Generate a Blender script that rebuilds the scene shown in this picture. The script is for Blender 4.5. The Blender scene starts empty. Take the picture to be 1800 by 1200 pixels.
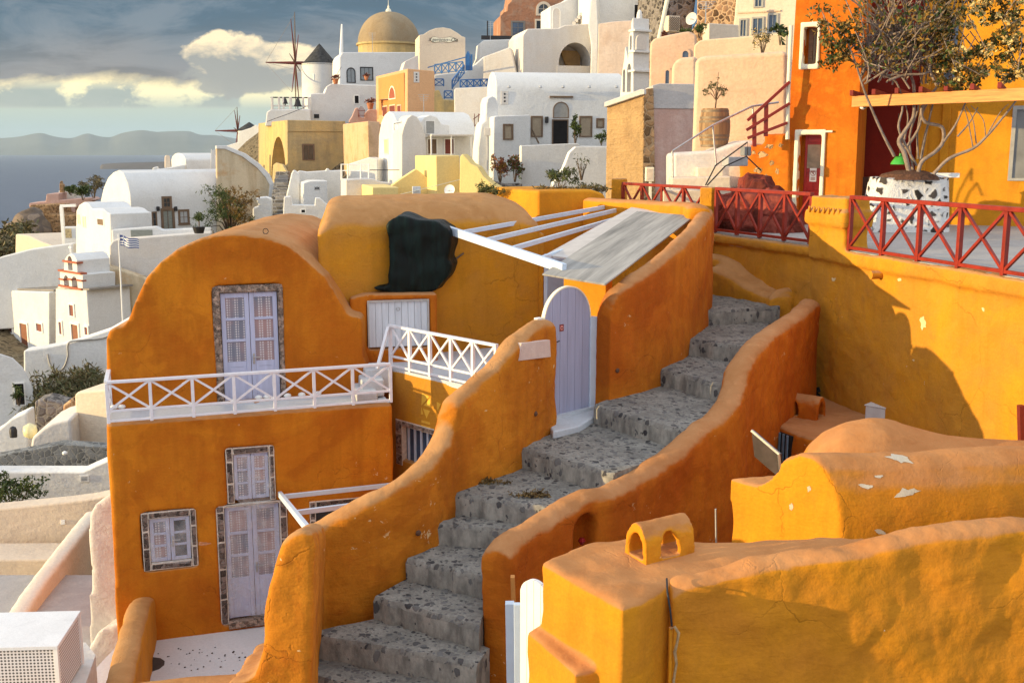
import bpy, bmesh, math, random
from mathutils import Vector, Matrix, noise as mnoise
V = Vector
rad = math.radians
random.seed(7)
SC = bpy.context.scene
COL = SC.collection
# ---------------------------------------------------------------- camera model (photo pixels 1800 x 1200)
F = 1900.0
PITCH = math.atan(335 / F)
CP, SP = math.cos(PITCH), math.sin(PITCH)

def ray(px, py):
    u, v = px - 900.0, 600.0 - py
    return V((u, F * CP + v * SP, -F * SP + v * CP))

def P(px, py, Y):
    r = ray(px, py)
    return r * (Y / r.y)

def Pz(px, py, z):
    r = ray(px, py)
    return r * (z / r.z)

cam = bpy.data.cameras.new('camera')
cam.sensor_width = 36.0
cam.lens = 36.0 * F / 1800.0
cam.clip_start = 0.1
cam.clip_end = 120000
camo = bpy.data.objects.new('camera', cam)
COL.objects.link(camo)
camo.location = (0, 0, 0)
camo.rotation_euler = (math.pi / 2 - PITCH, 0, 0)
SC.camera = camo

# ---------------------------------------------------------------- planes seen in the photo
class Face:
    """vertical plane through a point; u runs along it to the right, n looks outwards"""
    def __init__(s, px, py, Y, deg, o=None):
        s.o = o.copy() if o is not None else P(px, py, Y)
        a = rad(deg)
        s.deg = deg
        s.u = V((math.cos(a), math.sin(a), 0))
        s.n = V((math.sin(a), -math.cos(a), 0))
    def pt(s, px, py, off=0.0):
        r = ray(px, py)
        o = s.o + s.n * off
        return r * (o.dot(s.n) / r.dot(s.n))
    def sz(s, px, py, off=0.0):
        p = s.pt(px, py, off)
        return ((p - s.o).dot(s.u), p.z)
    def at(s, a, z, off=0.0):
        p = s.o + s.u * a + s.n * off
        return V((p.x, p.y, z))
    def back(s, d):
        return Face(0, 0, 0, s.deg, s.o - s.n * d)
    def left(s, a=0.0):
        """plane at right angles, through the vertical line at distance a along this one"""
        return Face(0, 0, 0, s.deg - 90, s.o + s.u * a)

# ---------------------------------------------------------------- mesh builder
WO = {}
class MB:
    def __init__(s):
        s.v = []; s.f = []; s.m = []
    def add(s, vs, fs, mi=0):
        b = len(s.v)
        s.v += [V(p) for p in vs]
        for f in fs:
            s.f.append([i + b for i in f]); s.m.append(mi)
        return s
    def prism(s, pts, vec, mi=0, mside=None):
        """closed polygon extruded along vec"""
        n = len(pts); vec = V(vec)
        # keep outward winding
        nn = V((0, 0, 0))
        for i in range(n):
            nn += V(pts[i]).cross(V(pts[(i + 1) % n]))
        fl = nn.dot(vec) > 0
        vs = list(pts) + [V(p) + vec for p in pts]
        a = list(range(n)); b = [i + n for i in range(n)]
        fr = a[::-1] if fl else a
        bk = b if fl else b[::-1]
        s.add(vs, [fr, bk], mi)
        base = len(s.v) - 2 * n
        for i in range(n):
            j = (i + 1) % n
            q = [i, j, j + n, i + n] if fl else [j, i, i + n, j + n]
            s.f.append([k + base for k in q]); s.m.append(mi if mside is None else mside)
        return s
    def obox(s, o, a, b, c, mi=0):
        o, a, b, c = V(o), V(a), V(b), V(c)
        return s.prism([o, o + a, o + a + b, o + b], c, mi)
    def box(s, c, sz, rz=0.0, mi=0):
        ca, sa = math.cos(rz), math.sin(rz)
        a = V((ca, sa, 0)) * sz[0]; b = V((-sa, ca, 0)) * sz[1]; d = V((0, 0, sz[2]))
        return s.obox(V(c) - a / 2 - b / 2 - d / 2, a, b, d, mi)
    def fbox(s, F_, s0, s1, z0, z1, o0, o1, mi=0):
        """box on a Face between offsets o0..o1 (positive = outwards)"""
        return s.prism([F_.at(s0, z0, o1), F_.at(s1, z0, o1), F_.at(s1, z1, o1), F_.at(s0, z1, o1)], F_.n * (o0 - o1), mi)
    def fpoly(s, F_, sz, o0, o1, mi=0, mside=None):
        return s.prism([F_.at(a, z, o1) for a, z in sz], F_.n * (o0 - o1), mi, mside)
    def bar(s, p, q, w, h, up=(0, 0, 1), mi=0):
        """rectangular bar from p to q"""
        p, q = V(p), V(q); d = (q - p)
        a = d.normalized().cross(V(up))
        if a.length < 1e-4: a = V((1, 0, 0))
        a.normalize(); b = a.cross(d.normalized()).normalized()
        return s.obox(p - a * w / 2 - b * h / 2, a * w, b * h, d, mi)
    def tube(s, pts, r, n=8, mi=0, cap=True):
        pts = [V(p) for p in pts]
        rs = r if isinstance(r, (list, tuple)) else [r] * len(pts)
        base = len(s.v); prev = None
        for i, p in enumerate(pts):
            t = (pts[min(i + 1, len(pts) - 1)] - pts[max(i - 1, 0)]).normalized()
            if prev is None:
                a = t.cross(V((0, 0, 1)))
                if a.length < 1e-3: a = t.cross(V((1, 0, 0)))
            else:
                a = prev - t * prev.dot(t)
                if a.length < 1e-5: a = t.cross(V((1, 0, 0)))
            a.normalize(); prev = a; b = t.cross(a)
            for k in range(n):
                g = 2 * math.pi * k / n
                s.v.append(p + (a * math.cos(g) + b * math.sin(g)) * rs[i])
        for i in range(len(pts) - 1):
            for k in range(n):
                k2 = (k + 1) % n
                s.f.append([base + i * n + k, base + i * n + k2, base + (i + 1) * n + k2, base + (i + 1) * n + k]); s.m.append(mi)
        if cap:
            s.f.append([base + k for k in range(n)][::-1]); s.m.append(mi)
            e = base + (len(pts) - 1) * n
            s.f.append([e + k for k in range(n)]); s.m.append(mi)
        return s
    def lathe(s, c, prof, n=32, mi=0, a0=0.0, a1=2 * math.pi):
        """profile [(r,z)] turned about the vertical through c"""
        c = V(c); base = len(s.v); full = abs(a1 - a0 - 2 * math.pi) < 1e-6
        m = n if full else n + 1
        for r, z in prof:
            for k in range(m):
                g = a0 + (a1 - a0) * k / n
                s.v.append(c + V((max(r, 1e-4) * math.cos(g), max(r, 1e-4) * math.sin(g), z)))
        for i in range(len(prof) - 1):
            for k in range(n):
                k2 = (k + 1) % m
                s.f.append([base + i * m + k, base + i * m + k2, base + (i + 1) * m + k2, base + (i + 1) * m + k]); s.m.append(mi)
        if full:
            s.f.append([base + k for k in range(m)][::-1]); s.m.append(mi)
            e = base + (len(prof) - 1) * m
            s.f.append([e + k for k in range(m)]); s.m.append(mi)
        return s
    def loft(s, rings, mi=0, closed=True, cap=True):
        base = len(s.v); n = len(rings[0])
        for r in rings: s.v += [V(p) for p in r]
        for i in range(len(rings) - 1):
            for k in range(n if closed else n - 1):
                k2 = (k + 1) % n
                s.f.append([base + i * n + k, base + i * n + k2, base + (i + 1) * n + k2, base + (i + 1) * n + k]); s.m.append(mi)
        if cap:
            s.f.append([base + k for k in range(n)][::-1]); s.m.append(mi)
            e = base + (len(rings) - 1) * n
            s.f.append([e + k for k in range(n)]); s.m.append(mi)
        return s
    def build(s, name, mats, parent=None, smooth=None, bevel=0.0, seg=2, origin=None, fix=True):
        me = bpy.data.meshes.new(name)
        xs = [p.x for p in s.v]; ys = [p.y for p in s.v]; zs = [p.z for p in s.v]
        o = origin or V(((min(xs) + max(xs)) / 2, (min(ys) + max(ys)) / 2, min(zs)))
        me.from_pydata([tuple(p - o) for p in s.v], [], s.f)
        if not isinstance(mats, (list, tuple)): mats = [mats]
        for m in mats: me.materials.append(m)
        if len(mats) > 1: me.polygons.foreach_set('material_index', s.m)
        if fix:
            bm = bmesh.new(); bm.from_mesh(me)
            bmesh.ops.recalc_face_normals(bm, faces=bm.faces)
            bm.to_mesh(me); bm.free()
        if smooth is not None:
            me.polygons.foreach_set('use_smooth', [True] * len(me.polygons))
            if smooth < 180: me.set_sharp_from_angle(angle=rad(smooth))
        me.update()
        ob = bpy.data.objects.new(name, me)
        COL.objects.link(ob)
        WO[ob] = o
        if parent is not None:
            ob.parent = parent
            ob.location = o - WO[parent]
        else:
            ob.location = o
        if bevel:
            b = ob.modifiers.new('bevel', 'BEVEL'); b.width = bevel; b.segments = seg; b.limit_method = 'ANGLE'; b.angle_limit = rad(30)
            if smooth is None:
                me.polygons.foreach_set('use_smooth', [True] * len(me.polygons)); b.harden_normals = True
        return ob

def tag(o, label=None, cat=None, group=None, kind=None):
    if label: o['label'] = label
    if cat: o['category'] = cat
    if group: o['group'] = group
    if kind: o['kind'] = kind
    return o

def thing(name, label, cat, loc, group=None):
    o = bpy.data.objects.new(name, None)
    COL.objects.link(o); o.location = loc; o.empty_display_size = 0.3
    WO[o] = V(loc)
    return tag(o, label, cat, group)

def dup(root, offset, label=None):
    """copy of a thing moved by offset, with copies of its parts and sub-parts"""
    def rec(o, par):
        c = o.copy(); COL.objects.link(c)
        if par is not None: c.parent = par
        for ch in kids.get(o, []): rec(ch, c)
        return c
    kids = {}
    for o in list(COL.objects):
        if o.parent: kids.setdefault(o.parent, []).append(o)
    r = rec(root, None)
    r.location = root.location + V(offset)
    WO[r] = WO[root] + V(offset)
    if label: r['label'] = label
    return r

_tex = {}
def soften(ob, voxel, it=4, lump=0.0, lscale=0.6, fine=0.0):
    """hand-plastered edges: voxel remesh, smoothing, gentle lumps"""
    m = ob.modifiers.new('remesh', 'REMESH'); m.mode = 'VOXEL'; m.voxel_size = voxel; m.use_smooth_shade = True
    m = ob.modifiers.new('smooth', 'SMOOTH'); m.factor = 0.6; m.iterations = it
    for amt, sc in ((lump, lscale), (fine, lscale * 0.25)):
        if amt:
            t = bpy.data.textures.new('lumps', 'CLOUDS'); t.noise_scale = sc; t.noise_depth = 1
            m = ob.modifiers.new('lumps', 'DISPLACE'); m.texture = t; m.strength = amt; m.mid_level = 0.5
            m.texture_coords = 'GLOBAL'
    return ob

def cut(ob, cutters):
    """subtract builder shapes from ob's mesh for good"""
    cs = []
    for c in cutters:
        k = c.build('cutter', ob.data.materials[0] if ob.data.materials else None) if False else None
        me = bpy.data.meshes.new('cutter')
        me.from_pydata([tuple(p) for p in c.v], [], c.f)
        bm = bmesh.new(); bm.from_mesh(me); bmesh.ops.recalc_face_normals(bm, faces=bm.faces); bm.to_mesh(me); bm.free()
        k = bpy.data.objects.new('cutter', me); COL.objects.link(k); cs.append(k)
        m = ob.modifiers.new('cut', 'BOOLEAN'); m.object = k; m.operation = 'DIFFERENCE'; m.solver = 'EXACT'
    bpy.context.view_layer.update()
    dg = bpy.context.evaluated_depsgraph_get()
    new = bpy.data.meshes.new_from_object(ob.evaluated_get(dg))
    ob.modifiers.clear()
    ob.data = new
    for k in cs: bpy.data.objects.remove(k)
    return ob

def catmull(pts, k=8):
    pts = [tuple(p) for p in pts]; out = []
    n = len(pts)
    for i in range(n - 1):
        p0 = pts[max(i - 1, 0)]; p1 = pts[i]; p2 = pts[i + 1]; p3 = pts[min(i + 2, n - 1)]
        for j in range(k):
            t = j / k
            out.append(tuple(0.5 * (2 * b + (c - a) * t + (2 * a - 5 * b + 4 * c - d) * t * t + (3 * b - a - 3 * c + d) * t ** 3) for a, b, c, d in zip(p0, p1, p2, p3)))
    out.append(pts[-1])
    return out

def sweep_wall(pts, th, side=1, rnd=0.5, k=8, batter=0.0):
    """wall along a plan path [(x,y,ztop,zbase)], thickness th to one side, rounded coping; closed mesh"""
    c = catmull(pts, k); rings = []
    for i, (x, y, zt, zb) in enumerate(c):
        a = V(c[max(i - 1, 0)][:2]); b = V(c[min(i + 1, len(c) - 1)][:2])
        t = (b - a).normalized(); nv = V((-t.y, t.x)) * side
        ring = []
        r = th / 2
        ring.append((0 - batter, zb)); 
        h = zt - r * rnd
        ring.append((0 - batter * 0.15, h - 0.25)); ring.append((0, h))
        for j in range(1, 8):
            g = math.pi * j / 8
            ring.append((r - r * math.cos(g), h + r * rnd * math.sin(g)))
        ring.append((th, h)); ring.append((th, h - 0.25)); ring.append((th, zb))
        rings.append([V((x + nv.x * o, y + nv.y * o, z)) for o, z in ring])
    return MB().loft(rings)

# ---------------------------------------------------------------- materials
def new_mat(name):
    m = bpy.data.materials.new(name); m.use_nodes = True
    nt = m.node_tree; nt.nodes.clear()
    out = nt.nodes.new('ShaderNodeOutputMaterial'); b = nt.nodes.new('ShaderNodeBsdfPrincipled')
    nt.links.new(b.outputs[0], out.inputs[0])
    return m, nt, b

class NT:
    def __init__(s, nt): s.t = nt
    def n(s, ty, **kw):
        x = s.t.nodes.new('ShaderNode' + ty)
        for k, v in kw.items():
            setattr(x, k, v)
        return x
    def l(s, a, b): s.t.links.new(a, b)
    def pos(s, scale=(1, 1, 1), coord='world'):
        if coord == 'world':
            g = s.n('NewGeometry').outputs['Position']
        else:
            g = s.n('TexCoord').outputs['Object']
        mp = s.n('Mapping'); mp.inputs['Scale'].default_value = scale
        s.l(g, mp.inputs['Vector']); return mp.outputs[0]
    def noise(s, vec, sc, det=3, rough=0.55, dist=0.0):
        x = s.n('TexNoise'); s.l(vec, x.inputs['Vector'])
        x.inputs['Scale'].default_value = sc; x.inputs['Detail'].default_value = det
        x.inputs['Roughness'].default_value = rough; x.inputs['Distortion'].default_value = dist
        return x.outputs['Fac']
    def ramp(s, fac, a, b, lo=(0, 0, 0, 1), hi=(1, 1, 1, 1)):
        x = s.n('ValToRGB'); s.l(fac, x.inputs[0])
        e = x.color_ramp.elements
        e[0].position = a; e[1].position = b; e[0].color = lo; e[1].color = hi
        return x.outputs[0]
    def mix(s, fac, a, b, mode='MIX'):
        x = s.n('MixRGB', blend_type=mode)
        for i, q in ((0, fac), (1, a), (2, b)):
            if isinstance(q, (int, float)): x.inputs[i].default_value = q
            elif isinstance(q, tuple): x.inputs[i].default_value = q if len(q) == 4 else (*q, 1)
            else: s.l(q, x.inputs[i])
        return x.outputs[0]
    def math(s, op, a, b=0.0, clamp=False):
        x = s.n('Math', operation=op, use_clamp=clamp)
        for i, q in ((0, a), (1, b)):
            if isinstance(q, (int, float)): x.inputs[i].default_value = q
            else: s.l(q, x.inputs[i])
        return x.outputs[0]
    def bump(s, b, h, strength=0.3, dist=0.02):
        x = s.n('Bump'); x.inputs['Strength'].default_value = strength; x.inputs['Distance'].default_value = dist
        s.l(h, x.inputs['Height']); s.l(x.outputs[0], b.inputs['Normal'])

def plaster(name, c0, c1, c2=None, scale=1.0, chips=0.0, chipcol=(0.75, 0.68, 0.55), streak=0.5, bump=0.35, rough=0.9, bd=0.015, stain=0.3, streakcol=None, crack=0.0):
    """hand-trowelled painted plaster: cloudy tone, rain streaks, small chips"""
    m, nt, b = new_mat(name); N = NT(nt)
    w = N.pos()
    big = N.noise(w, 0.55 / scale, 4, 0.6, 0.6)
    col = N.mix(N.ramp(big, 0.38, 0.62), c0, c1)
    mid = N.noise(w, 2.6 / scale, 5, 0.65, 0.3)
    if c2: col = N.mix(N.math('MULTIPLY', N.ramp(mid, 0.5, 0.72), 0.75), col, c2)
    sv = N.pos((5.0 / scale, 5.0 / scale, 0.5 / scale))
    st = N.ramp(N.noise(sv, 1.0, 4, 0.6), 0.45, 0.75)
    sc_ = streakcol or tuple(x * 0.62 for x in c0)
    col = N.mix(N.math('MULTIPLY', st, streak), col, sc_)
    blot = N.ramp(N.noise(w, 1.2 / scale, 6, 0.7, 1.0), 0.56, 0.74)
    col = N.mix(N.math('MULTIPLY', blot, stain), col, tuple(x * 0.6 for x in c1))
    fine = N.noise(w, 30.0 / scale, 3, 0.6)
    col = N.mix(0.16, col, N.mix(1.0, col, N.ramp(fine, 0.3, 0.7, (0.55, 0.55, 0.55, 1), (1.4, 1.4, 1.4, 1)), 'MULTIPLY'))
    if chips:
        a = N.noise(w, 6.5 / scale, 4, 0.7, 0.4); bb = N.noise(w, 0.9 / scale, 2, 0.5)
        cm = N.ramp(N.math('ADD', N.math('MULTIPLY', a, 0.75), N.math('MULTIPLY', bb, 0.25)), 0.70 - 0.05 * chips, 0.712 - 0.05 * chips)
        col = N.mix(cm, col, chipcol)
    ck = None
    if crack:
        wn = N.n('TexNoise'); N.l(w, wn.inputs['Vector']); wn.inputs['Scale'].default_value = 2.2 / scale; wn.inputs['Detail'].default_value = 5
        wv = N.mix(0.55, w, wn.outputs['Color'], 'ADD')
        v = N.n('TexVoronoi', feature='DISTANCE_TO_EDGE'); N.l(wv, v.inputs['Vector']); v.inputs['Scale'].default_value = 0.85 / scale
        ck = N.ramp(v.outputs['Distance'], 0.001, 0.006, (1, 1, 1, 1), (0, 0, 0, 1))
        ck = N.math('MULTIPLY', ck, N.ramp(N.noise(w, 0.8 / scale, 2), 0.5, 0.62))
        col = N.mix(N.math('MULTIPLY', ck, 0.55 * crack), col, tuple(x * 0.3 for x in c0))
        # patched repairs: broad flat areas of slightly different paint with crisp edges
        pr = N.ramp(N.noise(w, 0.75 / scale, 5, 0.55, 0.8), 0.575, 0.60)
        col = N.mix(N.math('MULTIPLY', pr, 0.30 * crack), col, tuple(min(1, x * 1.28) for x in c1))
        pr2 = N.ramp(N.noise(N.pos((1.15, 1.3, 0.9)), 0.9 / scale, 5, 0.6, 0.6), 0.60, 0.63)
        col = N.mix(N.math('MULTIPLY', pr2, 0.40 * crack), col, tuple(x * 0.72 for x in c0))
    N.l(col, b.inputs['Base Color']); b.inputs['Roughness'].default_value = rough
    b.inputs['Specular IOR Level'].default_value = 0.2
    h = N.math('ADD', N.math('MULTIPLY', mid, 0.7), N.math('MULTIPLY', N.noise(w, 9.0 / scale, 5, 0.7), 0.5))
    h = N.math('ADD', h, N.math('MULTIPLY', fine, 0.12))
    h = N.math('ADD', h, N.math('MULTIPLY', N.noise(N.pos((1.6, 1.6, 7.0)), 1.6 / scale, 3, 0.6, 1.5), 0.35))
    if ck is not None: h = N.math('SUBTRACT', h, N.math('MULTIPLY', ck, 0.8))
    N.bump(b, h, bump, bd * 4 * scale)
    return m

def simple(name, c, rough=0.6, var=0.12, sc=6.0, metal=0.0, bump=0.1, coord='world', spec=0.4):
    m, nt, b = new_mat(name); N = NT(nt)
    w = N.pos(coord=coord)
    f = N.noise(w, sc, 4, 0.6)
    lo = tuple(x * (1 - var) for x in c); hi = tuple(min(1, x * (1 + var)) for x in c)
    N.l(N.ramp(f, 0.3, 0.7, (*lo, 1), (*hi, 1)), b.inputs['Base Color'])
    b.inputs['Roughness'].default_value = rough; b.inputs['Metallic'].default_value = metal
    b.inputs['Specular IOR Level'].default_value = spec
    if bump: N.bump(b, f, bump, 0.02)
    return m

def glass(name, c=(0.03, 0.035, 0.04), rough=0.12):
    m = simple(name, c, rough, 0.3, 1.5, 0, 0, spec=0.6)
    return m

def wood(name, c, rough=0.7, sc=(3, 3, 40), var=0.35):
    m, nt, b = new_mat(name); N = NT(nt)
    f = N.noise(N.pos(sc), 1.0, 5, 0.65)
    lo = tuple(x * (1 - var) for x in c); hi = tuple(min(1, x * (1 + var)) for x in c)
    N.l(N.ramp(f, 0.3, 0.7, (*lo, 1), (*hi, 1)), b.inputs['Base Color'])
    b.inputs['Roughness'].default_value = rough
    N.bump(b, f, 0.25, 0.01)
    return m

def rubble(name, stone, mortar, sc=3.0, bump=0.9, thr=0.06, var=0.5):
    """rubble masonry: voronoi stones in mortar"""
    m, nt, b = new_mat(name); N = NT(nt)
    w = N.pos()
    wn = N.n('TexNoise'); N.l(w, wn.inputs['Vector']); wn.inputs['Scale'].default_value = sc * 1.3
    wv = N.mix(0.12, w, wn.outputs['Color'], 'ADD')
    v = N.n('TexVoronoi', feature='DISTANCE_TO_EDGE'); N.l(wv, v.inputs['Vector']); v.inputs['Scale'].default_value = sc
    v2 = N.n('TexVoronoi', feature='F1'); N.l(wv, v2.inputs['Vector']); v2.inputs['Scale'].default_value = sc
    sep = N.n('SeparateColor'); N.l(v2.outputs['Color'], sep.inputs[0])
    sc0 = tuple(x * (1 - var) for x in stone); sc1 = tuple(min(1, x * (1 + var)) for x in stone)
    scol = N.ramp(sep.outputs[0], 0.1, 0.9, (*sc0, 1), (*sc1, 1))
    g = N.noise(w, sc * 7, 4, 0.7)
    scol = N.mix(0.35, scol, N.mix(1.0, scol, N.ramp(g, 0.3, 0.7, (0.4, 0.4, 0.4, 1), (1.6, 1.6, 1.6, 1)), 'MULTIPLY'))
    f = N.ramp(v.outputs['Distance'], thr * 0.6, thr)
    N.l(N.mix(f, mortar, scol), b.inputs['Base Color'])
    b.inputs['Roughness'].default_value = 0.95; b.inputs['Specular IOR Level'].default_value = 0.15
    N.bump(b, N.math('ADD', N.math('MULTIPLY', N.ramp(v.outputs['Distance'], 0.0, thr * 3), 0.8), N.math('MULTIPLY', g, 0.35)), bump, 0.05)
    return m

def leafmat(name, c0, c1, sc=1.2, tr=0.25):
    m, nt, b = new_mat(name); N = NT(nt)
    oi = N.noise(N.pos(), sc, 3, 0.7)
    wn = N.n('TexWhiteNoise'); 
    mp = N.n('VectorMath', operation='SNAP'); mp.inputs[1].default_value = (0.08, 0.08, 0.08)
    N.l(N.n('NewGeometry').outputs['Position'], mp.inputs[0]); N.l(mp.outputs[0], wn.inputs['Vector'])
    f = N.math('ADD', N.math('MULTIPLY', oi, 0.7), N.math('MULTIPLY', wn.outputs['Value'], 0.3))
    N.l(N.ramp(f, 0.3, 0.72, (*c0, 1), (*c1, 1)), b.inputs['Base Color'])
    b.inputs['Roughness'].default_value = 0.55
    b.inputs['Specular IOR Level'].default_value = 0.25
    return m
# ---------------------------------------------------------------- palette
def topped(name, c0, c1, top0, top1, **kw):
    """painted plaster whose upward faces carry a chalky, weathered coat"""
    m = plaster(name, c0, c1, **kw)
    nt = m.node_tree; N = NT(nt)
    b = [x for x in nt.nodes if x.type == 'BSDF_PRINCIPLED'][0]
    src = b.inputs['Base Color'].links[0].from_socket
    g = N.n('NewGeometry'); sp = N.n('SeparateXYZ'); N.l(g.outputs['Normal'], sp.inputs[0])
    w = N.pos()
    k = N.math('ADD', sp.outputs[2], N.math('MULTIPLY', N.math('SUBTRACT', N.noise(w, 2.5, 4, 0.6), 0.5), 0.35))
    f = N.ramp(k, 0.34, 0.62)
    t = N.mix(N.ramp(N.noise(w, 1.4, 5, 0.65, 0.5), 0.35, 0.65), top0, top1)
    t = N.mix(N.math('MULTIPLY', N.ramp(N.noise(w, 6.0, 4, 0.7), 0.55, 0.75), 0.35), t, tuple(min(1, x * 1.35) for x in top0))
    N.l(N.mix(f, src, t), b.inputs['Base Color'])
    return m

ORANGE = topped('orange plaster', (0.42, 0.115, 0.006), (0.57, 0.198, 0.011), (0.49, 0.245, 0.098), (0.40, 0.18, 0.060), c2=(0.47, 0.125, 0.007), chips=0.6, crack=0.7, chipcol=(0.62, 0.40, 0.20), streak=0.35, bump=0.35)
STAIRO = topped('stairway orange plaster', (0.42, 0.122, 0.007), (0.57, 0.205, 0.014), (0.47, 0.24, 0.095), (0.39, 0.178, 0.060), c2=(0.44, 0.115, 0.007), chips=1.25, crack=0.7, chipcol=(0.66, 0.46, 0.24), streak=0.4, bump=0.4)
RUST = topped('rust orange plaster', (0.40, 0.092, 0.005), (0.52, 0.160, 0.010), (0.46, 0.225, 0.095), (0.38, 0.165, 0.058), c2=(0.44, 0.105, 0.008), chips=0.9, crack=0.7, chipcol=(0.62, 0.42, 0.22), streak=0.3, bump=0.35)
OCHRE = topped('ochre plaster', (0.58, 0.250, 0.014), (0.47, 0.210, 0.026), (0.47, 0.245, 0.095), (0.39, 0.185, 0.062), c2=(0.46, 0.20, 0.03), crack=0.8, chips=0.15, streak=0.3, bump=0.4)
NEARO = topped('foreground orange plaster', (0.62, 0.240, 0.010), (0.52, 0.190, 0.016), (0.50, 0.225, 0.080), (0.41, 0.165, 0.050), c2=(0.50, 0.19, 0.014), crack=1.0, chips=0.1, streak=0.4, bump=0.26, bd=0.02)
TOWER = plaster('tower red orange plaster', (0.58, 0.130, 0.008), (0.63, 0.185, 0.012), (0.68, 0.25, 0.02), streak=0.45, bump=0.3, chips=0.05, crack=0.6)
YELLOWO = plaster('golden plaster', (0.70, 0.31, 0.02), (0.62, 0.24, 0.015), (0.5, 0.2, 0.02), streak=0.35, bump=0.3)
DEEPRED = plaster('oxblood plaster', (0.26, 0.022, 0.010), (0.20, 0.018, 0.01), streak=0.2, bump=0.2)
WHITE = plaster('whitewash', (0.70, 0.695, 0.68), (0.64, 0.635, 0.62), (0.60, 0.585, 0.56), scale=3, streak=0.12, stain=0.10, bump=0.25, streakcol=(0.6, 0.56, 0.5))
WHITE2 = plaster('aged whitewash', (0.66, 0.625, 0.585), (0.60, 0.56, 0.52), (0.62, 0.55, 0.48), scale=3, streak=0.25, stain=0.18, bump=0.3, streakcol=(0.5, 0.44, 0.36))
CREAM = plaster('cream plaster', (0.72, 0.60, 0.46), (0.68, 0.56, 0.43), (0.62, 0.5, 0.38), scale=3, streak=0.15, stain=0.12, bump=0.25)
PEACH = plaster('peach plaster', (0.74, 0.52, 0.36), (0.68, 0.46, 0.32), (0.6, 0.4, 0.28), scale=3, streak=0.3, stain=0.2, bump=0.3)
PALEY = plaster('pale yellow plaster', (0.76, 0.60, 0.26), (0.72, 0.56, 0.24), scale=3, streak=0.1, stain=0.08, bump=0.2)
OLDY = plaster('stained yellow plaster', (0.60, 0.42, 0.17), (0.46, 0.36, 0.19), (0.36, 0.29, 0.17), scale=4, streak=0.55, stain=0.5, bump=0.4, streakcol=(0.22, 0.19, 0.12))
STAINW = plaster('rust stained plaster', (0.62, 0.50, 0.34), (0.52, 0.44, 0.31), (0.5, 0.28, 0.12), scale=3, streak=0.6, stain=0.45, bump=0.4, streakcol=(0.30, 0.20, 0.10))
BROWNP = plaster('weathered brown render', (0.60, 0.38, 0.17), (0.50, 0.32, 0.15), (0.36, 0.21, 0.10), scale=2, streak=0.6, stain=0.5, bump=0.9)
PINKW = plaster('washed pink plaster', (0.55, 0.34, 0.27), (0.50, 0.33, 0.28), (0.62, 0.48, 0.42), scale=2, streak=0.35, stain=0.2, bump=0.35)
GREYTOP = plaster('grey roof screed', (0.24, 0.22, 0.20), (0.30, 0.27, 0.24), scale=2, streak=0.3, stain=0.3, bump=0.35)
CONC = plaster('pale floor screed', (0.40, 0.385, 0.37), (0.34, 0.325, 0.31), (0.46, 0.43, 0.40), scale=1.2, streak=0.2, stain=0.35, bump=0.2)
COURTF = plaster('blue white floor paint', (0.56, 0.585, 0.62), (0.50, 0.53, 0.57), scale=1.5, streak=0.1, stain=0.15, bump=0.2)
LILAC = wood('lilac painted wood', (0.44, 0.47, 0.64), 0.5, (12, 12, 1.2), 0.10)
LILACD = wood('lilac gate paint', (0.34, 0.36, 0.50), 0.55, (10, 10, 0.8), 0.12)
PALEBLUE = simple('pale blue paint', (0.56, 0.66, 0.78), 0.45, 0.06, 5)
RAILW = simple('white rail paint', (0.74, 0.75, 0.80), 0.4, 0.06, 8)
REDRAIL = simple('red rail paint', (0.24, 0.020, 0.009), 0.45, 0.25, 6)
REDDOOR = simple('red door paint', (0.36, 0.018, 0.012), 0.35, 0.2, 4)
ORWOOD = wood('orange beam wood', (0.58, 0.235, 0.06), 0.65, (2, 2, 30), 0.3)
WHITEP = simple('white paint', (0.80, 0.79, 0.76), 0.5, 0.04, 5)
CREAMT = simple('cream trim paint', (0.82, 0.76, 0.58), 0.6, 0.06, 5)
GLASS = glass('dark glass')
GLASSB = glass('blue glass', (0.05, 0.08, 0.13))
DARK = simple('deep interior', (0.012, 0.010, 0.010), 0.9, 0.3, 3, 0, 0)
BROWNW = wood('brown weathered wood', (0.16, 0.10, 0.06), 0.75)
GREYW = wood('grey green door paint', (0.22, 0.23, 0.20), 0.7)
REDW = wood('dark red wood', (0.17, 0.03, 0.02), 0.6)
BLUEP = simple('blue paint', (0.03, 0.13, 0.34), 0.45, 0.15, 4)
IRON = simple('dark iron', (0.03, 0.028, 0.03), 0.5, 0.3, 8, 0.4)
STEEL = simple('galvanised steel', (0.42, 0.42, 0.42), 0.4, 0.15, 8, 0.6)
THATCH = simple('dark thatch', (0.045, 0.045, 0.045), 0.95, 0.5, 3, 0, 0.8)
BASALT = rubble('basalt surround stone', (0.19, 0.145, 0.125), (0.27, 0.21, 0.18), 9.0, 0.9, 0.04, 0.6)
SURR = rubble('speckled surround stone', (0.33, 0.24, 0.19), (0.42, 0.33, 0.26), 14.0, 0.8, 0.05, 0.55)
MORTAR = simple('white mortar', (0.64, 0.57, 0.49), 0.9, 0.2, 15, 0, 0.4)
RUINST = rubble('brown rubble wall', (0.36, 0.21, 0.10), (0.45, 0.30, 0.17), 3.2, 1.0, 0.05, 0.5)
ROCKST = rubble('lava rubble wall', (0.30, 0.17, 0.09), (0.62, 0.40, 0.22), 3.0, 1.0, 0.11, 0.55)
GREYST = rubble('grey rubble wall', (0.16, 0.14, 0.13), (0.27, 0.24, 0.21), 3.2, 1.0, 0.08, 0.6)
STEPST = rubble('grey step stone', (0.22, 0.20, 0.18), (0.32, 0.30, 0.27), 1.2, 0.6, 0.05, 0.4)
TERRA = simple('terracotta', (0.42, 0.16, 0.07), 0.8, 0.25, 8)
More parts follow.
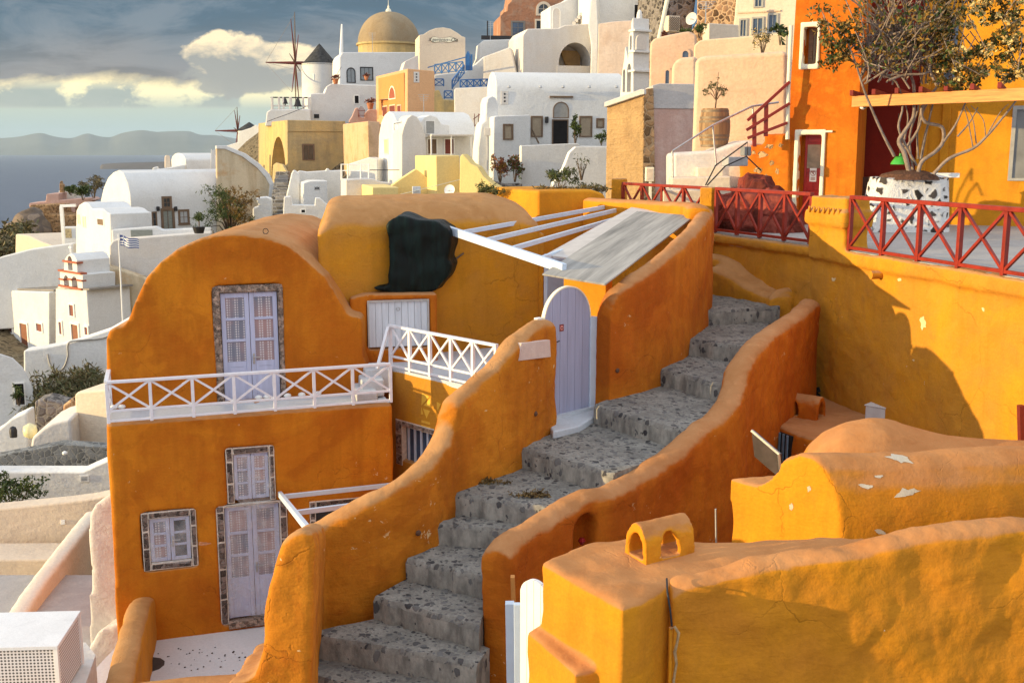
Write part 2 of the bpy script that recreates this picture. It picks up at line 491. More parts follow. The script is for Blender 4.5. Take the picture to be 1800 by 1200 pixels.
GREENL = leafmat('green leaves', (0.025, 0.045, 0.012), (0.10, 0.13, 0.03))
OLIVEL = leafmat('olive leaves', (0.045, 0.055, 0.022), (0.15, 0.15, 0.06))
DRYL = leafmat('dry brush', (0.07, 0.055, 0.025), (0.20, 0.16, 0.07))
BROWNL = leafmat('brown green leaves', (0.07, 0.042, 0.010), (0.32, 0.18, 0.035))
FLOWERL = leafmat('cream blossom', (0.42, 0.26, 0.07), (0.74, 0.58, 0.26))
REDL = leafmat('red leaves', (0.10, 0.03, 0.02), (0.26, 0.09, 0.05))
BARK = simple('grey vine bark', (0.26, 0.20, 0.165), 0.85, 0.35, 9, 0, 0.6)
DBARK = simple('brown bark', (0.13, 0.09, 0.06), 0.9, 0.35, 9, 0, 0.6)

def lace_mat():
    m, nt, b = new_mat('lace curtained pane'); N = NT(nt)
    w = N.pos()
    v = N.n('TexVoronoi', feature='F1', distance='CHEBYCHEV'); v.inputs['Randomness'].default_value = 0.0
    v.inputs['Scale'].default_value = 22.0; N.l(w, v.inputs['Vector'])
    big = N.noise(w, 1.6, 3, 0.5)
    base = N.mix(N.ramp(big, 0.4, 0.62), (0.17, 0.19, 0.25), (0.36, 0.24, 0.24))  # pink reflection in the glass is painted into the base colour
    N.l(N.mix(N.ramp(v.outputs['Distance'], 0.24, 0.33, (1, 1, 1, 1), (0, 0, 0, 1)), base, (0.60, 0.58, 0.60)), b.inputs['Base Color'])
    b.inputs['Roughness'].default_value = 0.25
    return m
LACE = lace_mat()

def cobble_mat():
    m, nt, b = new_mat('dark cobbles in grey mortar'); N = NT(nt)
    w = N.pos((1, 1, 0.7))
    wn = N.n('TexNoise'); N.l(w, wn.inputs['Vector']); wn.inputs['Scale'].default_value = 14; wn.inputs['Detail'].default_value = 3
    wv = N.mix(0.07, w, wn.outputs['Color'], 'ADD')
    def cells(scale):
        v = N.n('TexVoronoi', feature='F1'); N.l(wv, v.inputs['Vector']); v.inputs['Scale'].default_value = scale
        sep = N.n('SeparateColor'); N.l(v.outputs['Color'], sep.inputs[0])
        rad_ = N.math('ADD', N.math('MULTIPLY', sep.outputs[0], 0.34), 0.16)
        return N.ramp(N.math('SUBTRACT', rad_, v.outputs['Distance']), 0.0, 0.05), sep
    m1, sep = cells(9.0)
    m2, sep2 = cells(19.0)
    mask = N.math('MAXIMUM', m1, N.math('MULTIPLY', m2, N.math('GREATER_THAN', sep2.outputs[2], 0.45)))
    stone = N.ramp(sep.outputs[1], 0.0, 1.0, (0.035, 0.033, 0.036, 1), (0.17, 0.165, 0.16, 1))
    g = N.noise(w, 28, 4, 0.7)
    mort = N.mix(N.ramp(N.noise(w, 2.2, 5, 0.65, 0.5), 0.35, 0.68), (0.28, 0.265, 0.235), (0.15, 0.142, 0.128))
    mort = N.mix(0.5, mort, N.mix(1.0, mort, N.ramp(g, 0.3, 0.7, (0.5, 0.5, 0.5, 1), (1.5, 1.5, 1.5, 1)), 'MULTIPLY'))
    g2 = N.n('NewGeometry'); sp = N.n('SeparateXYZ'); N.l(g2.outputs['True Normal'], sp.inputs[0])
    up = N.ramp(sp.outputs[2], 0.35, 0.6)
    sv = N.pos((6, 6, 2.6))
    side = N.mix(N.ramp(N.noise(sv, 1.0, 4, 0.65), 0.36, 0.64), (0.32, 0.30, 0.26), (0.15, 0.142, 0.126))
    few = N.math('GREATER_THAN', sep.outputs[2], 0.80)
    smask = N.math('MULTIPLY', mask, few)
    mk = N.mix(up, smask, mask)
    base = N.mix(up, side, mort)
    N.l(N.mix(mk, base, stone), b.inputs['Base Color'])
    b.inputs['Roughness'].default_value = 0.8; b.inputs['Specular IOR Level'].default_value = 0.25
    N.bump(b, N.math('ADD', N.math('MULTIPLY', mk, 0.6), N.math('MULTIPLY', g, 0.5)), 0.7, 0.03)
    return m
COBBLE = cobble_mat()

def planks_mat():
    m, nt, b = new_mat('grey weathered boards'); N = NT(nt)
    # streaks along the slope of the boards
    g0 = N.n('NewGeometry'); rt = N.n('VectorRotate', rotation_type='Z_AXIS'); rt.inputs['Angle'].default_value = -math.atan2(4.7, 2.15); N.l(g0.outputs['Position'], rt.inputs['Vector'])
    def st(sc):
        mp = N.n('Mapping'); mp.inputs['Scale'].default_value = sc; N.l(rt.outputs[0], mp.inputs['Vector']); return mp.outputs[0]
    f = N.noise(st((0.5, 9.0, 1.0)), 1.0, 6, 0.7, 0.2)
    g = N.noise(st((0.25, 2.2, 0.5)), 1.0, 3, 0.6)
    c = N.ramp(N.math('ADD', N.math('MULTIPLY', f, 0.6), N.math('MULTIPLY', g, 0.4)), 0.36, 0.64, (0.14, 0.132, 0.12, 1), (0.42, 0.395, 0.36, 1))
    N.l(c, b.inputs['Base Color']); b.inputs['Roughness'].default_value = 0.7
    N.bump(b, f, 0.3, 0.01)
    return m
BOARDS = planks_mat()
BOARDSL = simple('pale board paint', (0.50, 0.46, 0.43), 0.6, 0.12, 3)

# ---------------------------------------------------------------- openings
def rect_sz(F_, x0, y0, x1, y1):
    xm, ym = (x0 + x1) / 2, (y0 + y1) / 2
    return F_.sz(x0, ym)[0], F_.sz(x1, ym)[0], F_.sz(xm, y1)[1], F_.sz(xm, y0)[1]

def arch_sz(s0, s1, z0, z1, k=10, rise=None):
    r = (s1 - s0) / 2; c = (s0 + s1) / 2
    rise = r if rise is None else rise
    zs = z1 - rise
    return [(s0, z0), (s1, z0)] + [(c + r * math.cos(math.pi * i / k), zs + rise * math.sin(math.pi * i / k)) for i in range(k + 1)]

def opening(F_, px, parent, name='window', frame=None, pane=None, fw=0.08, bars=(2, 1), arch=False, proud=0.05, sill=False, bw=0.04, label=None, paneoff=0.012):
    """window or door on a far wall: frame, glazing bars and a pane of its own"""
    s0, s1, z0, z1 = rect_sz(F_, *px)
    frame = frame or WHITEP; pane = pane or GLASS
    mb = MB()
    if arch:
        r = (s1 - s0) / 2; c = (s0 + s1) / 2; k = 10
        for i in range(k):
            a0, a1 = math.pi * i / k, math.pi * (i + 1) / k
            q = [(c + R * math.cos(a), z1 - r + R * math.sin(a)) for R, a in ((r, a0), (r, a1), (r - fw, a1), (r - fw, a0))]
            mb.fpoly(F_, q, 0.0, proud)
        zt = z1 - r
    else:
        mb.fbox(F_, s0, s1, z1 - fw, z1, 0, proud); zt = z1 - fw
    mb.fbox(F_, s0, s0 + fw, z0, zt, 0, proud); mb.fbox(F_, s1 - fw, s1, z0, zt, 0, proud)
    mb.fbox(F_, s0 + fw, s1 - fw, z0, z0 + fw * 0.7, 0, proud)
    nx, ny = bars
    zi0, zi1 = z0 + fw * 0.7, z1 - fw
    for i in range(1, nx):
        s = s0 + (s1 - s0) * i / nx
        mb.fbox(F_, s - bw / 2, s + bw / 2, zi0, zi1, 0, proud * 0.7)
    for i in range(1, ny):
        z = zi0 + (zi1 - zi0) * i / ny
        mb.fbox(F_, s0 + fw, s1 - fw, z - bw / 2, z + bw / 2, 0, proud * 0.55)
    fr = mb.build(name, frame, parent)
    if label: fr['label'] = label
    p = MB()
    if arch: p.fpoly(F_, arch_sz(s0 + fw * 0.6, s1 - fw * 0.6, z0 + fw * 0.4, z1 - fw * 0.6), -0.03, paneoff)
    else: p.fbox(F_, s0 + fw * 0.6, s1 - fw * 0.6, z0 + fw * 0.4, z1 - fw * 0.6, -0.03, paneoff)
    p.build('pane', pane, fr)
    if sill:
        MB().fbox(F_, s0 - 0.06, s1 + 0.06, z0 - 0.07, z0 - 0.003, 0, proud + 0.07).build('sill', frame, fr)
    return fr

def leaves(F_, px, parent, name, off, mat, panemat, rows=3, panel=0.36, handle=True, fw=0.055):
    """pair of glazed leaves: frame of each leaf with its panes, lower panel and a handle"""
    s0, s1, z0, z1 = rect_sz(F_, *px)
    mid = (s0 + s1) / 2
    for a, b_, k in ((s0, mid - 0.004, 0), (mid + 0.004, s1, 1)):
        mb = MB(); w = b_ - a
        zp = z0 + (z1 - z0) * panel
        mb.fbox(F_, a, a + fw * 1.5, z0, z1, off - 0.05, off); mb.fbox(F_, b_ - fw * 1.5, b_, z0, z1, off - 0.05, off)
        ia, ib = a + fw * 1.5, b_ - fw * 1.5
        mb.fbox(F_, ia, ib, z1 - fw * 1.6, z1, off - 0.05, off - 0.001)
        if panel > 0.05:
            mb.fbox(F_, ia, ib, z0, zp, off - 0.05, off - 0.012)
            mb.fbox(F_, ia + 0.05, ib - 0.05, z0 + 0.12, zp - 0.10, off - 0.011, off - 0.002)
        else:
            zp = z0 + fw * 1.4
            mb.fbox(F_, ia, ib, z0, zp, off - 0.05, off - 0.001)
        zt = z1 - fw * 1.6
        for i in range(1, rows):
            z = zp + (zt - zp) * i / rows
            mb.fbox(F_, ia, ib, z - fw * 0.45, z + fw * 0.45, off - 0.05, off - 0.002)
        lf = mb.build(name, mat, parent, bevel=0.006, seg=1)
        for i in range(rows):
            za = zp + (zt - zp) * i / rows + (fw * 0.45 if i else 0); zb_ = zp + (zt - zp) * (i + 1) / rows - (fw * 0.45 if i < rows - 1 else 0)
            bd = MB()
            MB().fbox(F_, ia, ib, za, zb_, off - 0.045, off - 0.022).build('pane', panemat[(k * rows + i) % len(panemat)], lf)
        if handle and k == 1:
            h = MB(); sh = a + fw * 0.8; zh = z0 + (z1 - z0) * 0.44
            h.fbox(F_, sh - 0.02, sh + 0.02, zh - 0.10, zh + 0.10, off, off + 0.012)
            h.fbox(F_, sh - 0.012, sh + 0.012, zh + 0.02, zh + 0.05, off + 0.012, off + 0.05)
            h.fbox(F_, sh - 0.012, sh + 0.13, zh + 0.025, zh + 0.045, off + 0.05, off + 0.065)
            h.build('handle', STEEL, lf, bevel=0.004, seg=1)

def stone_frame(F_, px, inner, parent, mat, off, n=4, lintel=True, sillh=True, mort=True, seed=1):
    """surround of separate stones on a mortar bed: px is the outer, inner the inner rectangle"""
    R = random.Random(seed)
    s0, s1, z0, z1 = rect_sz(F_, *px); a0, a1, b0, b1 = rect_sz(F_, *inner)
    mb = MB()
    # mortar bed
    for (p, q, r_, t) in ((s0, a0, z0, z1), (a1, s1, z0, z1), (a0, a1, b1, z1)) + (((a0, a1, z0, b0),) if sillh else ()):
        mb.fbox(F_, p, q, r_, t, -0.1, off, 1 if mort else 0)
    g = 0.018
    def blk(p, q, r_, t):
        j = lambda: R.uniform(-0.006, 0.006)
        o = off + R.uniform(0.008, 0.02)
        mb.fpoly(F_, [(p + g + j(), r_ + g + j()), (q - g + j(), r_ + g + j()), (q - g + j(), t - g + j()), (p + g + j(), t - g + j())], off - 0.02, o, 0)
    for p, q in ((s0, a0), (a1, s1)):
        z = z0
        while z < z1 - 0.05:
            h = (z1 - z0) / n * R.uniform(0.75, 1.25)
            t = min(z + h, z1)
            if z1 - t < 0.12: t = z1
            blk(p, q, z, t); z = t
    blk(a0, a1, b1, z1)
    if sillh: blk(a0, a1, z0, b0)
    return mb.build('stone_surround', [mat, MORTAR], parent, bevel=0.008, seg=1)

# ---------------------------------------------------------------- leaf clouds
def leaf_cloud(mb, blobs, size, R, mis=(0,), flat=0.5):
    """many leaf-sized faces gathered in clumps; blobs = (centre, (rx,ry,rz), count)"""
    for c, r, n in blobs:
        c = V(c); nc = max(3, n // 14)
        cl = []
        for _ in range(nc):
            d = V((R.gauss(0, 1), R.gauss(0, 1), R.gauss(0, 1))).normalized() * (R.random() ** 0.45)
            cl.append(V((d.x * r[0], d.y * r[1], d.z * r[2])))
        for i in range(n):
            k = cl[i % nc]
            p = c + k + V((R.gauss(0, 1) * r[0], R.gauss(0, 1) * r[1], R.gauss(0, 1) * r[2])) * 0.16
            a = V((R.uniform(-1, 1), R.uniform(-1, 1), R.uniform(-1, 1))).normalized()
            b = a.cross(V((R.uniform(-1, 1), R.uniform(-1, 1), R.uniform(-1, 1)))).normalized()
            s = size * R.uniform(0.6, 1.3); w = s * flat
            mi = mis[R.randrange(len(mis))]
            m1 = p + a * s * 0.5
            cc = a.cross(b) * w * 0.25
            mb.add([p, m1 + b * w * 0.5 + cc, p + a * s, m1 - b * w * 0.5 + cc], [[0, 1, 2, 3]], mi)
    return mb

def shrub(name, label, cat, base, h, r, n, leaf, size, seed, group=None, stems=6, bark=None, cz=0.6, flat=0.5):
    R = random.Random(seed)
    base = V(base)
    t = thing(name, label, cat, base, group)
    mb = MB(); blobs = []
    for i in range(stems):
        a = 2 * math.pi * i / stems + R.uniform(-.4, .4); rr = r * R.uniform(0.2, 0.75)
        tip = base + V((math.cos(a) * rr, math.sin(a) * rr, h * R.uniform(0.5, 0.95)))
        mb.tube([base + V((math.cos(a), math.sin(a), 0)) * r * 0.06, base + (tip - base) * 0.5 + V((R.uniform(-.1, .1), R.uniform(-.1, .1), 0.05)) * r, tip], [h * 0.02, h * 0.014, h * 0.006], 5)
        blobs.append((tip, (r * 0.42, r * 0.42, h * 0.2), n // (stems + 2)))
    blobs.append((base + V((0, 0, h * cz)), (r * 0.75, r * 0.75, h * 0.36), 2 * n // (stems + 2)))
    mb.build('stem', bark or DBARK, t, smooth=60)
    lv = leaf if isinstance(leaf, (list, tuple)) else [leaf]
    leaf_cloud(MB(), blobs, size, R, tuple(range(len(lv))), flat).build('foliage', list(lv), t, fix=False)
    return t

def ground_pt(px, py, z): return Pz(px, py, z)

# ---------------------------------------------------------------- lattice railing
def lattice_rail(name, label, p0, p1, h, bays, mat, group=None, post=0.06, rail=0.05, low=0.30, base=0.05, cat='railing', bar=0.035, ends=(True, True), bottom=True, over=0.0):
    p0, p1 = V(p0), V(p1); t = thing(name, label, cat, p0, group)
    d = p1 - p0; L = d.length; up = V((0, 0, 1)); u = d.normalized()
    MB().bar(p0 - u * over + up * h, p1 + u * over + up * h, rail * 1.5, rail, mi=0).build('top_rail', mat, t, bevel=0.006, seg=1)
    zl = h * low
    if low > 0: MB().bar(p0 + up * zl, p1 + up * zl, rail * 0.8, rail * 0.8).build('lower_rail', mat, t, bevel=0.004, seg=1)
    if bottom: MB().bar(p0 + up * base, p1 + up * base, rail * 0.8, rail * 0.8).build('bottom_rail', mat, t, bevel=0.004, seg=1)
    zt = h - rail / 2 - 0.001; zb = (zl if low > 0 else base) + rail * 0.4 + 0.001
    for i in range(bays + 1):
        if (i == 0 and not ends[0]) or (i == bays and not ends[1]): continue
        q = p0 + d * i / bays
        MB().bar(q, q + up * zt, post, post, up=u).build('post', mat, t, bevel=0.004, seg=1)
    for i in range(bays):
        a = p0 + d * i / bays + u * post * 0.5; b = p0 + d * (i + 1) / bays - u * post * 0.5
        nrm = u.cross(up) * 0.004
        MB().bar(a + up * zb + nrm, b + up * zt + nrm, bar, bar).bar(a + up * zt - nrm, b + up * zb - nrm, bar, bar).build('cross_brace', mat, t)
    return t
# ================================================================ FOREGROUND: the orange house
FL = Face(188, 745, 18.0, 18)
FU = FL.back(1.1)
ZBAL = -4.62; ZCOURT = -4.15; ZLOW = -8.65
house = thing('orange_house', 'big orange plastered house with barrel vault and lilac double doors behind white railing', 'house', FL.at(2.5, ZLOW, 0))
sL0 = FL.sz(186, 745)[0]; sL1 = FL.sz(690, 720)[0]
mb = MB()
mb.fpoly(FL, [(sL0 - 0.05, -9.6), (sL1, -9.6), (sL1, ZBAL), (sL0, ZBAL)], -5.5, 0)
wall = mb.build('lower_wall', ORANGE, house)
win_l = (258, 908, 340, 992); door_l = (397, 886, 494, 1086); win_u = (408, 797, 478, 878)
cuts = []
for r in ((250, 898, 347, 1000), (384, 884, 508, 1092), (398, 785, 484, 896)):
    a0, a1, b0, b1 = rect_sz(FL, *r)
    cuts.append(MB().fbox(FL, a0, a1, b0, b1, -0.35, 0.5))
cut(wall, cuts)
soften(wall, 0.045, 3, 0.05, 1.1, 0.012)
gpx = [(186, 720), (186, 640), (186, 600), (188, 585), (196, 577), (219, 571), (228, 553), (240, 524), (258, 487), (282, 460), (313, 436), (353, 418), (385, 412), (413, 410), (463, 416), (507, 432), (540, 458), (570, 486), (592, 520), (606, 545), (614, 553), (632, 556), (638, 566), (638, 627), (645, 640), (650, 720)]
gs = [FU.sz(*p) for p in gpx]
gs[0] = (gs[0][0], ZBAL - 0.3); gs[-1] = (gs[-1][0], ZBAL - 0.3)
VAULT = V((-0.30, 6.6, 0))
mb = MB()
mb.prism([FU.at(s, z) for s, z in gs], VAULT)
gable = mb.build('vault', ORANGE, house)
a0, a1, b0, b1 = rect_sz(FU, 379, 502, 499, 735)
cut(gable, [MB().fbox(FU, a0, a1, b0, b1, -0.35, 0.6)])
soften(gable, 0.05, 4, 0.05, 1.2, 0.012)
# openings of the house
stone_frame(FU, (377, 501, 501, 722), (391, 514, 492, 722), house, SURR, -0.03, 5, sillh=False, mort=False, seed=2)
leaves(FU, (392, 515, 491, 722), house, 'door_leaf', -0.09, LILAC, [LACE], 3, 0.42)
stone_frame(FL, (384, 884, 508, 1092), (398, 888, 495, 1086), house, BASALT, -0.02, 4, sillh=False, seed=4)
leaves(FL, (399, 889, 494, 1085), house, 'door_leaf', -0.10, LILAC, [LACE], 3, 0.36)
stone_frame(FL, (398, 785, 484, 882), (411, 797, 474, 879), house, BASALT, -0.02, 3, sillh=False, seed=5)
leaves(FL, (412, 798, 473, 878), house, 'window_leaf', -0.08, LILAC, [LACE], 3, 0.0, False, 0.04)
stone_frame(FL, (250, 898, 347, 1000), (263, 910, 336, 988), house, BASALT, -0.02, 3, seed=6)
leaves(FL, (264, 911, 335, 987), house, 'window_leaf', -0.08, LILAC, [LACE, LACE, LACE, GLASS, GLASS, GLASS], 3, 0.0, True, 0.045)
# loose transparent plastic sheets over windows
def film_mat():
    m, nt, b = new_mat('cloudy plastic film'); N = NT(nt)
    b.inputs['Base Color'].default_value = (0.75, 0.74, 0.74, 1); b.inputs['Roughness'].default_value = 0.35
    f = N.noise(N.pos(), 4.0, 4, 0.6)
    N.l(N.ramp(f, 0.3, 0.75, (0.06, 0.06, 0.06, 1), (0.42, 0.42, 0.42, 1)), b.inputs['Alpha'])
    N.bump(b, f, 0.6, 0.05)
    return m
FILM = film_mat()
def film(F_, rows, off, amp, seed):
    R = random.Random(seed); g = []
    for (xa, xb, y) in rows:
        g.append([F_.pt(xa + (xb - xa) * i / 10, y + R.uniform(-1, 1), off + R.uniform(0, amp)) for i in range(11)])
    v = [p for r in g for p in r]; f = []
    for j in range(len(g) - 1):
        for i in range(10): f.append([j * 11 + i, j * 11 + i + 1, (j + 1) * 11 + i + 1, (j + 1) * 11 + i])
    return MB().add(v, f).build('plastic_sheet', FILM, house, smooth=180)
film(FL, [(410, 476, 800), (410, 477, 820), (411, 478, 845), (412, 480, 865), (413, 482, 876), (425, 482, 886), (440, 480, 891)], 0.0, 0.035, 3)
film(FL, [(262, 336, 908), (262, 336, 925), (263, 336, 950), (264, 336, 975), (266, 334, 990)], 0.0, 0.03, 5)
film(FL, [(400, 494, 890), (400, 494, 940), (400, 494, 1000), (401, 494, 1060), (402, 494, 1082)], -0.03, 0.03, 6)
# right hand small window under pergola
a = (545, 876, 640, 960)
stone_frame(FL, (545, 876, 660, 960), (556, 888, 650, 955), house, BASALT, 0.01, 3, seed=8)
MB().fbox(FL, *[rect_sz(FL, 556, 888, 650, 955)[i] for i in range(4)], -0.02, 0.012).build('window_pane', GLASS, house)
# door sill slab, weathered plaster repairs
MB().fbox(FL, *rect_sz(FL, 402, 1086, 508, 1098), -0.2, 0.04).build('door_sill', SURR, house, bevel=0.01)
# balcony floor with its white edge and the small white steps up to the courtyard
zb = ZBAL
MB().fbox(FL, sL0 + 0.05, sL1 - 0.02, zb - 0.02, zb + 0.012, -1.06, -0.16).build('balcony_floor', COURTF, house, bevel=0.02)
# ring bolt on the vault
mb = MB(); c = FU.pt(467, 411, -0.5)
mb.tube([c + V((0.05 * math.cos(a), 0, 0.05 + 0.05 * math.sin(a))) for a in [i * math.pi / 6 for i in range(13)]], 0.008, 6, cap=False)
mb.build('ring_bolt', IRON, house)

# white balcony railings
rp0 = FL.at(sL0 + 0.05, ZBAL + 0.02, 0.02); rp1 = FL.at(sL1 - 0.03, ZBAL + 0.04, 0.02)
hr = FL.pt(300, 667, 0.02).z - ZBAL
lattice_rail('balcony_railing', 'long white lattice railing with crossed braces along the orange house balcony', 'railing' and rp0, rp1, hr, 7, RAILW, 'white lattice railings', cat='railing', post=0.055, low=0.30, base=0.04)
lattice_rail('balcony_railing', 'short white lattice railing closing the far left end of the balcony', rp0 - FL.n * 1.05 , rp0 - FL.n * 0.06 - FL.u * 0.0, hr, 1, RAILW, 'white lattice railings', ends=(True, False))
r2a = P(687, 640, 20.6); r2a.z = ZCOURT; r2b = P(872, 690, 18.45); r2b.z = ZCOURT
lattice_rail('courtyard_railing', 'white lattice railing sloping beside the courtyard, right of the white hatch', r2a, r2b, P(687, 570, 20.75).z - ZCOURT, 5, RAILW, 'white lattice railings', low=0.28, base=0.05, over=0.03)
t = thing('stair_handrail', 'white slanting handrail joining the balcony railing to the courtyard railing', 'handrail', rp1)
MB().bar(FL.pt(663, 648, -0.7), r2a + V((-0.03, -0.05, P(687, 572, 20.7).z - ZCOURT)), 0.06, 0.05).build('rail_bar', RAILW, t, bevel=0.005, seg=1)
st = thing('white_steps', 'small white painted steps between the balcony and the courtyard', 'steps', FL.pt(660, 700, -1.0))
for i, (x0, x1, y, z) in enumerate(((626, 664, 0.15, ZBAL + 0.2), (636, 676, 0.5, ZBAL + 0.36), (643, 690, 0.85, ZBAL + 0.5))):
    p = FL.pt(x0, 700, -y); q = FL.pt(x1, 700, -y)
    MB().prism([V((p.x, p.y, ZBAL + 0.04)), V((q.x, q.y, ZBAL + 0.04)), V((q.x, q.y, z)), V((p.x, p.y, z))], V((-0.2, 1.1 - y * 0.5, 0))).build('step', COURTF, st, bevel=0.03)

# pergola bars above the lower court
pg = thing('lower_pergola', 'white painted pergola bars fixed above the lower court door', 'pergola', FL.pt(520, 880, 0.8))
a = FL.pt(492, 868, 0.05); e = P(542, 930, 14.2)
MB().bar(a, e, 0.07, 0.10).build('beam', PALEBLUE, pg, bevel=0.006, seg=1)
for p0, p1 in (((497, 876), (770, 843)), ((522, 899), (740, 872))):
    k = (p0[0] - 492) / 50.0
    q0 = a + (e - a) * k + V((0, 0, 0.0)); q1 = P(p1[0], p1[1], q0.y + 1.6)
    MB().bar(q0, q1, 0.06, 0.08).build('rafter', PALEBLUE, pg, bevel=0.006, seg=1)

# ================================================================ courtyard
cy = MB()
A = V((r2a.x - 0.05, r2a.y + 0.02, 0)); B = V((r2b.x + 0.05, r2b.y - 0.06, 0))
plan = [A, B, V((0.30, 17.0, 0)), V((0.66, 16.62, 0)), V((1.35, 17.35, 0)), V((3.7, 21.2, 0)), V((3.0, 26.5, 0)), V((-1.0, 25.5, 0)), V((-3.9, 22.0, 0))]
cy.prism([V((p.x, p.y, ZCOURT)) for p in plan], V((0, 0, -0.25)))
tag(cy.build('courtyard_floor', COURTF, smooth=None), kind='structure')
FS = Face(0, 0, 0, math.degrees(math.atan2(B.y - A.y, B.x - A.x)), A + V((0, 0, 0)))
Ls = (B - A).length
cw = thing('courtyard_wall', 'orange wall with painted yellow emblem and half hidden window below courtyard railing', 'wall', FS.at(1, ZLOW, 0))
w = MB().fbox(FS, -0.3, Ls + 1.3, -9.0, ZCOURT - 0.02, -0.5, 0.0).build('wall_face', OCHRE, cw)
a0, a1, b0, b1 = rect_sz(FS, 703, 755, 760, 815)
cut(w, [MB().fbox(FS, a0, a1, b0, b1, -0.3, 0.4)])
soften(w, 0.045, 3, 0.03, 0.9)
stone_frame(FS, (697, 745, 764, 825), (708, 756, 764, 825), cw, SURR, 0.012, 4, sillh=False, seed=9)
mb = MB(); s0, s1, z0, z1 = rect_sz(FS, 708, 757, 764, 825)
mb.fbox(FS, s0, s1, z0, z1, -0.2, -0.1)
mb.build('window_pane', GLASSB, cw)
mb = MB()
for i in range(5): mb.fbox(FS, s0 + (s1 - s0) * (i + .35) / 5, s0 + (s1 - s0) * (i + .55) / 5, z0, z1, -0.1, -0.07)
mb.build('window_bars', PALEBLUE, cw)
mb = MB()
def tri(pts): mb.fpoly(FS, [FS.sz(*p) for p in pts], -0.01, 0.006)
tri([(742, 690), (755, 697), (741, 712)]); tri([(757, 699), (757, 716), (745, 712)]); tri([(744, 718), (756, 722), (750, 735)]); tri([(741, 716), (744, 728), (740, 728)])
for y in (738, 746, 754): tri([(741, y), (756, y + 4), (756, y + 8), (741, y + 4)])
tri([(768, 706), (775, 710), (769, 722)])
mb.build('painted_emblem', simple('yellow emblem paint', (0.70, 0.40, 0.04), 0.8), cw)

# rounded block (vaulted) behind the courtyard and the courtyard's back wall
FB = Face(560, 352, 20.9, 30)
ZB1 = FB.sz(700, 350)[1]
sB0 = FB.sz(557, 400)[0]; sBt = FB.sz(905, 350)[0]; sB1 = FB.sz(948, 420)[0]; sW1 = FB.sz(958, 470)[0]
rb = thing('vaulted_back_block', 'long ochre rounded vault and wall behind the courtyard, salmon on top', 'building', FB.at(2, ZCOURT, -0.5))
rings = []
n_s = 26
for i in range(n_s + 1):
    k = i / n_s
    s = sB0 + (sB1 - sB0) * k
    # rounded ends
    dl = min(1.0, (s - sB0) / 0.35); dr = min(1.0, (sB1 - s) / 1.3)
    e = math.sqrt(max(0.02, 1 - (1 - dl) ** 2)) * math.sqrt(max(0.02, 1 - (1 - dr) ** 2))
    zt = -1.62 + (ZB1 + 1.62) * e
    ring = [(-5.2, 0.0), (-2.2, 0.0), (-1.62, -0.0)]
    for j in range(1, 8):
        g = math.pi / 2 * j / 8
        ring.append((-1.62 + (zt + 1.62) * math.sin(g), -1.5 * (1 - math.cos(g))))
    ring += [(zt, -1.5), (zt, -2.6), (-1.7, -3.6), (-5.2, -3.6)]
    bd = V((-0.13, 1, 0)); rings.append([FB.at(s, z) + bd * -o for z, o in ring])
v = MB().loft(rings).build('vault', OCHRE, rb)
soften(v, 0.05, 5, 0.05, 0.9, 0.012)
w = MB().fpoly(FB, [(sB1 - 0.8, -5.2), (sW1, -5.2), (sW1, -1.75), (sB1 - 0.8, -1.6)], -0.6, -0.03).build('wall', OCHRE, rb)
soften(w, 0.045, 3, 0.03, 0.9)
# two faint seams: a pipe elbow on the wall
mb = MB(); mb.tube([FB.pt(788, 472, 0.03), FB.pt(800, 456, 0.04), FB.pt(815, 445, 0.04)], 0.018, 6); mb.build('pipe_stub', BROWNW, rb, smooth=60)
# bluish door at the far end of that wall
FD = Face(958, 470, FB.at(sW1, 0).y + 0.05, 20)
dr = thing('courtyard_door', 'pale blue door in the corner under the board roof', 'door', FD.pt(975, 600))
MB().fbox(FD, *rect_sz(FD, 956, 446, 996, 700), -0.06, 0).build('door_panel', PALEBLUE, dr, bevel=0.01)
MB().fbox(FD, *rect_sz(FD, 962, 455, 990, 640), 0.0, 0.015).build('pane', simple('grey blue door pane', (0.30, 0.36, 0.44), 0.25, 0.15, 2), dr)

# barbecue podium with white hatch
FP = Face(622, 530, 21.0, 12)
pod = thing('hatch_podium', 'low rusty orange plinth holding a white wooden hatch', 'plinth', FP.pt(700, 650))
w = MB().fpoly(FP, [FP.sz(*p) for p in ((616, 524), (640, 517), (768, 515), (771, 700), (636, 700), (636, 600), (616, 560))], -1.3, 0).build('plinth_body', RUST, pod)
a0, a1, b0, b1 = rect_sz(FP, 646, 527, 755, 612)
cut(w, [MB().fbox(FP, a0, a1, b0, b1, -0.15, 0.3)])
soften(w, 0.04, 3, 0.03, 0.7)
hs = rect_sz(FP, 649, 530, 752, 609)
mb = MB(); k = 9
for i in range(k):
    a = hs[0] + (hs[1] - hs[0]) * i / k; b = hs[0] + (hs[1] - hs[0]) * (i + 1) / k
    mb.fbox(FP, a + 0.003, b - 0.003, hs[2], hs[3], -0.1, -0.03)
hb = mb.build('hatch_boards', wood('pale blue white boards', (0.60, 0.65, 0.71), 0.55, (9, 9, 1.0), 0.14), pod)
mb = MB()
mb.fbox(FP, hs[0] - .03, hs[1] + .03, hs[3], hs[3] + .035, -.1, 0.012).fbox(FP, hs[0] - .03, hs[0], hs[2], hs[3], -.1, .012).fbox(FP, hs[1], hs[1] + .03, hs[2], hs[3], -.1, .012)
mb.build('hatch_frame', simple('grey hatch frame', (0.45, 0.42, 0.38), 0.8), pod)
c = FP.pt(700, 542, 0.0)
mb = MB(); mb.tube([c + V((0.035 * math.cos(a), -0.02, 0.03 * math.sin(a) * (1.3 if math.sin(a) < 0 else .8))) for a in [i * math.pi / 6 for i in range(13)]], 0.008, 6, cap=False)
mb.build('ring_pull', STEEL, pod)
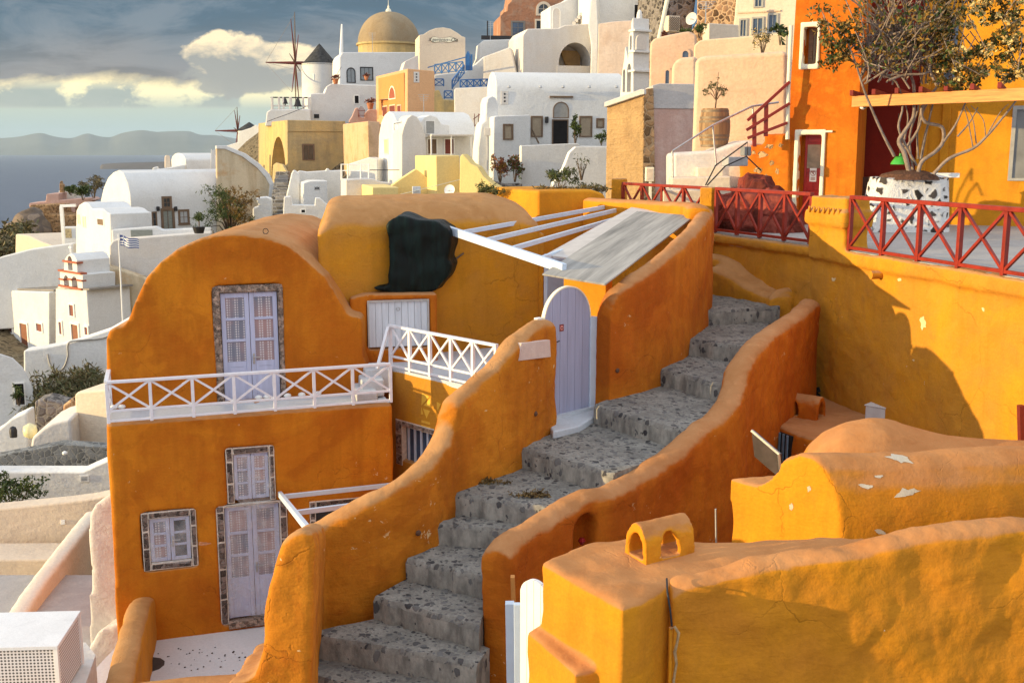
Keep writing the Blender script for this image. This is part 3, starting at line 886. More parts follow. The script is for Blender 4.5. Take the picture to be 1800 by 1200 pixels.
# black draped cover
FC = Face(680, 500, 21.3, 12)
cpx = [(682, 517), (690, 519), (715, 520), (745, 519), (766, 512), (777, 496), (786, 486), (792, 466), (785, 455), (791, 430), (791, 412), (786, 402), (773, 396), (768, 389), (748, 388), (730, 386), (714, 380), (697, 377), (688, 384), (679, 394), (678, 402), (681, 420), (680, 435), (683, 460), (681, 485)]
mb = MB().prism([FC.pt(*p) for p in cpx], V((0.12, 0.9, 0)))
mb.prism([FC.pt(*p) for p in ((654, 506), (658, 502), (684, 500), (690, 519), (660, 513))], V((0.02, 0.4, 0)))
def cover_mat():
    m, nt, b = new_mat('black green tarpaulin'); N = NT(nt)
    f = N.noise(N.pos((5.0, 5.0, 0.9)), 1.2, 4, 0.55, 0.8)
    N.l(N.ramp(f, 0.35, 0.75, (0.002, 0.004, 0.0035, 1), (0.005, 0.017, 0.014, 1)), b.inputs['Base Color'])
    b.inputs['Roughness'].default_value = 0.5; b.inputs['Specular IOR Level'].default_value = 0.16
    N.bump(b, f, 0.35, 0.12)
    return m
bb = mb.build('covered_barbecue', cover_mat())
tag(bb, 'bulky black tarpaulin cover draped over something on the plinth', 'cover')
soften(bb, 0.04, 8, 0.10, 0.5, 0.0)

# pale blue pergola beams and the board roof
pg = thing('courtyard_pergola', 'pale blue pergola beams and grey weathered boards roofing part of the courtyard', 'pergola', P(985, 700, 17.6))
PA, PB = P(788, 404, 22.15), P(992, 472, 17.75)
MB().bar(PA, PB, 0.09, 0.16).build('beam', PALEBLUE, pg, bevel=0.008, seg=1)
for x0, y0, x1, y1, Y1 in ((806, 409, 1064, 364, 26.0), (848, 424, 1082, 370, 25.4), (893, 440, 1100, 380, 24.8), (946, 456, 1120, 395, 24.2)):
    k = (x0 - 788) / 204.0
    kk = k * PA.y / (PA.y * k + PB.y * (1 - k)) if False else k
    # perspective-correct point on the beam
    wA, wB = 1 / PA.y, 1 / PB.y
    tt = k * wA / (k * wA + (1 - k) * wB) if True else k
    tt = (k / PB.y * 0 + k) if False else (k * PA.y / (PB.y + k * (PA.y - PB.y)))
    q0 = PA + (PB - PA) * tt
    MB().bar(q0, P(x1, y1, Y1), 0.06, 0.09).build('rafter', PALEBLUE, pg, bevel=0.006, seg=1)
def slab4(pts, th, mat, name, par):
    nn = (pts[1] - pts[0]).cross(pts[3] - pts[0]).normalized()
    if nn.z < 0: nn = -nn
    return MB().prism(pts, -nn * th).build(name, mat, par, bevel=0.006, seg=1)
slab4([P(953, 481, 17.55), P(1064, 499, 16.9), P(1221, 379, 21.6), P(1120, 371, 23.0)], 0.03, BOARDS, 'board_roof', pg)
slab4([P(957, 448, 19.2), P(1030, 456, 18.6), P(1168, 373, 23.4), P(1110, 364, 24.6)], 0.03, BOARDSL, 'board_roof', pg)

# ================================================================ stairs
ZS = [-3.1 - 0.3 * i for i in range(10)]
NOSE = [((1256, 545), (1352, 540)), ((1225, 598), (1330, 612)), ((1152, 645), (1275, 676)), ((1062, 717), (1200, 755)), ((925, 788), (1075, 832)),
        ((829, 870), (960, 892)), ((801, 922), (900, 930)), ((744, 987), (850, 1012)), ((686, 1055), (840, 1100)), ((540, 1113), (836, 1165))]
stair = thing('cobbled_stairway', 'grey cobbled public stairway climbing between two orange walls', 'stairway', Pz(690, 1130, -6.1))
Rn = random.Random(4)
edges = []
for (a, b), z in zip(NOSE, ZS):
    edges.append((Pz(a[0], a[1], z), Pz(b[0], b[1], z)))
def step_mesh(front, back, z, zlow, xr=1.0, xl=1.0):
    """tread between two nosing lines with a hand-laid, wavering edge"""
    f0, f1 = front; b0, b1 = back
    ext = (f1 - f0).normalized() * 0.25; ext.z = 0
    f0 = V((f0.x, f0.y, z)) - ext * xl; f1 = V((f1.x, f1.y, z)) + ext * xr
    n = 16; m = 5
    top = []; 
    wob = [Rn.uniform(-0.035, 0.035) for _ in range(n + 1)]
    nz = [Rn.uniform(-0.02, 0.012) for _ in range(n + 1)]
    rows = []
    for i in range(n + 1):
        k = i / n
        f = f0.lerp(f1, k); b = V((b0.x, b0.y, z)).lerp(V((b1.x, b1.y, z)), k)
        d = (b - f).normalized()
        f = f - d * wob[i]
        col = [V((f.x, f.y, zlow)) - d * 0.01, V((f.x, f.y, z - 0.06 + nz[i])) - d * 0.02, V((f.x, f.y, z + nz[i] * 0.6)) + d * 0.025]
        for j in range(1, m + 1):
            p = f.lerp(b, j / m); p.z = z + Rn.uniform(-0.014, 0.014)
            col.append(p)
        col.append(V((b.x, b.y, zlow)))
        rows.append(col)
    return MB().loft(rows)
land = (V((3.9, 24.3, 0)), V((5.6, 24.3, 0)))
for i in range(10):
    bk = edges[i - 1] if i else land
    q0 = bk[0].copy(); q1 = bk[1].copy()
    dd = ((q0 + q1) / 2 - (edges[i][0] + edges[i][1]) / 2); dd.z = 0; dd = dd.normalized() * 0.14
    s = step_mesh(edges[i], (q0 + dd - (q1 - q0).normalized() * 0.25, q1 + dd + (q1 - q0).normalized() * (0.25 if i == 0 else 0.02)), ZS[i], ZS[i] - 0.5, 1.0 if i == 0 else 0.1, 0.1 if i > 8 else 1.0)
    s.build('step', COBBLE, stair, smooth=50)
z = ZS[9] - 0.3
s = step_mesh((Pz(540, 1186, z), Pz(834, 1240, z)), edges[9], z, z - 0.6, 0.02, 0.1); s.build('step', COBBLE, stair, smooth=50)
s = step_mesh((Pz(538, 1290, z - .3), Pz(842, 1330, z - .3)), (Pz(540, 1186, z - .3), Pz(842, 1240, z - .3)), z - 0.3, z - 0.9, 0.02, 0.1); s.build('step', COBBLE, stair, smooth=50)
# gate sill: bluish white slab
mb = MB(); zs = ZS[4] + 0.10
mb.prism([Pz(972, 758, zs), Pz(1018, 748, zs), Pz(1075, 712, zs), Pz(1042, 712, zs), Pz(962, 742, zs)], V((0, 0, -0.5)))
gs_ = mb.build('gate_sill', COURTF, bevel=0.03); tag(gs_, 'pale blue white threshold slab below the lilac arched gate', 'threshold')

# dead leaves swept against a step
mb = MB(); R = random.Random(3)
leaf_cloud(mb, [(Pz(860, 846, ZS[5] + 0.03), (0.25, 0.08, 0.03), 260), (Pz(935, 868, ZS[5] + 0.03), (0.3, 0.08, 0.03), 300)], 0.045, R, (0,), 0.6)
lf = mb.build('dry_leaves', leafmat('dead leaves', (0.06, 0.035, 0.012), (0.26, 0.17, 0.06), 6.0), fix=False); tag(lf, kind='stuff')

# ---------------------------------------------------------------- W1: wall left of the stairs
def plan_pt(px, py, Y): 
    p = P(px, py, Y); return (p.x, p.y)
W1 = [(520, 926, 13.05), (560, 905, 13.05), (620, 875, 13.15), (700, 826, 13.45), (750, 772, 13.9), (768, 715, 14.15), (792, 682, 14.35), (850, 632, 14.9), (882, 592, 15.25), (918, 564, 15.8), (932, 560, 16.05), (944, 560, 16.3)]
pts = []
for px, py, Y in W1:
    p = P(px, py, Y + 0.26); pts.append((p.x, p.y, p.z, -9.0))
w1 = sweep_wall(pts, 0.34, side=-1, rnd=0.9, k=8, batter=0.06)
# buttress at the foot, falling towards the viewer
FBt = Face(545, 920, 10.4, 0)
w1.prism([FBt.pt(*p) for p in ((550, 934), (530, 929), (512, 937), (497, 955), (484, 990), (473, 1035), (466, 1085), (461, 1140), (452, 1178), (436, 1192), (400, 1200), (400, 1290), (545, 1290), (550, 1100), (556, 960))], V((-0.42, 3.0, -1.00)))
ob = w1.build('stair_wall', STAIRO)
tag(ob, 'long orange wall snaking down the left side of the cobbled stairs', 'wall')
soften(ob, 0.036, 6, 0.07, 0.6, 0.02)
# low wall closing the court at the bottom of the picture
lw = sweep_wall([(-8.6, 12.3, -6.66, -9.9), (-6.5, 12.2, -6.60, -9.9), (-4.6, 12.25, -6.52, -9.9), (-2.9, 12.5, -6.46, -9.9)], 0.42, rnd=0.5)
ob = lw.build('court_wall', OCHRE); tag(ob, 'low orange wall along the bottom edge in front of the lower court', 'wall'); soften(ob, 0.04, 4, 0.04, 0.5)
pp = [P(178, 1215, 13.6), P(200, 1130, 15.5), P(222, 1062, 17.5), P(232, 1048, 18.3)]
lw = sweep_wall([(p.x, p.y, p.z, -9.5) for p in pp], 0.40, side=-1, rnd=0.5)
ob = lw.build('court_side_wall', OCHRE); tag(ob, 'sloping brown orange wall at the left of the lower court', 'wall'); soften(ob, 0.04, 4, 0.04, 0.5)
# lower court floor
mb = MB(); mb.prism([V((-7.4, 12.2, ZLOW)), V((-2.2, 12.2, ZLOW)), V((-2.2, 19.6, ZLOW)), V((-7.0, 18.2, ZLOW))], V((0, 0, -0.3)))
def court_mat():
    m = plaster('white court floor', (0.62, 0.62, 0.64), (0.56, 0.565, 0.585), scale=1.5, streak=0.05, stain=0.12, bump=0.2)
    return m
tag(mb.build('court_floor', court_mat()), kind='structure')
mb = MB(); R = random.Random(12)
for _ in range(42):
    px = 400 + R.gauss(-40, 45); py = 1150 + R.gauss(0, 14)
    c = Pz(px, py, ZLOW + 0.004); r = R.uniform(0.008, 0.022)
    mb.lathe(c, [(r, 0), (r * 0.8, r * 0.5), (0.001, r * 0.7)], 5)
mb.lathe(Pz(258, 1168, ZLOW), [(0.30, 0), (0.24, 0.03), (0.001, 0.06)], 12)
dbm = mb.build('court_debris', simple('dark droppings', (0.05, 0.04, 0.035), 0.9)); tag(dbm, kind='stuff')

# ---------------------------------------------------------------- marble plaque and gate
FG = Face(955, 640, 16.58, 45)
g0, g1 = FG.sz(957, 640)[0], FG.sz(1036, 640)[0]; gz0, gz1 = FG.sz(1005, 737)[1], FG.sz(1000, 505)[1]
gate = thing('arched_gate', 'lilac plank gate with rounded top standing between the orange stair walls', 'gate', FG.at((g0 + g1) / 2, gz0))
out = arch_sz(g0, g1, gz0, gz1, 24)
mb = MB(); npl = 6; r = (g1 - g0) / 2; gc = (g0 + g1) / 2
for i in range(npl):
    a = g0 + (g1 - g0) * i / npl + 0.003; b = g0 + (g1 - g0) * (i + 1) / npl - 0.003
    poly = [(a, gz0), (b, gz0)]
    for j in range(7):
        s = b + (a - b) * j / 6
        poly.append((s, gz1 - r + math.sqrt(max(0, r * r - (s - gc) ** 2))))
    mb.fpoly(FG, poly, -0.02, 0.0)
mb.fpoly(FG, [(s * 1.0, z) for s, z in arch_sz(g0 + 0.004, g1 - 0.004, gz0 + 0.01, gz1 - 0.004, 24)], -0.045, -0.021)
mb.build('planks', LILACD, gate)
mb = MB()
for i in range(24):
    a0_, a1_ = math.pi * i / 24, math.pi * (i + 1) / 24
    q = [(gc + R_ * math.cos(a), gz1 - r + R_ * math.sin(a)) for R_, a in ((r, a0_), (r, a1_), (r + 0.022, a1_), (r + 0.022, a0_))]
    mb.fpoly(FG, q, -0.06, 0.005)
mb.fbox(FG, g0 - 0.022, g0 - 0.0005, gz1 - r - 0.35, gz1 - r, -0.06, 0.005)
mb.build('edge_trim', CREAMT, gate)
mb = MB(); mb.fbox(FG, g1 + 0.004, g1 + 0.17, gz0 - 0.05, gz1 - r + 0.0, -0.1, 0.02).build('gate_post', PALEBLUE, gate, bevel=0.006)
mb = MB(); s, z = FG.sz(987, 576); mb.fbox(FG, s - 0.048, s + 0.048, z - 0.055, z + 0.055, 0, 0.006)
sg = mb.build('sign', simple('red brown sign', (0.22, 0.05, 0.05), 0.5), gate)
mb = MB()
ring = [(s + 0.034 * math.cos(a), z + 0.034 * math.sin(a)) for a in [i * math.pi / 8 for i in range(16)]]
mb.fpoly(FG, ring, 0.006, 0.009)
sg2 = mb.build('sign_disc', simple('pink sign disc', (0.70, 0.28, 0.25), 0.5), sg)
MB().fbox(FG, s - 0.022, s + 0.022, z - 0.008, z + 0.008, 0.0095, 0.012).build('sign_bar', simple('dark sign bar', (0.10, 0.02, 0.02), 0.5), sg)
mb = MB(); s, z = FG.sz(966, 604); mb.fbox(FG, s - .02, s + .02, z - .05, z + .04, 0, .012).bar(FG.at(s, z, 0.012), FG.at(s, z, 0.06), 0.015, 0.015).bar(FG.at(s, z, 0.055), FG.at(s + 0.17, z + 0.03, 0.055), 0.014, 0.014)
mb.build('handle', IRON, gate)
s, z = FG.sz(954, 560)
MB().fbox(FG, g0 - 0.14, g0 - 0.024, z - 0.06, z + 0.015, -0.1, -0.02).build('latch_block', WHITEP, gate, bevel=0.01)

# ---------------------------------------------------------------- W3: wall right of the gate, and the pergola's rim
W3 = [(1046, 545, 17.25), (1058, 512, 17.35), (1085, 490, 17.6), (1130, 458, 18.2), (1172, 424, 19.1), (1200, 396, 20.1), (1218, 374, 21.0), (1226, 364, 21.6)]
pts = [(lambda p: (p.x, p.y, p.z, -6.0))(P(q[0], q[1], q[2] + .22)) for q in W3]
w3 = sweep_wall(pts, 0.36, side=-1, rnd=0.9, k=8, batter=0.12)
ob = w3.build('stair_wall', RUST); tag(ob, 'tall rust orange wall rising beside the stairs right of the lilac gate', 'wall')
soften(ob, 0.04, 6, 0.06, 0.7, 0.02)
rim = [(1249, 362, 21.3), (1235, 356, 22.2), (1190, 354, 23.6), (1120, 350, 25.5), (1050, 347, 27.0)]
pts = [(lambda p: (p.x, p.y, p.z, -6.0))(P(*q)) for q in rim]
w4 = sweep_wall(pts, 0.45, side=1, rnd=0.4, k=6)
ob = w4.build('rim_wall', NEARO); tag(ob, 'pale topped orange rim wall behind the grey board roof', 'wall'); soften(ob, 0.05, 4, 0.04, 0.6)
FO = Face(992, 500, 18.9, -32)
w = MB().fpoly(FO, [FO.sz(*p) for p in ((990, 480), (1066, 480), (1066, 640), (990, 640))], -0.25, 0).build('gate_side_wall', YELLOWO, bevel=0.03)
tag(w, 'bright golden wall patch showing above the lilac gate', 'wall')
# ---------------------------------------------------------------- W2: wall right of the stairs
W2 = [(846, 962, 12.25), (868, 934, 12.5), (905, 912, 12.8), (960, 880, 13.25), (1005, 856, 13.55), (1050, 848, 13.8), (1100, 820, 14.4), (1150, 788, 14.95), (1205, 742, 15.5), (1245, 710, 16.0), (1266, 672, 16.5), (1275, 636, 16.9), (1303, 598, 17.6), (1342, 568, 18.7), (1378, 546, 19.8), (1404, 524, 20.9)]
pts = [(lambda p: (p.x, p.y, p.z, -8.0))(P(*q)) for q in W2]
w2 = sweep_wall(pts, 0.42, side=-1, rnd=0.75, k=6, batter=0.0)
ob = w2.build('stair_wall', RUST); tag(ob, 'low winding rust orange wall on the right side of the cobbled stairs', 'wall')
# arched niche in its outer side
def drop(o_, px, py):
    """where a sight line first meets an object: world point and normal"""
    bpy.context.view_layer.update()
    oe = o_.evaluated_get(bpy.context.evaluated_depsgraph_get()); iv = o_.matrix_world.inverted()
    ok, loc, nr, _ = oe.ray_cast(iv @ V((0, 0, 0)), (iv.to_3x3() @ ray(px, py)).normalized())
    return (o_.matrix_world @ loc, (o_.matrix_world.to_3x3() @ nr).normalized()) if ok else (None, None)
cN, ndir = drop(ob, 1030, 935)
ndir.z = 0; ndir.normalize(); tdir = V((-ndir.y, ndir.x, 0))
nb = MB()
nb.prism([V((cN.x, cN.y, 0)) + tdir * s_ + ndir * 0.5 + V((0, 0, zz)) for s_, zz in arch_sz(-0.21, 0.21, cN.z - 0.6, cN.z + 0.23, 12)], -ndir * 0.80)
cut(ob, [nb])
soften(ob, 0.036, 6, 0.06, 0.5, 0.02)
n2 = MB().lathe(cN - ndir * 0.12 + V((0.03, 0, -0.2)), [(0.02, 0), (0.05, 0.05), (0.03, 0.09)], 8).build('red_lamp', simple('red glass lamp', (0.25, 0.01, 0.015), 0.2)); tag(n2, 'tiny dark red lamp inside the arched wall niche', 'lamp')
W1o = [o for o in COL.objects if 'snaking' in (o.get('label') or '')][0]
qs = [drop(W1o, *c_) for c_ in ((910, 602), (911, 634), (952, 627), (951, 597))]
qn = sum((n_ for _, n_ in qs), V((0, 0, 0))); qn.z = 0; qn.normalize()
qd = max((p_ - qs[0][0]).dot(qn) for p_, _ in qs)
qp = [p_ - qn * (p_ - qs[0][0]).dot(qn) + qn * (qd + 0.02) for p_, _ in qs]
qp[2] = qp[2] + (qp[2] - qp[1]) * .16; qp[3] = qp[3] + (qp[3] - qp[0]) * .16
q = MB().prism(qp, -qn * 0.08).build('wall_plaque', plaster('pink marble', (0.62, 0.48, 0.42), (0.56, 0.42, 0.37), (0.70, 0.58, 0.50), scale=0.5, streak=0.2, stain=0.3, bump=0.2), bevel=0.006, seg=1)
tag(q, 'blank pinkish marble plaque on the wall end beside the gate', 'plaque')
walls_ = {o.get('label', ''): o for o in COL.objects if o.name.startswith('stair_wall')}
for (px, py, key, lab) in ((735, 936, 'snaking', 'rusty anchor bolt low on the long stair wall'), (941, 727, 'snaking', 'rusty anchor bolt near the gate end of the long stair wall'), (1085, 651, 'tall rust', 'rusty anchor bolt on the tall wall right of the gate')):
    w_ = [o for l_, o in walls_.items() if key in l_][0]
    c, nr = drop(w_, px, py)
    if c is None: continue
    o = MB().tube([c - nr * 0.02, c + nr * 0.012, c + nr * 0.03], [0.04, 0.04, 0.022], 10).build('anchor_bolt', bpy.data.materials.get('rusty iron') or simple('rusty iron', (0.10, 0.05, 0.03), 0.9), smooth=40); tag(o, lab, 'bolt', 'rusty anchor bolts')

R = random.Random(19)
for px, py in ((455, 708), (470, 709), (506, 710), (531, 709), (559, 707), (200, 716), (214, 720)):
    c = Pz(px, py, ZBAL + 0.06)
    c = FU.pt(px, py, 0.12); c.z = ZBAL + 0.05
    o = MB().lathe(c, [(0.05, 0), (0.075, 0.02), (0.06, 0.05), (0.02, 0.068)], 9).build('white_stone', WHITEP, smooth=180); tag(o, 'small white stone lying on the balcony floor against the gable', 'stone', 'white stones on the balcony')
# ================================================================ FOREGROUND RIGHT
def decal(ob, polys, mat, name, parent=None, off=0.004, fan=True):
    """thin flakes lying on a surface: each polygon point is dropped on the mesh along its sight line"""
    bpy.context.view_layer.update()
    dg = bpy.context.evaluated_depsgraph_get(); oe = ob.evaluated_get(dg)
    iv = ob.matrix_world.inverted()
    mb = MB()
    def hit(px, py):
        d = ray(px, py).normalized()
        o_ = iv @ V((0, 0, 0)); dd = (iv.to_3x3() @ d).normalized()
        ok, loc, nrm, _ = oe.ray_cast(o_, dd)
        return (ob.matrix_world @ (loc + nrm * off), ob.matrix_world.to_3x3() @ nrm) if ok else None
    for pl in polys:
        cx = sum(p[0] for p in pl) / len(pl); cy_ = sum(p[1] for p in pl) / len(pl)
        # subdivide the outline and add a middle ring so that the flake follows the surface
        outl = []
        for i in range(len(pl)):
            a, b = pl[i], pl[(i + 1) % len(pl)]
            for j in range(3):
                k = j / 3; outl.append((a[0] + (b[0] - a[0]) * k + random.uniform(-.6, .6), a[1] + (b[1] - a[1]) * k + random.uniform(-.4, .4)))
        r1 = [hit(*p) for p in outl]
        r2 = [hit(cx + (p[0] - cx) * .5, cy_ + (p[1] - cy_) * .5) for p in outl]
        c = hit(cx, cy_)
        if c is None or any(x is None for x in r1 + r2): continue
        n = len(outl)
        vs = [x[0] for x in r1] + [x[0] for x in r2] + [c[0]]
        fs = [[i, (i + 1) % n, n + (i + 1) % n, n + i] for i in range(n)] + [[n + i, n + (i + 1) % n, 2 * n] for i in range(n)]
        mb.add(vs, fs)
    if not mb.v: return None
    return mb.build(name, mat, parent, smooth=180)

def blobpoly(cx, cy, rx, ry, n, R, rot=0.0):
    o = []
    for i in range(n):
        a = 2 * math.pi * i / n; k = R.uniform(0.5, 1.15)
        x, y = rx * k * math.cos(a), ry * k * math.sin(a)
        o.append((cx + x * math.cos(rot) - y * math.sin(rot), cy + x * math.sin(rot) + y * math.cos(rot)))
    return o
FLAKE = plaster('bare white plaster', (0.58, 0.51, 0.40), (0.48, 0.41, 0.31), scale=0.4, streak=0.2, stain=0.3, bump=0.3)

# ---- near house: flat roofed block with a vent, big wall in front
nb = thing('near_house', 'bright orange block with flat salmon roof at the bottom right of the stairs', 'house', P(1030, 1200, 8.6))
zt = -3.51
pa = P(951, 985, 8.9); pb = P(1093, 1071, 7.95)
plan = [(pa.x, pa.y), (pb.x, pb.y), (1.02, 8.05), (1.35, 8.5), (3.3, 8.75), (3.3, 9.6), (2.5, 9.5), (1.9, 9.45), (1.3, 9.5), (0.72, 9.45)]
mb = MB().prism([V((x, y, zt)) for x, y in plan], V((0, 0, -4.5)))
mb.prism([V((x, y, -4.13)) for x, y in ((pa.x - 0.13, pa.y - 0.02), (pb.x - 0.35, pb.y + 0.15), (pb.x, pb.y + 0.3), (pa.x + 0.1, pa.y + 0.2))], V((0, 0, -4)))
body = mb.build('wall', NEARO, nb); soften(body, 0.028, 10, 0.07, 0.5, 0.006)
def cross_vent(name, label, c, w, L, h, rot, mat, parent=None, voxel=0.014, cat='roof vent'):
    """two little crossing barrel vaults, open at the four ends"""
    c = V(c); mb = MB(); cuts = []
    for a in (rot, rot + math.pi / 2):
        u = V((math.cos(a), math.sin(a), 0)); n = V((-u.y, u.x, 0))
        if a > rot + .1: L = L * 1.08
        mb.prism([c - u * L / 2 + n * s + V((0, 0, z)) for s, z in arch_sz(-w / 2, w / 2, -0.08, h, 14, h * 0.8)], u * L)
        iw = w * 0.33
        cuts.append(MB().prism([c - u * (L / 2 + .1) + n * s + V((0, 0, z)) for s, z in arch_sz(-iw, iw, 0.02, h * 0.72, 12, h * 0.5)], u * (L + .2)))
    ob = mb.build(name, mat, parent)
    if parent is None: tag(ob, label, cat)
    cut(ob, cuts); soften(ob, voxel, 4, 0.02, 0.12)
    return ob
cross_vent('roof_vent', 'small orange cross vault vent on the near flat roof', Pz(1160, 972, zt), 0.31, 0.54, 0.33, rad(30), NEARO, nb)
FW = [(1168, 1016, 8.30), (1190, 1004, 8.31), (1300, 976, 8.36), (1400, 960, 8.40), (1480, 948, 8.43), (1560, 930, 8.46), (1650, 918, 8.50), (1800, 900, 8.58), (1980, 868, 8.68), (2200, 830, 8.8)]
pts = [(lambda p: (p.x, p.y, p.z, -7.5))(P(q[0], q[1], q[2] + 0.30)) for q in FW]
fw_ = sweep_wall(pts, 0.30, side=-1, rnd=0.45, k=6)
fwo = fw_.build('boundary_wall', NEARO); tag(fwo, 'large rough golden brown wall filling the lower right corner', 'wall')
soften(fwo, 0.026, 8, 0.10, 0.5, 0.02)
rp = thing('pipe', 'thin orange painted pipe with a frayed rope beside the big rough wall', 'pipe', P(1180, 1200, 8.2))
mb = MB(); mb.tube([P(1179, 1102, 8.22), P(1177, 1250, 8.22)], 0.016, 8); mb.build('tube', NEARO, rp, smooth=60)
mb = MB(); R = random.Random(5)
mb.tube([P(1180, 1104, 8.2), P(1186, 1101, 8.16), P(1193, 1112, 8.17), P(1190, 1130, 8.2), P(1186, 1145, 8.2), P(1189, 1165, 8.2), P(1184, 1195, 8.2), P(1186, 1250, 8.2)], [0.010, 0.012, 0.013, 0.011, 0.014, 0.011, 0.012, 0.011], 6)
mb.build('rope', simple('old rope', (0.40, 0.26, 0.13), 0.95, 0.3, 30), rp, smooth=60)
mb = MB(); mb.tube([P(1172, 1016, 8.36), P(1173, 1040, 8.22), P(1178, 1070, 8.17), P(1181, 1100, 8.17)], 0.008, 6)
tag(mb.build('cable', IRON, smooth=60), 'thin dark cable running down the seam beside the big rough wall', 'cable')

# white gate and its posts below the stairs
FWg = Face(930, 1060, 10.3, -40)
gt = thing('lower_gate', 'small white plank gate with rounded top beside blue post at the bottom of the stairs', 'gate', P(925, 1230, 10.3))
s0, s1, z0, z1 = rect_sz(FWg, 914, 1020, 962, 1260)
mb = MB(); npl = 4; r = (s1 - s0) / 2; gc = (s0 + s1) / 2
for i in range(npl):
    a = s0 + (s1 - s0) * i / npl + 0.003; b = s0 + (s1 - s0) * (i + 1) / npl - 0.003
    poly = [(a, z0), (b, z0)] + [(b + (a - b) * j / 6, z1 - r + math.sqrt(max(0, r * r - ((b + (a - b) * j / 6) - gc) ** 2))) for j in range(7)]
    mb.fpoly(FWg, poly, -0.05, 0.0)
mb.build('planks', WHITEP, gt)
mb = MB(); mb.bar(P(909, 1060, 10.7), P(911, 1290, 10.7), 0.07, 0.07); mb.build('hinge_post', PALEBLUE, gt, bevel=0.005)
mb = MB(); mb.bar(P(896, 1058, 11.3), P(900, 1290, 11.3), 0.10, 0.10)
tag(mb.build('gate_post', PALEBLUE, bevel=0.005), 'pale blue square post against the end of the stair wall', 'post')
mb = MB(); mb.bar(P(901, 1012, 11.6), P(903, 1062, 11.6), 0.09, 0.05)
tag(mb.build('timber_block', simple('orange painted timber', (0.52, 0.22, 0.05), 0.7), bevel=0.006), 'short orange timber block above the pale blue post', 'block')

# ---- near barrel vault with peeled patches, and the hump behind it
FGb = Face(1405, 797, 11.0, -50)
gp = [(1283, 1040), (1283, 838), (1300, 846), (1328, 851), (1345, 845), (1362, 828), (1380, 806), (1403, 796), (1428, 804), (1450, 826), (1467, 862), (1477, 905), (1481, 950), (1484, 1040)]
vh = thing('near_vault', 'low orange barrel vault with white peeled patches on its salmon top, lit gable facing left', 'vault', FGb.pt(1390, 1000))
vo = MB().prism([FGb.pt(*p) for p in gp], V((6.5, 0.85, 0))).build('vault_shell', NEARO, vh)
soften(vo, 0.03, 8, 0.07, 0.6, 0.006)
R = random.Random(8)
for bp_ in (blobpoly(1582, 806, 26, 8, 13, R, .2), blobpoly(1594, 866, 25, 9, 14, R, -.15), blobpoly(1522, 854, 13, 5, 10, R, .2), blobpoly(1545, 837, 8, 3, 9, R), blobpoly(1550, 935, 12, 5, 10, R, .3), blobpoly(1423, 858, 4, 7, 9, R), blobpoly(1392, 890, 4, 9, 9, R)): decal(vo, [bp_], FLAKE, 'peeled_patch', vh)
FH = Face(1530, 740, 12.6, 0)
hp = [(1400, 880), (1408, 815), (1420, 790), (1445, 765), (1482, 748), (1530, 740), (1562, 743), (1600, 756), (1650, 770), (1720, 781), (1830, 786), (1960, 790), (1960, 880)]
hz0 = FH.pt(1408, 880).z
rings = []
for dy, dz in ((-0.35, -0.62), (-0.25, -0.34), (0.0, -0.12), (0.35, 0.0), (0.9, -0.10), (1.4, -0.45)):
    rings.append([V((p.x * (1 + dy / 12.6), p.y + dy, max(hz0 - .3, p.z + (dz if p.z > hz0 + .05 else -.3) - dy * .10))) for p in [FH.pt(*q_) for q_ in hp]])
ho = MB().loft(rings).build('vault_hump', NEARO)
tag(ho, 'rounded salmon hump of a second vault just behind the peeled vault', 'vault'); soften(ho, 0.04, 8, 0.05, 0.6, 0.006)
mb = MB().tube([P(1258, 894, 11.9), P(1259, 960, 11.9)], 0.012, 6); tag(mb.build('thin_post', STEEL, smooth=60), 'thin bare metal post in the dark gap left of the peeled vault', 'post')

# ---- sunken yard on the right of the stairs
zy = -4.75
fl = MB().prism([V((0.2, 9.0, -6.4)), V((12, 9.0, -6.4)), V((12, 19.0, -6.4)), V((6.2, 21.5, -6.4)), V((4.5, 19.0, -6.4)), V((1.0, 13.0, -6.4))], V((0, 0, -0.3)))
tag(fl.build('yard_floor', GREYTOP), kind='structure')
rf = thing('low_shed', 'low flat roofed rust orange shed with barred blue window behind the stair wall', 'shed', Pz(1420, 768, -6.3))
rp_ = [Pz(1338, 737, zy), Pz(1420, 768, zy), Pz(1472, 776, zy), Pz(1640, 800, zy), Pz(1815, 815, zy), Pz(1815, 770, zy), Pz(1640, 735, zy), Pz(1446, 688, zy), Pz(1392, 684, zy)]
ro = MB().prism(rp_, V((0, 0, -2.2))).build('shed_body', RUST, rf); soften(ro, 0.04, 6, 0.05, 0.6, 0.02)
d_ = (rp_[1] - rp_[0]); FSd = Face(0, 0, 0, math.degrees(math.atan2(d_.y, d_.x)), rp_[0])
s0, s1, z0, z1 = rect_sz(FSd, 1346, 757, 1394, 800)
MB().fbox(FSd, s0, s1, z0 - 0.5, z1, -0.05, 0.06).build('window_recess', DARK, rf)
mb = MB()
for i in range(7): mb.fbox(FSd, s0 + (s1 - s0) * (i + .2) / 7, s0 + (s1 - s0) * (i + .55) / 7, z0 - .5, z1, 0.06, 0.085)
mb.build('window_bars', simple('blue grey bars', (0.16, 0.24, 0.32), 0.5), rf)
cross_vent('roof_vent', 'rust orange cross vault vent on the low shed roof', V((Pz(1398, 728, zy).x, Pz(1398, 728, zy).y, zy)), 0.40, 0.92, 0.40, rad(52), RUST, rf, 0.02)
mb = MB().prism([P(1321, 757, 14.6), P(1369, 798, 14.3), P(1373, 842, 14.3), P(1326, 802, 14.6)], V((0.05, 0.03, 0)))
pb_ = thing('leaning_board', 'dark framed board leaning below the barred shed window', 'board', P(1345, 830, 14.4))
mb.build('panel', simple('dim picture board', (0.045, 0.032, 0.032), 0.5, 0.4, 6), pb_)
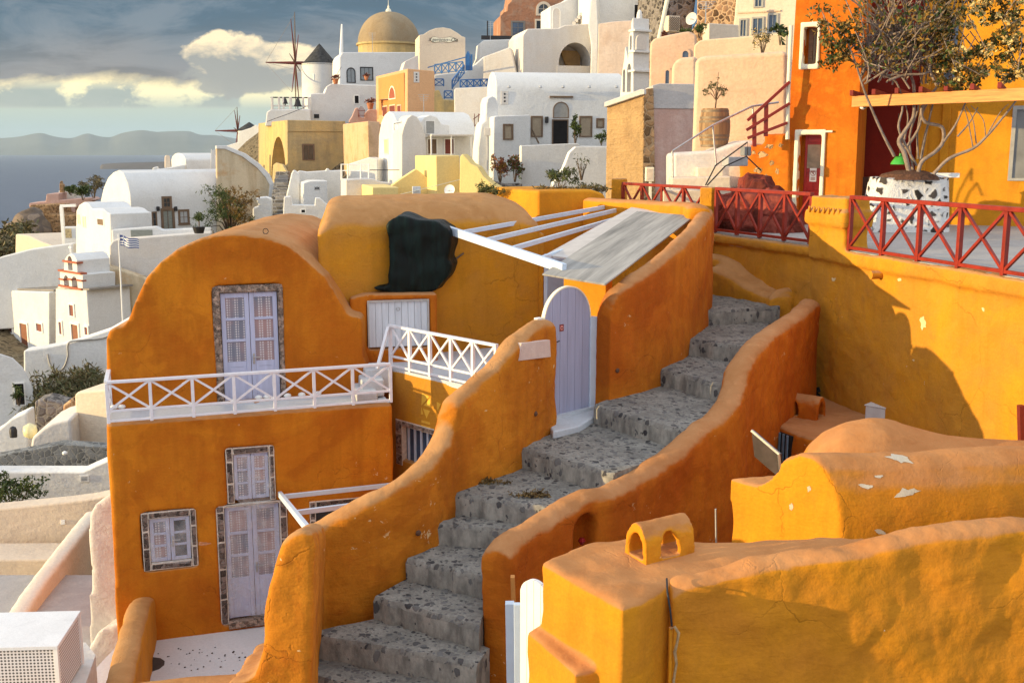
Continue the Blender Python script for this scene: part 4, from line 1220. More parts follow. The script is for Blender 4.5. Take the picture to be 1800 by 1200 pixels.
MB().bar(P(1321, 756, 14.58), P(1370, 798, 14.28), 0.03, 0.03).bar(P(1369, 798, 14.28), P(1373, 842, 14.28), 0.03, 0.03).build('frame', STEEL, pb_)
mb = MB(); q = V((Pz(1520, 738, zy).x, Pz(1520, 738, zy).y, zy)); dd = Pz(1603, 752, zy) - q; dd.z = 0; dL = dd.length; dd.normalize(); dn = V((-dd.y, dd.x, 0)) * .27
dk = thing('duct_box', 'long pale grey metal box lying on the shed roof against the ochre wall', 'metal box', q)
MB().obox(q, dd * dL, dn, V((0, 0, 0.26))).build('casing', simple('pale grey metal', (0.52, 0.53, 0.54), 0.45, 0.1, 6), dk, bevel=0.012)
MB().obox(q + V((0, 0, 0.264)) - dd * 0.02 - dn * .04, dd * (dL + .04), dn * 1.08, V((0, 0, 0.02))).build('lid', simple('pale grey lid', (0.58, 0.59, 0.60), 0.45, 0.1, 6), dk, bevel=0.005)
mb = MB(); leaf_cloud(mb, [(Pz(1412, 690, zy + 0.06), (0.25, 0.10, 0.06), 60)], 0.16, random.Random(2), (0,), 0.8)
tag(mb.build('rag', simple('black rag', (0.015, 0.015, 0.015), 0.7), fix=False), 'crumpled black rag in the corner of the shed roof', 'rag')
mb = MB().bar(P(1796, 712, 15.3), P(1799, 830, 15.3), 0.10, 0.10); tag(mb.build('red_post', simple('oxblood paint', (0.16, 0.02, 0.015), 0.6)), 'dark red post at the right edge against the ochre retaining wall', 'post')

# ---- terrace with its retaining walls
ZT = -1.82
E1, E2, E3, E4 = Pz(1248, 407, ZT), Pz(1430, 430, ZT), Pz(1490, 440, ZT), Pz(1800, 490, ZT)
E5 = E4 + (E4 - E3) * 0.8
E0 = P(1088, 352, 28.6); E0.z = ZT
ff = [E0, E1, E2, E3, E4, E5, V((16, 12, ZT)), V((16, 40, ZT)), V((5.5, 40, ZT)), V((2.9, 32, ZT))]
tag(MB().prism(ff, V((0, 0, -0.25))).build('terrace_floor', CONC), kind='structure')
dd = E4 - E2; FRW = Face(0, 0, 0, math.degrees(math.atan2(dd.y, dd.x)), V((E2.x, E2.y, 0)))
Lr = (E5 - E2).length
rw = thing('retaining_wall', 'tall ochre retaining wall under the terrace, half sunlit half shaded', 'wall', FRW.at(2, -5, 0))
mb = MB().fbox(FRW, -0.05, Lr, -9, ZT - 0.02, -0.5, 0.0)
mb.fbox(FRW, -0.05, Lr, ZT - 0.26, ZT - 0.0, -0.5, 0.09)
# pier on the corner
sp0 = 0.0; sp1 = (E3 - E2).length - 0.02
mb.fbox(FRW, -0.08, sp1, ZT - 0.1, P(1460, 345, 20.6).z, -0.42, 0.10)
mb.fbox(FRW, -0.16, sp1 + 0.06, ZT + 0.42, ZT + 0.70, -0.48, 0.17)
wo = mb.build('wall_face', OCHRE, rw); soften(wo, 0.045, 5, 0.07, 0.8, 0.025)
s, z = FRW.sz(1551, 482)
mb = MB().tube([FRW.at(s, z, -0.05), FRW.at(s - 0.02, z - 0.01, 0.22)], 0.075, 14); mb.build('drain_spout', OCHRE, rw, smooth=40)
FILL = simple('pale filler', (0.74, 0.58, 0.30), 0.9)
for bp_ in (blobpoly(1622, 566, 6, 15, 11, R), blobpoly(1581, 491, 5, 4, 9, R), blobpoly(1729, 543, 3, 5, 7, R), blobpoly(1466, 491, 5, 4, 8, R), blobpoly(1606, 633, 2, 2, 6, R)): decal(wo, [bp_], FILL, 'filler_patch', rw)
mb = MB(); R2 = random.Random(21)
tp = FRW.sz(1460, 340); 
for i in range(7):
    s = -0.02 + sp1 * (i + .5) / 7
    mb.fpoly(FRW, [(s - .03, tp[1] - 0.36), (s + .02, tp[1] - 0.38), (s + .045, tp[1] - 0.28), (s - .01, tp[1] - 0.25)], 0.15, 0.185)
mb.build('pier_relief', OCHRE, rw, bevel=0.008)
# shaded wall between the two piers, with its moulded plinth beside the steps
dd = E2 - E1; F12 = Face(0, 0, 0, math.degrees(math.atan2(dd.y, dd.x)), V((E1.x, E1.y, 0)))
mb = MB().fbox(F12, -0.4, dd.length + 0.1, -6, ZT - 0.03, -0.5, -0.02)
mb.fbox(F12, -0.4, dd.length + 0.0, ZT - 0.22, ZT - 0.03, -0.4, 0.07)
wo = mb.build('terrace_wall', OCHRE); tag(wo, 'shaded brown ochre wall below the middle red railing, above the top steps', 'wall'); soften(wo, 0.045, 5, 0.07, 0.7, 0.02)
def ptsof(l, zb): return [(lambda p: (p.x, p.y, p.z, zb))(P(*q)) for q in l]
mb = sweep_wall(ptsof([(1236, 446, 24.3), (1265, 452, 23.9), (1300, 474, 23.3), (1345, 494, 22.7), (1385, 501, 22.2), (1412, 502, 21.8)], -6), 0.5, side=1, rnd=0.5)
for p in []: pass
m2 = sweep_wall(ptsof([(1238, 468, 23.7), (1262, 474, 23.4), (1300, 495, 22.8), (1340, 513, 22.2), (1352, 520, 21.8)], -6), 0.5, side=1, rnd=0.5)
mb.add(m2.v, m2.f)
m3 = sweep_wall(ptsof([(1350, 520, 21.7), (1353, 548, 21.0), (1356, 560, 20.6)], -6), 0.3, side=-1, rnd=0.5); 
m3 = sweep_wall(ptsof([(1352, 524, 21.9), (1362, 513, 21.9), (1380, 507, 21.9), (1412, 510, 21.9)], -6), 0.25, side=1, rnd=0.5)
mb.add(m3.v, m3.f)
wo = mb.build('moulded_plinth', OCHRE); tag(wo, 'brown ochre plinth in two rounded ledges beside the top of the stairs', 'plinth'); soften(wo, 0.045, 6, 0.06, 0.5, 0.02)
# middle and far piers
for (px0, px1, py, Yp, lab) in ((1230, 1253, 329, E1.y, 'small golden pier between the two farther red railings'), (1074, 1094, 314, E0.y, 'small golden pier at the far end of the red railings')):
    Fp = Face(px0, py, Yp, -30)
    s0, s1 = Fp.sz(px0, py)[0], Fp.sz(px1, py)[0]; zt_ = Fp.sz(px0, py)[1]
    o = MB().fbox(Fp, s0, s1, ZT - 0.6, zt_, -0.35, 0.0).build('pier', OCHRE, bevel=0.04); tag(o, lab, 'pier', 'terrace piers')
# red railings
hR = 0.98
def redrail(a, b, n, lab):
    lattice_rail('terrace_railing', lab, a + V((0, 0, 0.0)), b + V((0, 0, 0.0)), hR, n, REDRAIL, 'red terrace railings', post=0.075, rail=0.07, low=0, base=0.06, bar=0.045)
k = lambda a, b, t: a.lerp(b, t)
redrail(k(E0, E1, 0.05), k(E0, E1, 0.96), 4, 'farthest red lattice railing, beside the brown stone wall')
redrail(k(E1, E2, 0.06), k(E1, E2, 0.97), 4, 'middle red lattice railing between two golden piers above the stairs')
redrail(E3 + (E4 - E3) * 0.01, E5, 8, 'nearest red lattice railing along the terrace at the right edge')

# ---- red tower house
FT = Face(1500, 395, 26.5, -25)
s0 = FT.sz(1386, 200)[0]; ztop = P(1450, -160, 26.5).z
tw = thing('tower_house', 'tall red orange house with white edged window and red door, right of the barrel', 'house', FT.at(-1, ZT, 0))
mb = MB().fpoly(FT, [(s0 - 0.05, ZT - 0.5), (0, ZT - 0.5), (-0.05, ztop), (s0 + 0.10, ztop)], -1.5, 0)
two = mb.build('wall', TOWER, tw)
dr = rect_sz(FT, 1401, 237, 1441, 402); dr = (dr[0], dr[1], ZT, dr[3]); wr = rect_sz(FT, 1413, 48, 1436, 113)
cut(two, [MB().fbox(FT, dr[0], dr[1], dr[2] - 0.02, dr[3], -0.45, 0.5), MB().fbox(FT, wr[0], wr[1], wr[2], wr[3], -0.3, 0.5)])
def ring_frame(F_, o, i, off, mat, parent, name, bottom=True):
    mb = MB()
    mb.fbox(F_, o[0], i[0], o[2], o[3], -0.3, off).fbox(F_, i[1], o[1], o[2], o[3], -0.3, off).fbox(F_, i[0], i[1], i[3], o[3], -0.3, off)
    if bottom: mb.fbox(F_, i[0], i[1], o[2], i[2], -0.3, off)
    ob = mb.build(name, mat, parent); soften(ob, 0.018, 6, 0.012, 0.3)
    return ob
do = rect_sz(FT, 1394, 228, 1448, 402); do = (do[0], do[1], ZT, do[3])
ring_frame(FT, do, dr, 0.05, CREAMT, tw, 'door_surround', False)
MB().fbox(FT, do[1] - 0.02, do[1] + 0.16, dr[3] + 0.05, dr[3] + 0.10, -0.1, 0.06).build('door_trim', CREAMT, tw, bevel=0.01)
wo_ = rect_sz(FT, 1406, 39, 1441, 122)
ring_frame(FT, wo_, wr, 0.05, CREAMT, tw, 'window_surround')
dd = MB().fbox(FT, dr[0] + .10, dr[1], dr[2], dr[3], -0.42, -0.36).build('door', REDDOOR, tw)
w_ = dr[1] - dr[0] - .1; dx = dr[0] + .1
mb = MB()
for (a, b, c, e) in ((0.06, 0.48, 0.12, 0.34), (0.54, 0.95, 0.12, 0.34), (0.06, 0.48, 0.38, 0.55), (0.54, 0.95, 0.38, 0.55)):
    h_ = dr[3] - dr[2]
    mb.fbox(FT, dx + w_ * a, dx + w_ * b, dr[2] + h_ * c, dr[2] + h_ * e, -0.36, -0.345)
mb.fbox(FT, dx, dx + 0.06, dr[2], dr[3], -0.36, -0.33).fbox(FT, dx + .06, dr[1], dr[3] - .18, dr[3] - .08, -0.36, -0.33).fbox(FT, dx + .06, dr[1], dr[2] + h_ * .58, dr[2] + h_ * .61, -0.36, -0.335)
mb.build('door_mouldings', REDDOOR, dd, bevel=0.008, seg=1)
MB().fbox(FT, dx + w_ * .12, dr[1] - .02, dr[2] + h_ * .63, dr[3] - .24, -0.36, -0.35).build('door_glass', simple('curtained door glass', (0.30, 0.22, 0.13), 0.15, 0.35, 3), dd)
# paper notice on the door: crossed out figure in a ring
s0_, s1_, z0_, z1_ = rect_sz(FT, 1419, 296, 1431, 320)
ntc = thing('door_notice', 'white notice with a crossed ringed figure and red lines, on the red door', 'notice', FT.at((s0_ + s1_) / 2, z0_, -0.34))
MB().fbox(FT, s0_, s1_, z0_, z1_, -0.343, -0.335).build('sheet', WHITEP, ntc)
NOTE = simple('brown red ink', (0.30, 0.07, 0.04), 0.7)
mb = MB(); sc_ = (s0_ + s1_) / 2; zc_ = z0_ + (z1_ - z0_) * .62; rr = (s1_ - s0_) * .40
for i in range(20):
    a, b = 2 * math.pi * i / 20, 2 * math.pi * (i + 1) / 20
    mb.fpoly(FT, [(sc_ + R_ * math.cos(t), zc_ + R_ * math.sin(t)) for R_, t in ((rr, a), (rr, b), (rr * .84, b), (rr * .84, a))], -0.335, -0.333)
mb.fpoly(FT, [(sc_ - rr * .62, zc_ + rr * .5), (sc_ - rr * .5, zc_ + rr * .62), (sc_ + rr * .62, zc_ - rr * .5), (sc_ + rr * .5, zc_ - rr * .62)], -0.335, -0.332)
mb.fpoly(FT, [(sc_ - rr * .12, zc_ - rr * .5), (sc_ + rr * .15, zc_ - rr * .5), (sc_ + rr * .2, zc_ + rr * .25), (sc_ - rr * .1, zc_ + rr * .25)], -0.335, -0.3325)
mb.fpoly(FT, [(sc_ + rr * .25 * math.cos(t) , zc_ + rr * .45 + rr * .18 * math.sin(t)) for t in [i * math.pi / 5 for i in range(10)]], -0.335, -0.3325)
for i in range(3):
    z = z0_ + (z1_ - z0_) * (.12 + .08 * i); mb.fbox(FT, s0_ + (s1_ - s0_) * .18, s1_ - (s1_ - s0_) * .18, z, z + (z1_ - z0_) * .04, -0.335, -0.333)
mb.build('print', NOTE, ntc)
wf = MB()
wf.fbox(FT, wr[0] + .08, wr[0] + .18, wr[2], wr[3], -.28, -.2).fbox(FT, wr[1] - .08, wr[1], wr[2], wr[3], -.28, -.2).fbox(FT, wr[0] + .18, wr[1] - .08, wr[3] - .1, wr[3], -.28, -.2).fbox(FT, wr[0] + .18, wr[1] - .08, wr[2], wr[2] + .1, -.28, -.2)
wf = wf.build('window', BROWNW, tw); MB().fbox(FT, wr[0] + .1, wr[1] - .02, wr[2] + .02, wr[3] - .02, -.29, -.25).build('pane', simple('ochre curtain glass', (0.26, 0.17, 0.07), 0.12, 0.3, 3), wf)
mb = MB().tube([P(1391, 45, 26.9), P(1386, 150, 26.95), P(1384, 245, 27.0)], 0.05, 10); tag(mb.build('drainpipe', CREAMT, smooth=60), 'cream drainpipe down the left edge of the red tower house', 'drainpipe')

# recessed wing on the right
FR0 = Face(0, 0, 0, -25, V((8.97, 28.1, 0)))
rx = FR0.sz(1615, 200)[0]; re_ = FR0.sz(1990, 200)[0]
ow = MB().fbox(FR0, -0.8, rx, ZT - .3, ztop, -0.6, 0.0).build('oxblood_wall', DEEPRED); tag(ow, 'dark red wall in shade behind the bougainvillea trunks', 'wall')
gwt = thing('golden_house', 'golden orange house wall with grey window at the right edge behind the pergola', 'house', FR0.at(rx + 1, ZT))
MB().fbox(FR0, rx + .004, re_, ZT - .3, ztop, -0.6, 0.05).fbox(FR0, rx + .004, rx + .25, ZT - .3, ztop, 0.05, 0.16).fbox(FR0, rx + .55, rx + .75, ZT - .3, ztop, 0.05, 0.10).build('wall', YELLOWO, gwt, bevel=0.02)
opening(FR0, (1776, 186, 1850, 318), gwt, 'window', simple('grey window frame', (0.34, 0.33, 0.31), 0.6), simple('dusty grey glass', (0.20, 0.20, 0.20), 0.3, 0.2, 2), fw=0.09, bars=(1, 1), proud=0.11, paneoff=0.06)
tag(MB().fbox(FR0, *rect_sz(FR0, 1662, 40, 1682, 148), 0.05, 0.10).build('grey_shutter', simple('blue grey paint', (0.16, 0.20, 0.24), 0.6)), 'narrow blue grey shutter behind the bougainvillea crown', 'shutter')

# pergola over the terrace
tp_ = thing('terrace_pergola', 'heavy orange timber pergola beam with red rafters beside the tower house', 'pergola', P(1510, 395, 25.5))
bA, bB = P(1500, 179, 25.6), P(1840, 164, 21.6)
MB().bar(bA, bB, 0.12, 0.25).build('beam', ORWOOD, tp_, bevel=0.01)
for i in range(8):
    q = bA.lerp(bB, (i + .12) / 7.6) + V((0, 0, 0.19))
    MB().bar(q - V((0.15, 0.12, 0)), q + V((1.6, 3.4, 0.0)), 0.08, 0.12).build('rafter', simple('red rafter paint', (0.24, 0.025, 0.015), 0.6) if i == 0 else bpy.data.materials['red rafter paint'], tp_, bevel=0.006, seg=1)
cc = thing('security_camera', 'small white security camera under the orange pergola beam end', 'camera', P(1517, 190, 25.4))
MB().lathe(P(1517, 188, 25.4), [(0.02, -0.06), (0.07, -0.03), (0.08, 0.03), (0.05, 0.09), (0.01, 0.10)], 14).build('housing', WHITEP, cc, smooth=60)
MB().lathe(P(1520, 188, 25.3), [(0.01, -0.03), (0.035, -0.02), (0.035, 0.02), (0.01, 0.03)], 10).build('lens', DARK, cc, smooth=60)

# whitewashed rubble planter with the old bougainvillea
pm = rubble('whitewashed rubble', (0.06, 0.05, 0.045), (0.74, 0.72, 0.69), 4.6, 0.9, 0.25, 0.5)
pl_ = thing('stone_planter', 'white mortared planter studded with dark stones on the terrace', 'planter', P(1610, 388, 24.6))
c0 = P(1608, 380, 24.5); c0.z = ZT; zt_ = P(1610, 312, 24.7).z
rings = []
for i in range(9):
    k_ = i / 8; z = ZT - 0.02 + (zt_ - ZT) * k_; ring = []
    for j in range(32):
        a = 2 * math.pi * j / 32; e = 0.45
        x = math.copysign(abs(math.cos(a)) ** e, math.cos(a)); y = math.copysign(abs(math.sin(a)) ** e, math.sin(a))
        hx = 0.80 + 0.10 * (1 - k_); hx = hx + (0.10 * (1 - k_) if x < 0 else 0)
        ring.append(V((c0.x + 0.0 + x * hx * 1.02, c0.y + 0.55 + y * 0.55, z + (0.03 * math.sin(7 * a) if i == 8 else 0))))
    rings.append(ring)
MB().loft(rings).build('planter_wall', pm, pl_, smooth=50)
mb = MB().lathe(V((c0.x, c0.y + .5, zt_ - 0.05)), [(0.72, 0), (0.6, 0.12), (0.3, 0.2), (0.01, 0.22)], 20); mb.build('soil', simple('dry soil litter', (0.10, 0.045, 0.025), 0.95, 0.5, 20, 0, 0.8), pl_)
MB().box(V((c0.x + 0.62, c0.y + 0.25, zt_ + 0.05)), (0.75, 0.35, 0.10), rad(-12)).build('ledge', WHITEP, pl_, bevel=0.01)
bg = thing('bougainvillea', 'old bougainvillea with bare grey trunks, brown leaves and cream blossom above the pergola', 'climbing plant', V((c0.x, c0.y + .5, zt_)))
def vpx(l, Y0, Y1, jit=0.0):
    n = len(l); return [P(1500 + x * .3, y * .3, Y0 + (Y1 - Y0) * i / max(1, n - 1) + random.uniform(-jit, jit)) for i, (x, y) in enumerate(l)]
trunks = [([(335, 1040), (300, 900), (268, 830), (300, 770), (350, 690), (356, 590), (350, 480), (300, 380)], .075, 24.8, 24.6), ([(375, 1040), (400, 950), (480, 890), (525, 830), (518, 745), (420, 715), (400, 640), (450, 560), (500, 480), (430, 380), (300, 200), (250, 60)], .06, 24.7, 24.4),
 ([(470, 1020), (560, 930), (700, 870), (780, 800), (850, 720), (935, 615), (1000, 520)], .05, 24.4, 23.6), ([(370, 970), (310, 860), (265, 745), (290, 620), (250, 480), (150, 420), (170, 250), (120, 100)], .04, 24.9, 24.3), ([(390, 965), (420, 800), (440, 720), (470, 590)], .045, 25.0, 24.9),
 ([(240, 915), (170, 780), (100, 620), (60, 520), (20, 390), (-30, 260)], .045, 24.9, 24.2), ([(530, 830), (600, 730), (650, 620), (680, 560)], .035, 24.4, 24.2), ([(610, 800), (680, 720), (730, 630)], .03, 24.3, 24.2), ([(700, 860), (670, 700), (645, 620)], .02, 24.2, 24.0), ([(720, 840), (700, 700), (660, 625)], .018, 24.2, 24.0), ([(775, 800), (760, 700), (690, 620)], .016, 24.1, 24.0), ([(790, 780), (860, 660), (910, 610)], .018, 24.0, 23.8),
 ([(300, 880), (380, 760), (410, 650), (460, 570)], .045, 25.1, 25.0), ([(350, 1010), (330, 800), (380, 640), (370, 560)], .035, 25.2, 25.2), ([(290, 860), (320, 700), (300, 600)], .03, 25.1, 25.1), ([(380, 930), (375, 780), (400, 620)], .035, 25.3, 25.3),
 ([(210, 470), (300, 440), (440, 425), (430, 340), (470, 250), (540, 120)], .04, 24.2, 24.0), ([(330, 520), (270, 440), (200, 440), (220, 400), (290, 330)], .03, 24.2, 24.2), ([(150, 420), (160, 330), (240, 300), (200, 210), (20, 80)], .03, 24.1, 24.0), ([(490, 500), (450, 400), (480, 280), (560, 150), (640, 60)], .045, 24.1, 24.0), ([(300, 200), (370, 110), (430, 40)], .025, 24.2, 24.1), ([(370, 280), (350, 370), (330, 410)], .02, 24.1, 24.1), ([(80, 480), (90, 400), (60, 300), (10, 180)], .025, 24.1, 24.0)]
mb = MB()
for l, r, Ya, Yb in trunks:
    pts = catmull(vpx(l, Ya, Yb, 0.04), 4); n = len(pts)
    mb.tube(pts, [r * .8 * (1 - 0.55 * i / n) * random.uniform(0.93, 1.07) for i in range(n)], 7)
mb.build('trunk', BARK, bg, smooth=60)
R = random.Random(31)
twigs = MB()
def vy(px): return 24.3 - (px - 1500) / 300 * 1.0
blobs = []; fb = []
for _ in range(150):
    px = R.uniform(1440, 1680); py = R.uniform(-70, 120) if px > 1490 else R.uniform(-60, 105)
    if px < 1480 and R.random() < .5: continue
    Y = vy(px) + R.uniform(-0.9, 0.7); c = P(px, py, Y)
    blobs.append((c, (0.36, 0.36, 0.24), 15))
    a = P(R.uniform(1510, 1640), R.uniform(60, 150), 24.6)
    m_ = a.lerp(c, .5) + V((R.uniform(-.2, .2), 0, R.uniform(-.2, .15)))
    twigs.tube(catmull([a, m_, c], 4), [0.020] * 4 + [0.014] * 4 + [0.006], 4)
for _ in range(190):
    px = R.uniform(1640, 1830); py = R.uniform(-70, 150) if R.random() < .75 else R.uniform(60, 150)
    if py > 40 and 1680 < px and R.random() < .38: continue
    Y = vy(px) + R.uniform(-0.4, 0.5); c = P(px, py, Y)
    (fb if R.random() < .42 else blobs).append((c, (0.20, 0.20, 0.14), 34))
    if R.random() < .5: twigs.tube([c, c + V((R.uniform(-.6, .6), .1, R.uniform(.1, .8)))], [0.008, 0.012], 4)
for _ in range(28):
    px = R.uniform(1440, 1500); py = R.uniform(20, 120); blobs.append((P(px, py, 24.3 + R.uniform(-.3, .3)), (0.16, 0.16, 0.08), 22))
twigs.build('twigs', BARK, bg, smooth=60)
leaf_cloud(MB(), blobs, 0.115, R, (0, 0, 1), 0.55).build('foliage', [BROWNL, GREENL], bg, fix=False)
leaf_cloud(MB(), fb, 0.085, R, (0, 0, 0, 1), 0.8).build('blossom', [FLOWERL, GREENL], bg, fix=False)
# dead leaf litter on the planter and terrace edge
lm = thing('green_lamp', 'green enamel lamp shade hanging beside the grey trunks', 'lamp', P(1582, 290, 25.0))
MB().lathe(P(1582, 289, 25.0), [(0.21, 0), (0.19, 0.06), (0.11, 0.17), (0.03, 0.19), (0.03, 0.24), (0.001, 0.25)], 20).build('lamp_shade', simple('green enamel', (0.05, 0.36, 0.05), 0.35, 0.1, 5), lm, smooth=60)
MB().tube([P(1582, 270, 25.0), P(1581, 250, 25.0), P(1580, 200, 25.0)], 0.008, 6).build('cord', IRON, lm, smooth=60)
cb = thing('cabinet', 'dark brown cabinet with a cream edged door standing left of the stone planter', 'cabinet', P(1525, 395, 26.0))
q = Pz(1506, 392, ZT)
MB().box(V((q.x + 0.35, q.y + 0.15, ZT + 0.58)), (0.55, 0.5, 1.16), rad(-25)).build('body', simple('dark brown cabinet', (0.07, 0.03, 0.018), 0.5, 0.2, 4), cb, bevel=0.012)
MB().box(V((q.x + 0.03, q.y + 0.1, ZT + 0.62)), (0.03, 0.10, 1.1), rad(-25)).build('door_edge', CREAMT, cb)
MB().tube([Pz(1530, 388, ZT), Pz(1531, 388, ZT) + V((0, 0, .36))], 0.03, 8).build('leg', BARK, cb)

# ---- outside stair of the tower with red rail, rock, thin handrails
os_ = thing('outside_stair', 'orange stair block with embedded stones left of the tower house, under red rails', 'stair', P(1345, 390, 26.6))
FS2 = Face(1386, 395, 27.2, -25)
ok = MB().fpoly(FS2, [FS2.sz(*p) for p in ((1296, 400), (1303, 345), (1302, 283), (1320, 276), (1320, 255), (1345, 254), (1345, 236), (1390, 236), (1390, 420))], -1.2, 0.15).build('stair_body', TOWER, os_)
soften(ok, 0.05, 3, 0.05, 0.5, 0.02)
R = random.Random(77)
STST = rubble('stair stones', (0.42, 0.26, 0.13), (0.5, 0.3, 0.12), 6, .8, .05)
for x, y, rx_, ry_ in ((1340, 272, 11, 7), (1352, 258, 8, 5), (1357, 286, 6, 7), (1333, 300, 8, 6), (1346, 312, 5, 6), (1325, 268, 4, 4), (1366, 300, 4, 7), (1372, 255, 5, 4)): decal(ok, [blobpoly(x, y, rx_, ry_, 9, R)], STST, 'embedded_stone', os_)
rr_ = thing('stair_railing', 'red painted stair railing rising left to right against the tower house', 'railing', P(1330, 255, 26.8))
Yr = 26.9
for a, b in (((1314, 212), (1388, 144)), ((1312, 229), (1388, 182)), ((1314, 243), (1384, 216))):
    MB().bar(P(*a, Yr), P(*b, Yr), 0.07, 0.07).build('rail', REDRAIL, rr_, bevel=0.005, seg=1)
for a, b in (((1326, 258), (1326, 200)), ((1346, 240), (1347, 182))):
    MB().bar(P(*a, Yr + .03), P(*b, Yr + .03), 0.09, 0.09, up=(0, 1, 0)).build('post', REDRAIL, rr_, bevel=0.005, seg=1)
rk = MB(); R = random.Random(15)
for (px, py, Y, r) in ((1350, 345, 24.9, .62), (1320, 345, 25.0, .62), (1300, 355, 25.0, .5), (1365, 360, 24.8, .55), (1335, 325, 25.1, .45), (1380, 375, 24.8, .45), (1275, 358, 25.2, .40), (1320, 315, 25.2, .32)):
    c = P(px, py, Y); rk.lathe(c - V((0, 0, r * .8)), [(r * .9, -0.4), (r * 1.0, r * .3), (r * .85, r * .8), (r * .5, r * 1.15), (0.01, r * 1.25)], 14)
ro = rk.build('painted_rock', rubble('dark red painted rock', (0.20, 0.045, 0.03), (0.17, 0.03, 0.02), 2.2, 1.0, 0.05, 0.5)); tag(ro, 'dark red painted boulder rising behind the middle red railing', 'boulder')
soften(ro, 0.05, 5, 0.22, 0.35, 0.06)
th = thing('thin_handrail', 'pair of thin dark bent handrails before the orange stair block', 'handrail', P(1260, 325, 25.6))
MB().tube([P(*q, 25.6) for q in ((1240, 326), (1258, 291), (1314, 250), (1314, 273))], 0.018, 6).build('rail', IRON, th, smooth=60)
MB().tube([P(*q, 25.5) for q in ((1243, 326), (1275, 292), (1312, 275), (1338, 300))], 0.018, 6).build('rail', IRON, th, smooth=60)

# ---- barrel corner
FBw = Face(1222, 262, 31.6, -18)
bw = MB().fpoly(FBw, [FBw.sz(*p) for p in ((1212, 330), (1216, 250), (1221, 110), (1226, 101), (1240, 98), (1300, 95), (1374, 90), (1384, 90), (1384, 330))], -2.5, 0).build('salmon_wall', PEACH, bevel=0.14, seg=3)
tag(bw, 'smooth salmon wall behind the wine barrel catching the shadow of its little tree', 'wall')
FBl = Face(1183, 270, 28.6, -4)
bw = MB().fpoly(FBl, [FBl.sz(*p) for p in ((1183, 345), (1183, 270), (1200, 268), (1255, 265), (1285, 254), (1310, 247), (1330, 248), (1330, 345))], -2.6, 0).build('plastered_bench', WHITE2, bevel=0.1, seg=3)
tag(bw, 'curved off white plastered ledge carrying the wine barrel', 'ledge')
sp_ = thing('cream_steps', 'broad cream edged stone steps below the barrel ledge', 'steps', P(1240, 335, 27))
for i, (x0, x1, y0, y1, Y) in enumerate(((1225, 1305, 294, 330, 27.9), (1180, 1285, 313, 350, 27.2), (1165, 1250, 335, 370, 26.6))):
    Fs = Face(x0, y0, Y, -6)
    MB().fpoly(Fs, [Fs.sz(*p) for p in ((x0, y1), (x0, y0), (x1, y0 - 3), (x1, y1))], -1.6, 0).build('step', CREAM, sp_, bevel=0.04)
br = thing('wine_barrel', 'old oak wine barrel used as a planter on the white ledge', 'barrel', P(1255, 258, 29.6))
cb_ = P(1255, 259, 29.6); Hb = P(1255, 191, 29.6).z - cb_.z; Rb = 0.345
prof = [(Rb * (1 + 0.20 * math.sin(math.pi * i / 14)), Hb * i / 14) for i in range(15)]
def staves():
    m, nt, b = new_mat('oak staves'); N = NT(nt)
    g = N.n('NewGeometry'); s_ = N.n('VectorMath', operation='SUBTRACT'); N.l(g.outputs['Position'], s_.inputs[0]); s_.inputs[1].default_value = tuple(cb_)
    sx = N.n('SeparateXYZ'); N.l(s_.outputs[0], sx.inputs[0])
    an = N.math('ARCTAN2', sx.outputs[1], sx.outputs[0]); k_ = N.math('MULTIPLY', an, 26 / (2 * math.pi))
    fr = N.math('FRACT', k_); fl_ = N.math('FLOOR', k_)
    wn = N.n('TexWhiteNoise', noise_dimensions='1D'); N.l(fl_, wn.inputs['W'])
    c = N.ramp(N.math('ADD', N.math('MULTIPLY', wn.outputs['Value'], .6), N.math('MULTIPLY', N.noise(N.pos((4, 4, 1)), 2.0, 4), .5)), 0.2, 0.9, (0.16, 0.085, 0.035, 1), (0.40, 0.24, 0.11, 1))
    gap = N.ramp(fr, 0.0, 0.07); N.l(N.mix(gap, (0.03, 0.02, 0.01), c), b.inputs['Base Color']); b.inputs['Roughness'].default_value = .7
    return m
MB().lathe(cb_, prof, 40).build('staves', staves(), br, smooth=50)
for k_ in (0.04, 0.2, 0.30, 0.66, 0.76, 0.93):
    r_ = Rb * (1 + .20 * math.sin(math.pi * k_)) + .006
    mb = MB().lathe(cb_ + V((0, 0, Hb * k_)), [(r_ - .01, -.03), (r_, -.03), (r_, .03), (r_ - .01, .03)], 40); mb.build('hoop', simple('rusty hoop', (0.20, 0.15, 0.10), 0.6, .2, 6, .3) if k_ == .04 else bpy.data.materials['rusty hoop'], br, smooth=30)
MB().lathe(cb_ + V((0, 0, Hb - .06)), [(Rb - .02, 0), (.01, .04)], 20).build('soil', simple('dark soil', (.04, .03, .02), .95), br)
ot = thing('olive_tree', 'small olive tree with a bare leader growing in the wine barrel', 'tree', cb_ + V((0, 0, Hb - .05)))
b0 = cb_ + V((0, 0, Hb - .05)); mb = MB(); R = random.Random(9)
top = P(1263, 127, 29.6)
mb.tube([b0, P(1259, 175, 29.6), P(1261, 155, 29.6), top], [.022, .02, .013, .006], 6)
tips = []
for i in range(11):
    a = 2 * math.pi * i / 11; t_ = P(1259 + 17 * math.cos(a) + R.uniform(-3, 3), 157 + 7 * math.sin(a * 2.3) + R.uniform(-4, 4), 29.6 + .22 * math.sin(a)); tips.append(t_)
    mb.tube([P(1259, 177, 29.6), P(1259, 170, 29.6).lerp(t_, .5), t_], [.01, .008, .004], 5)
mb.build('trunk', DBARK, ot, smooth=60)
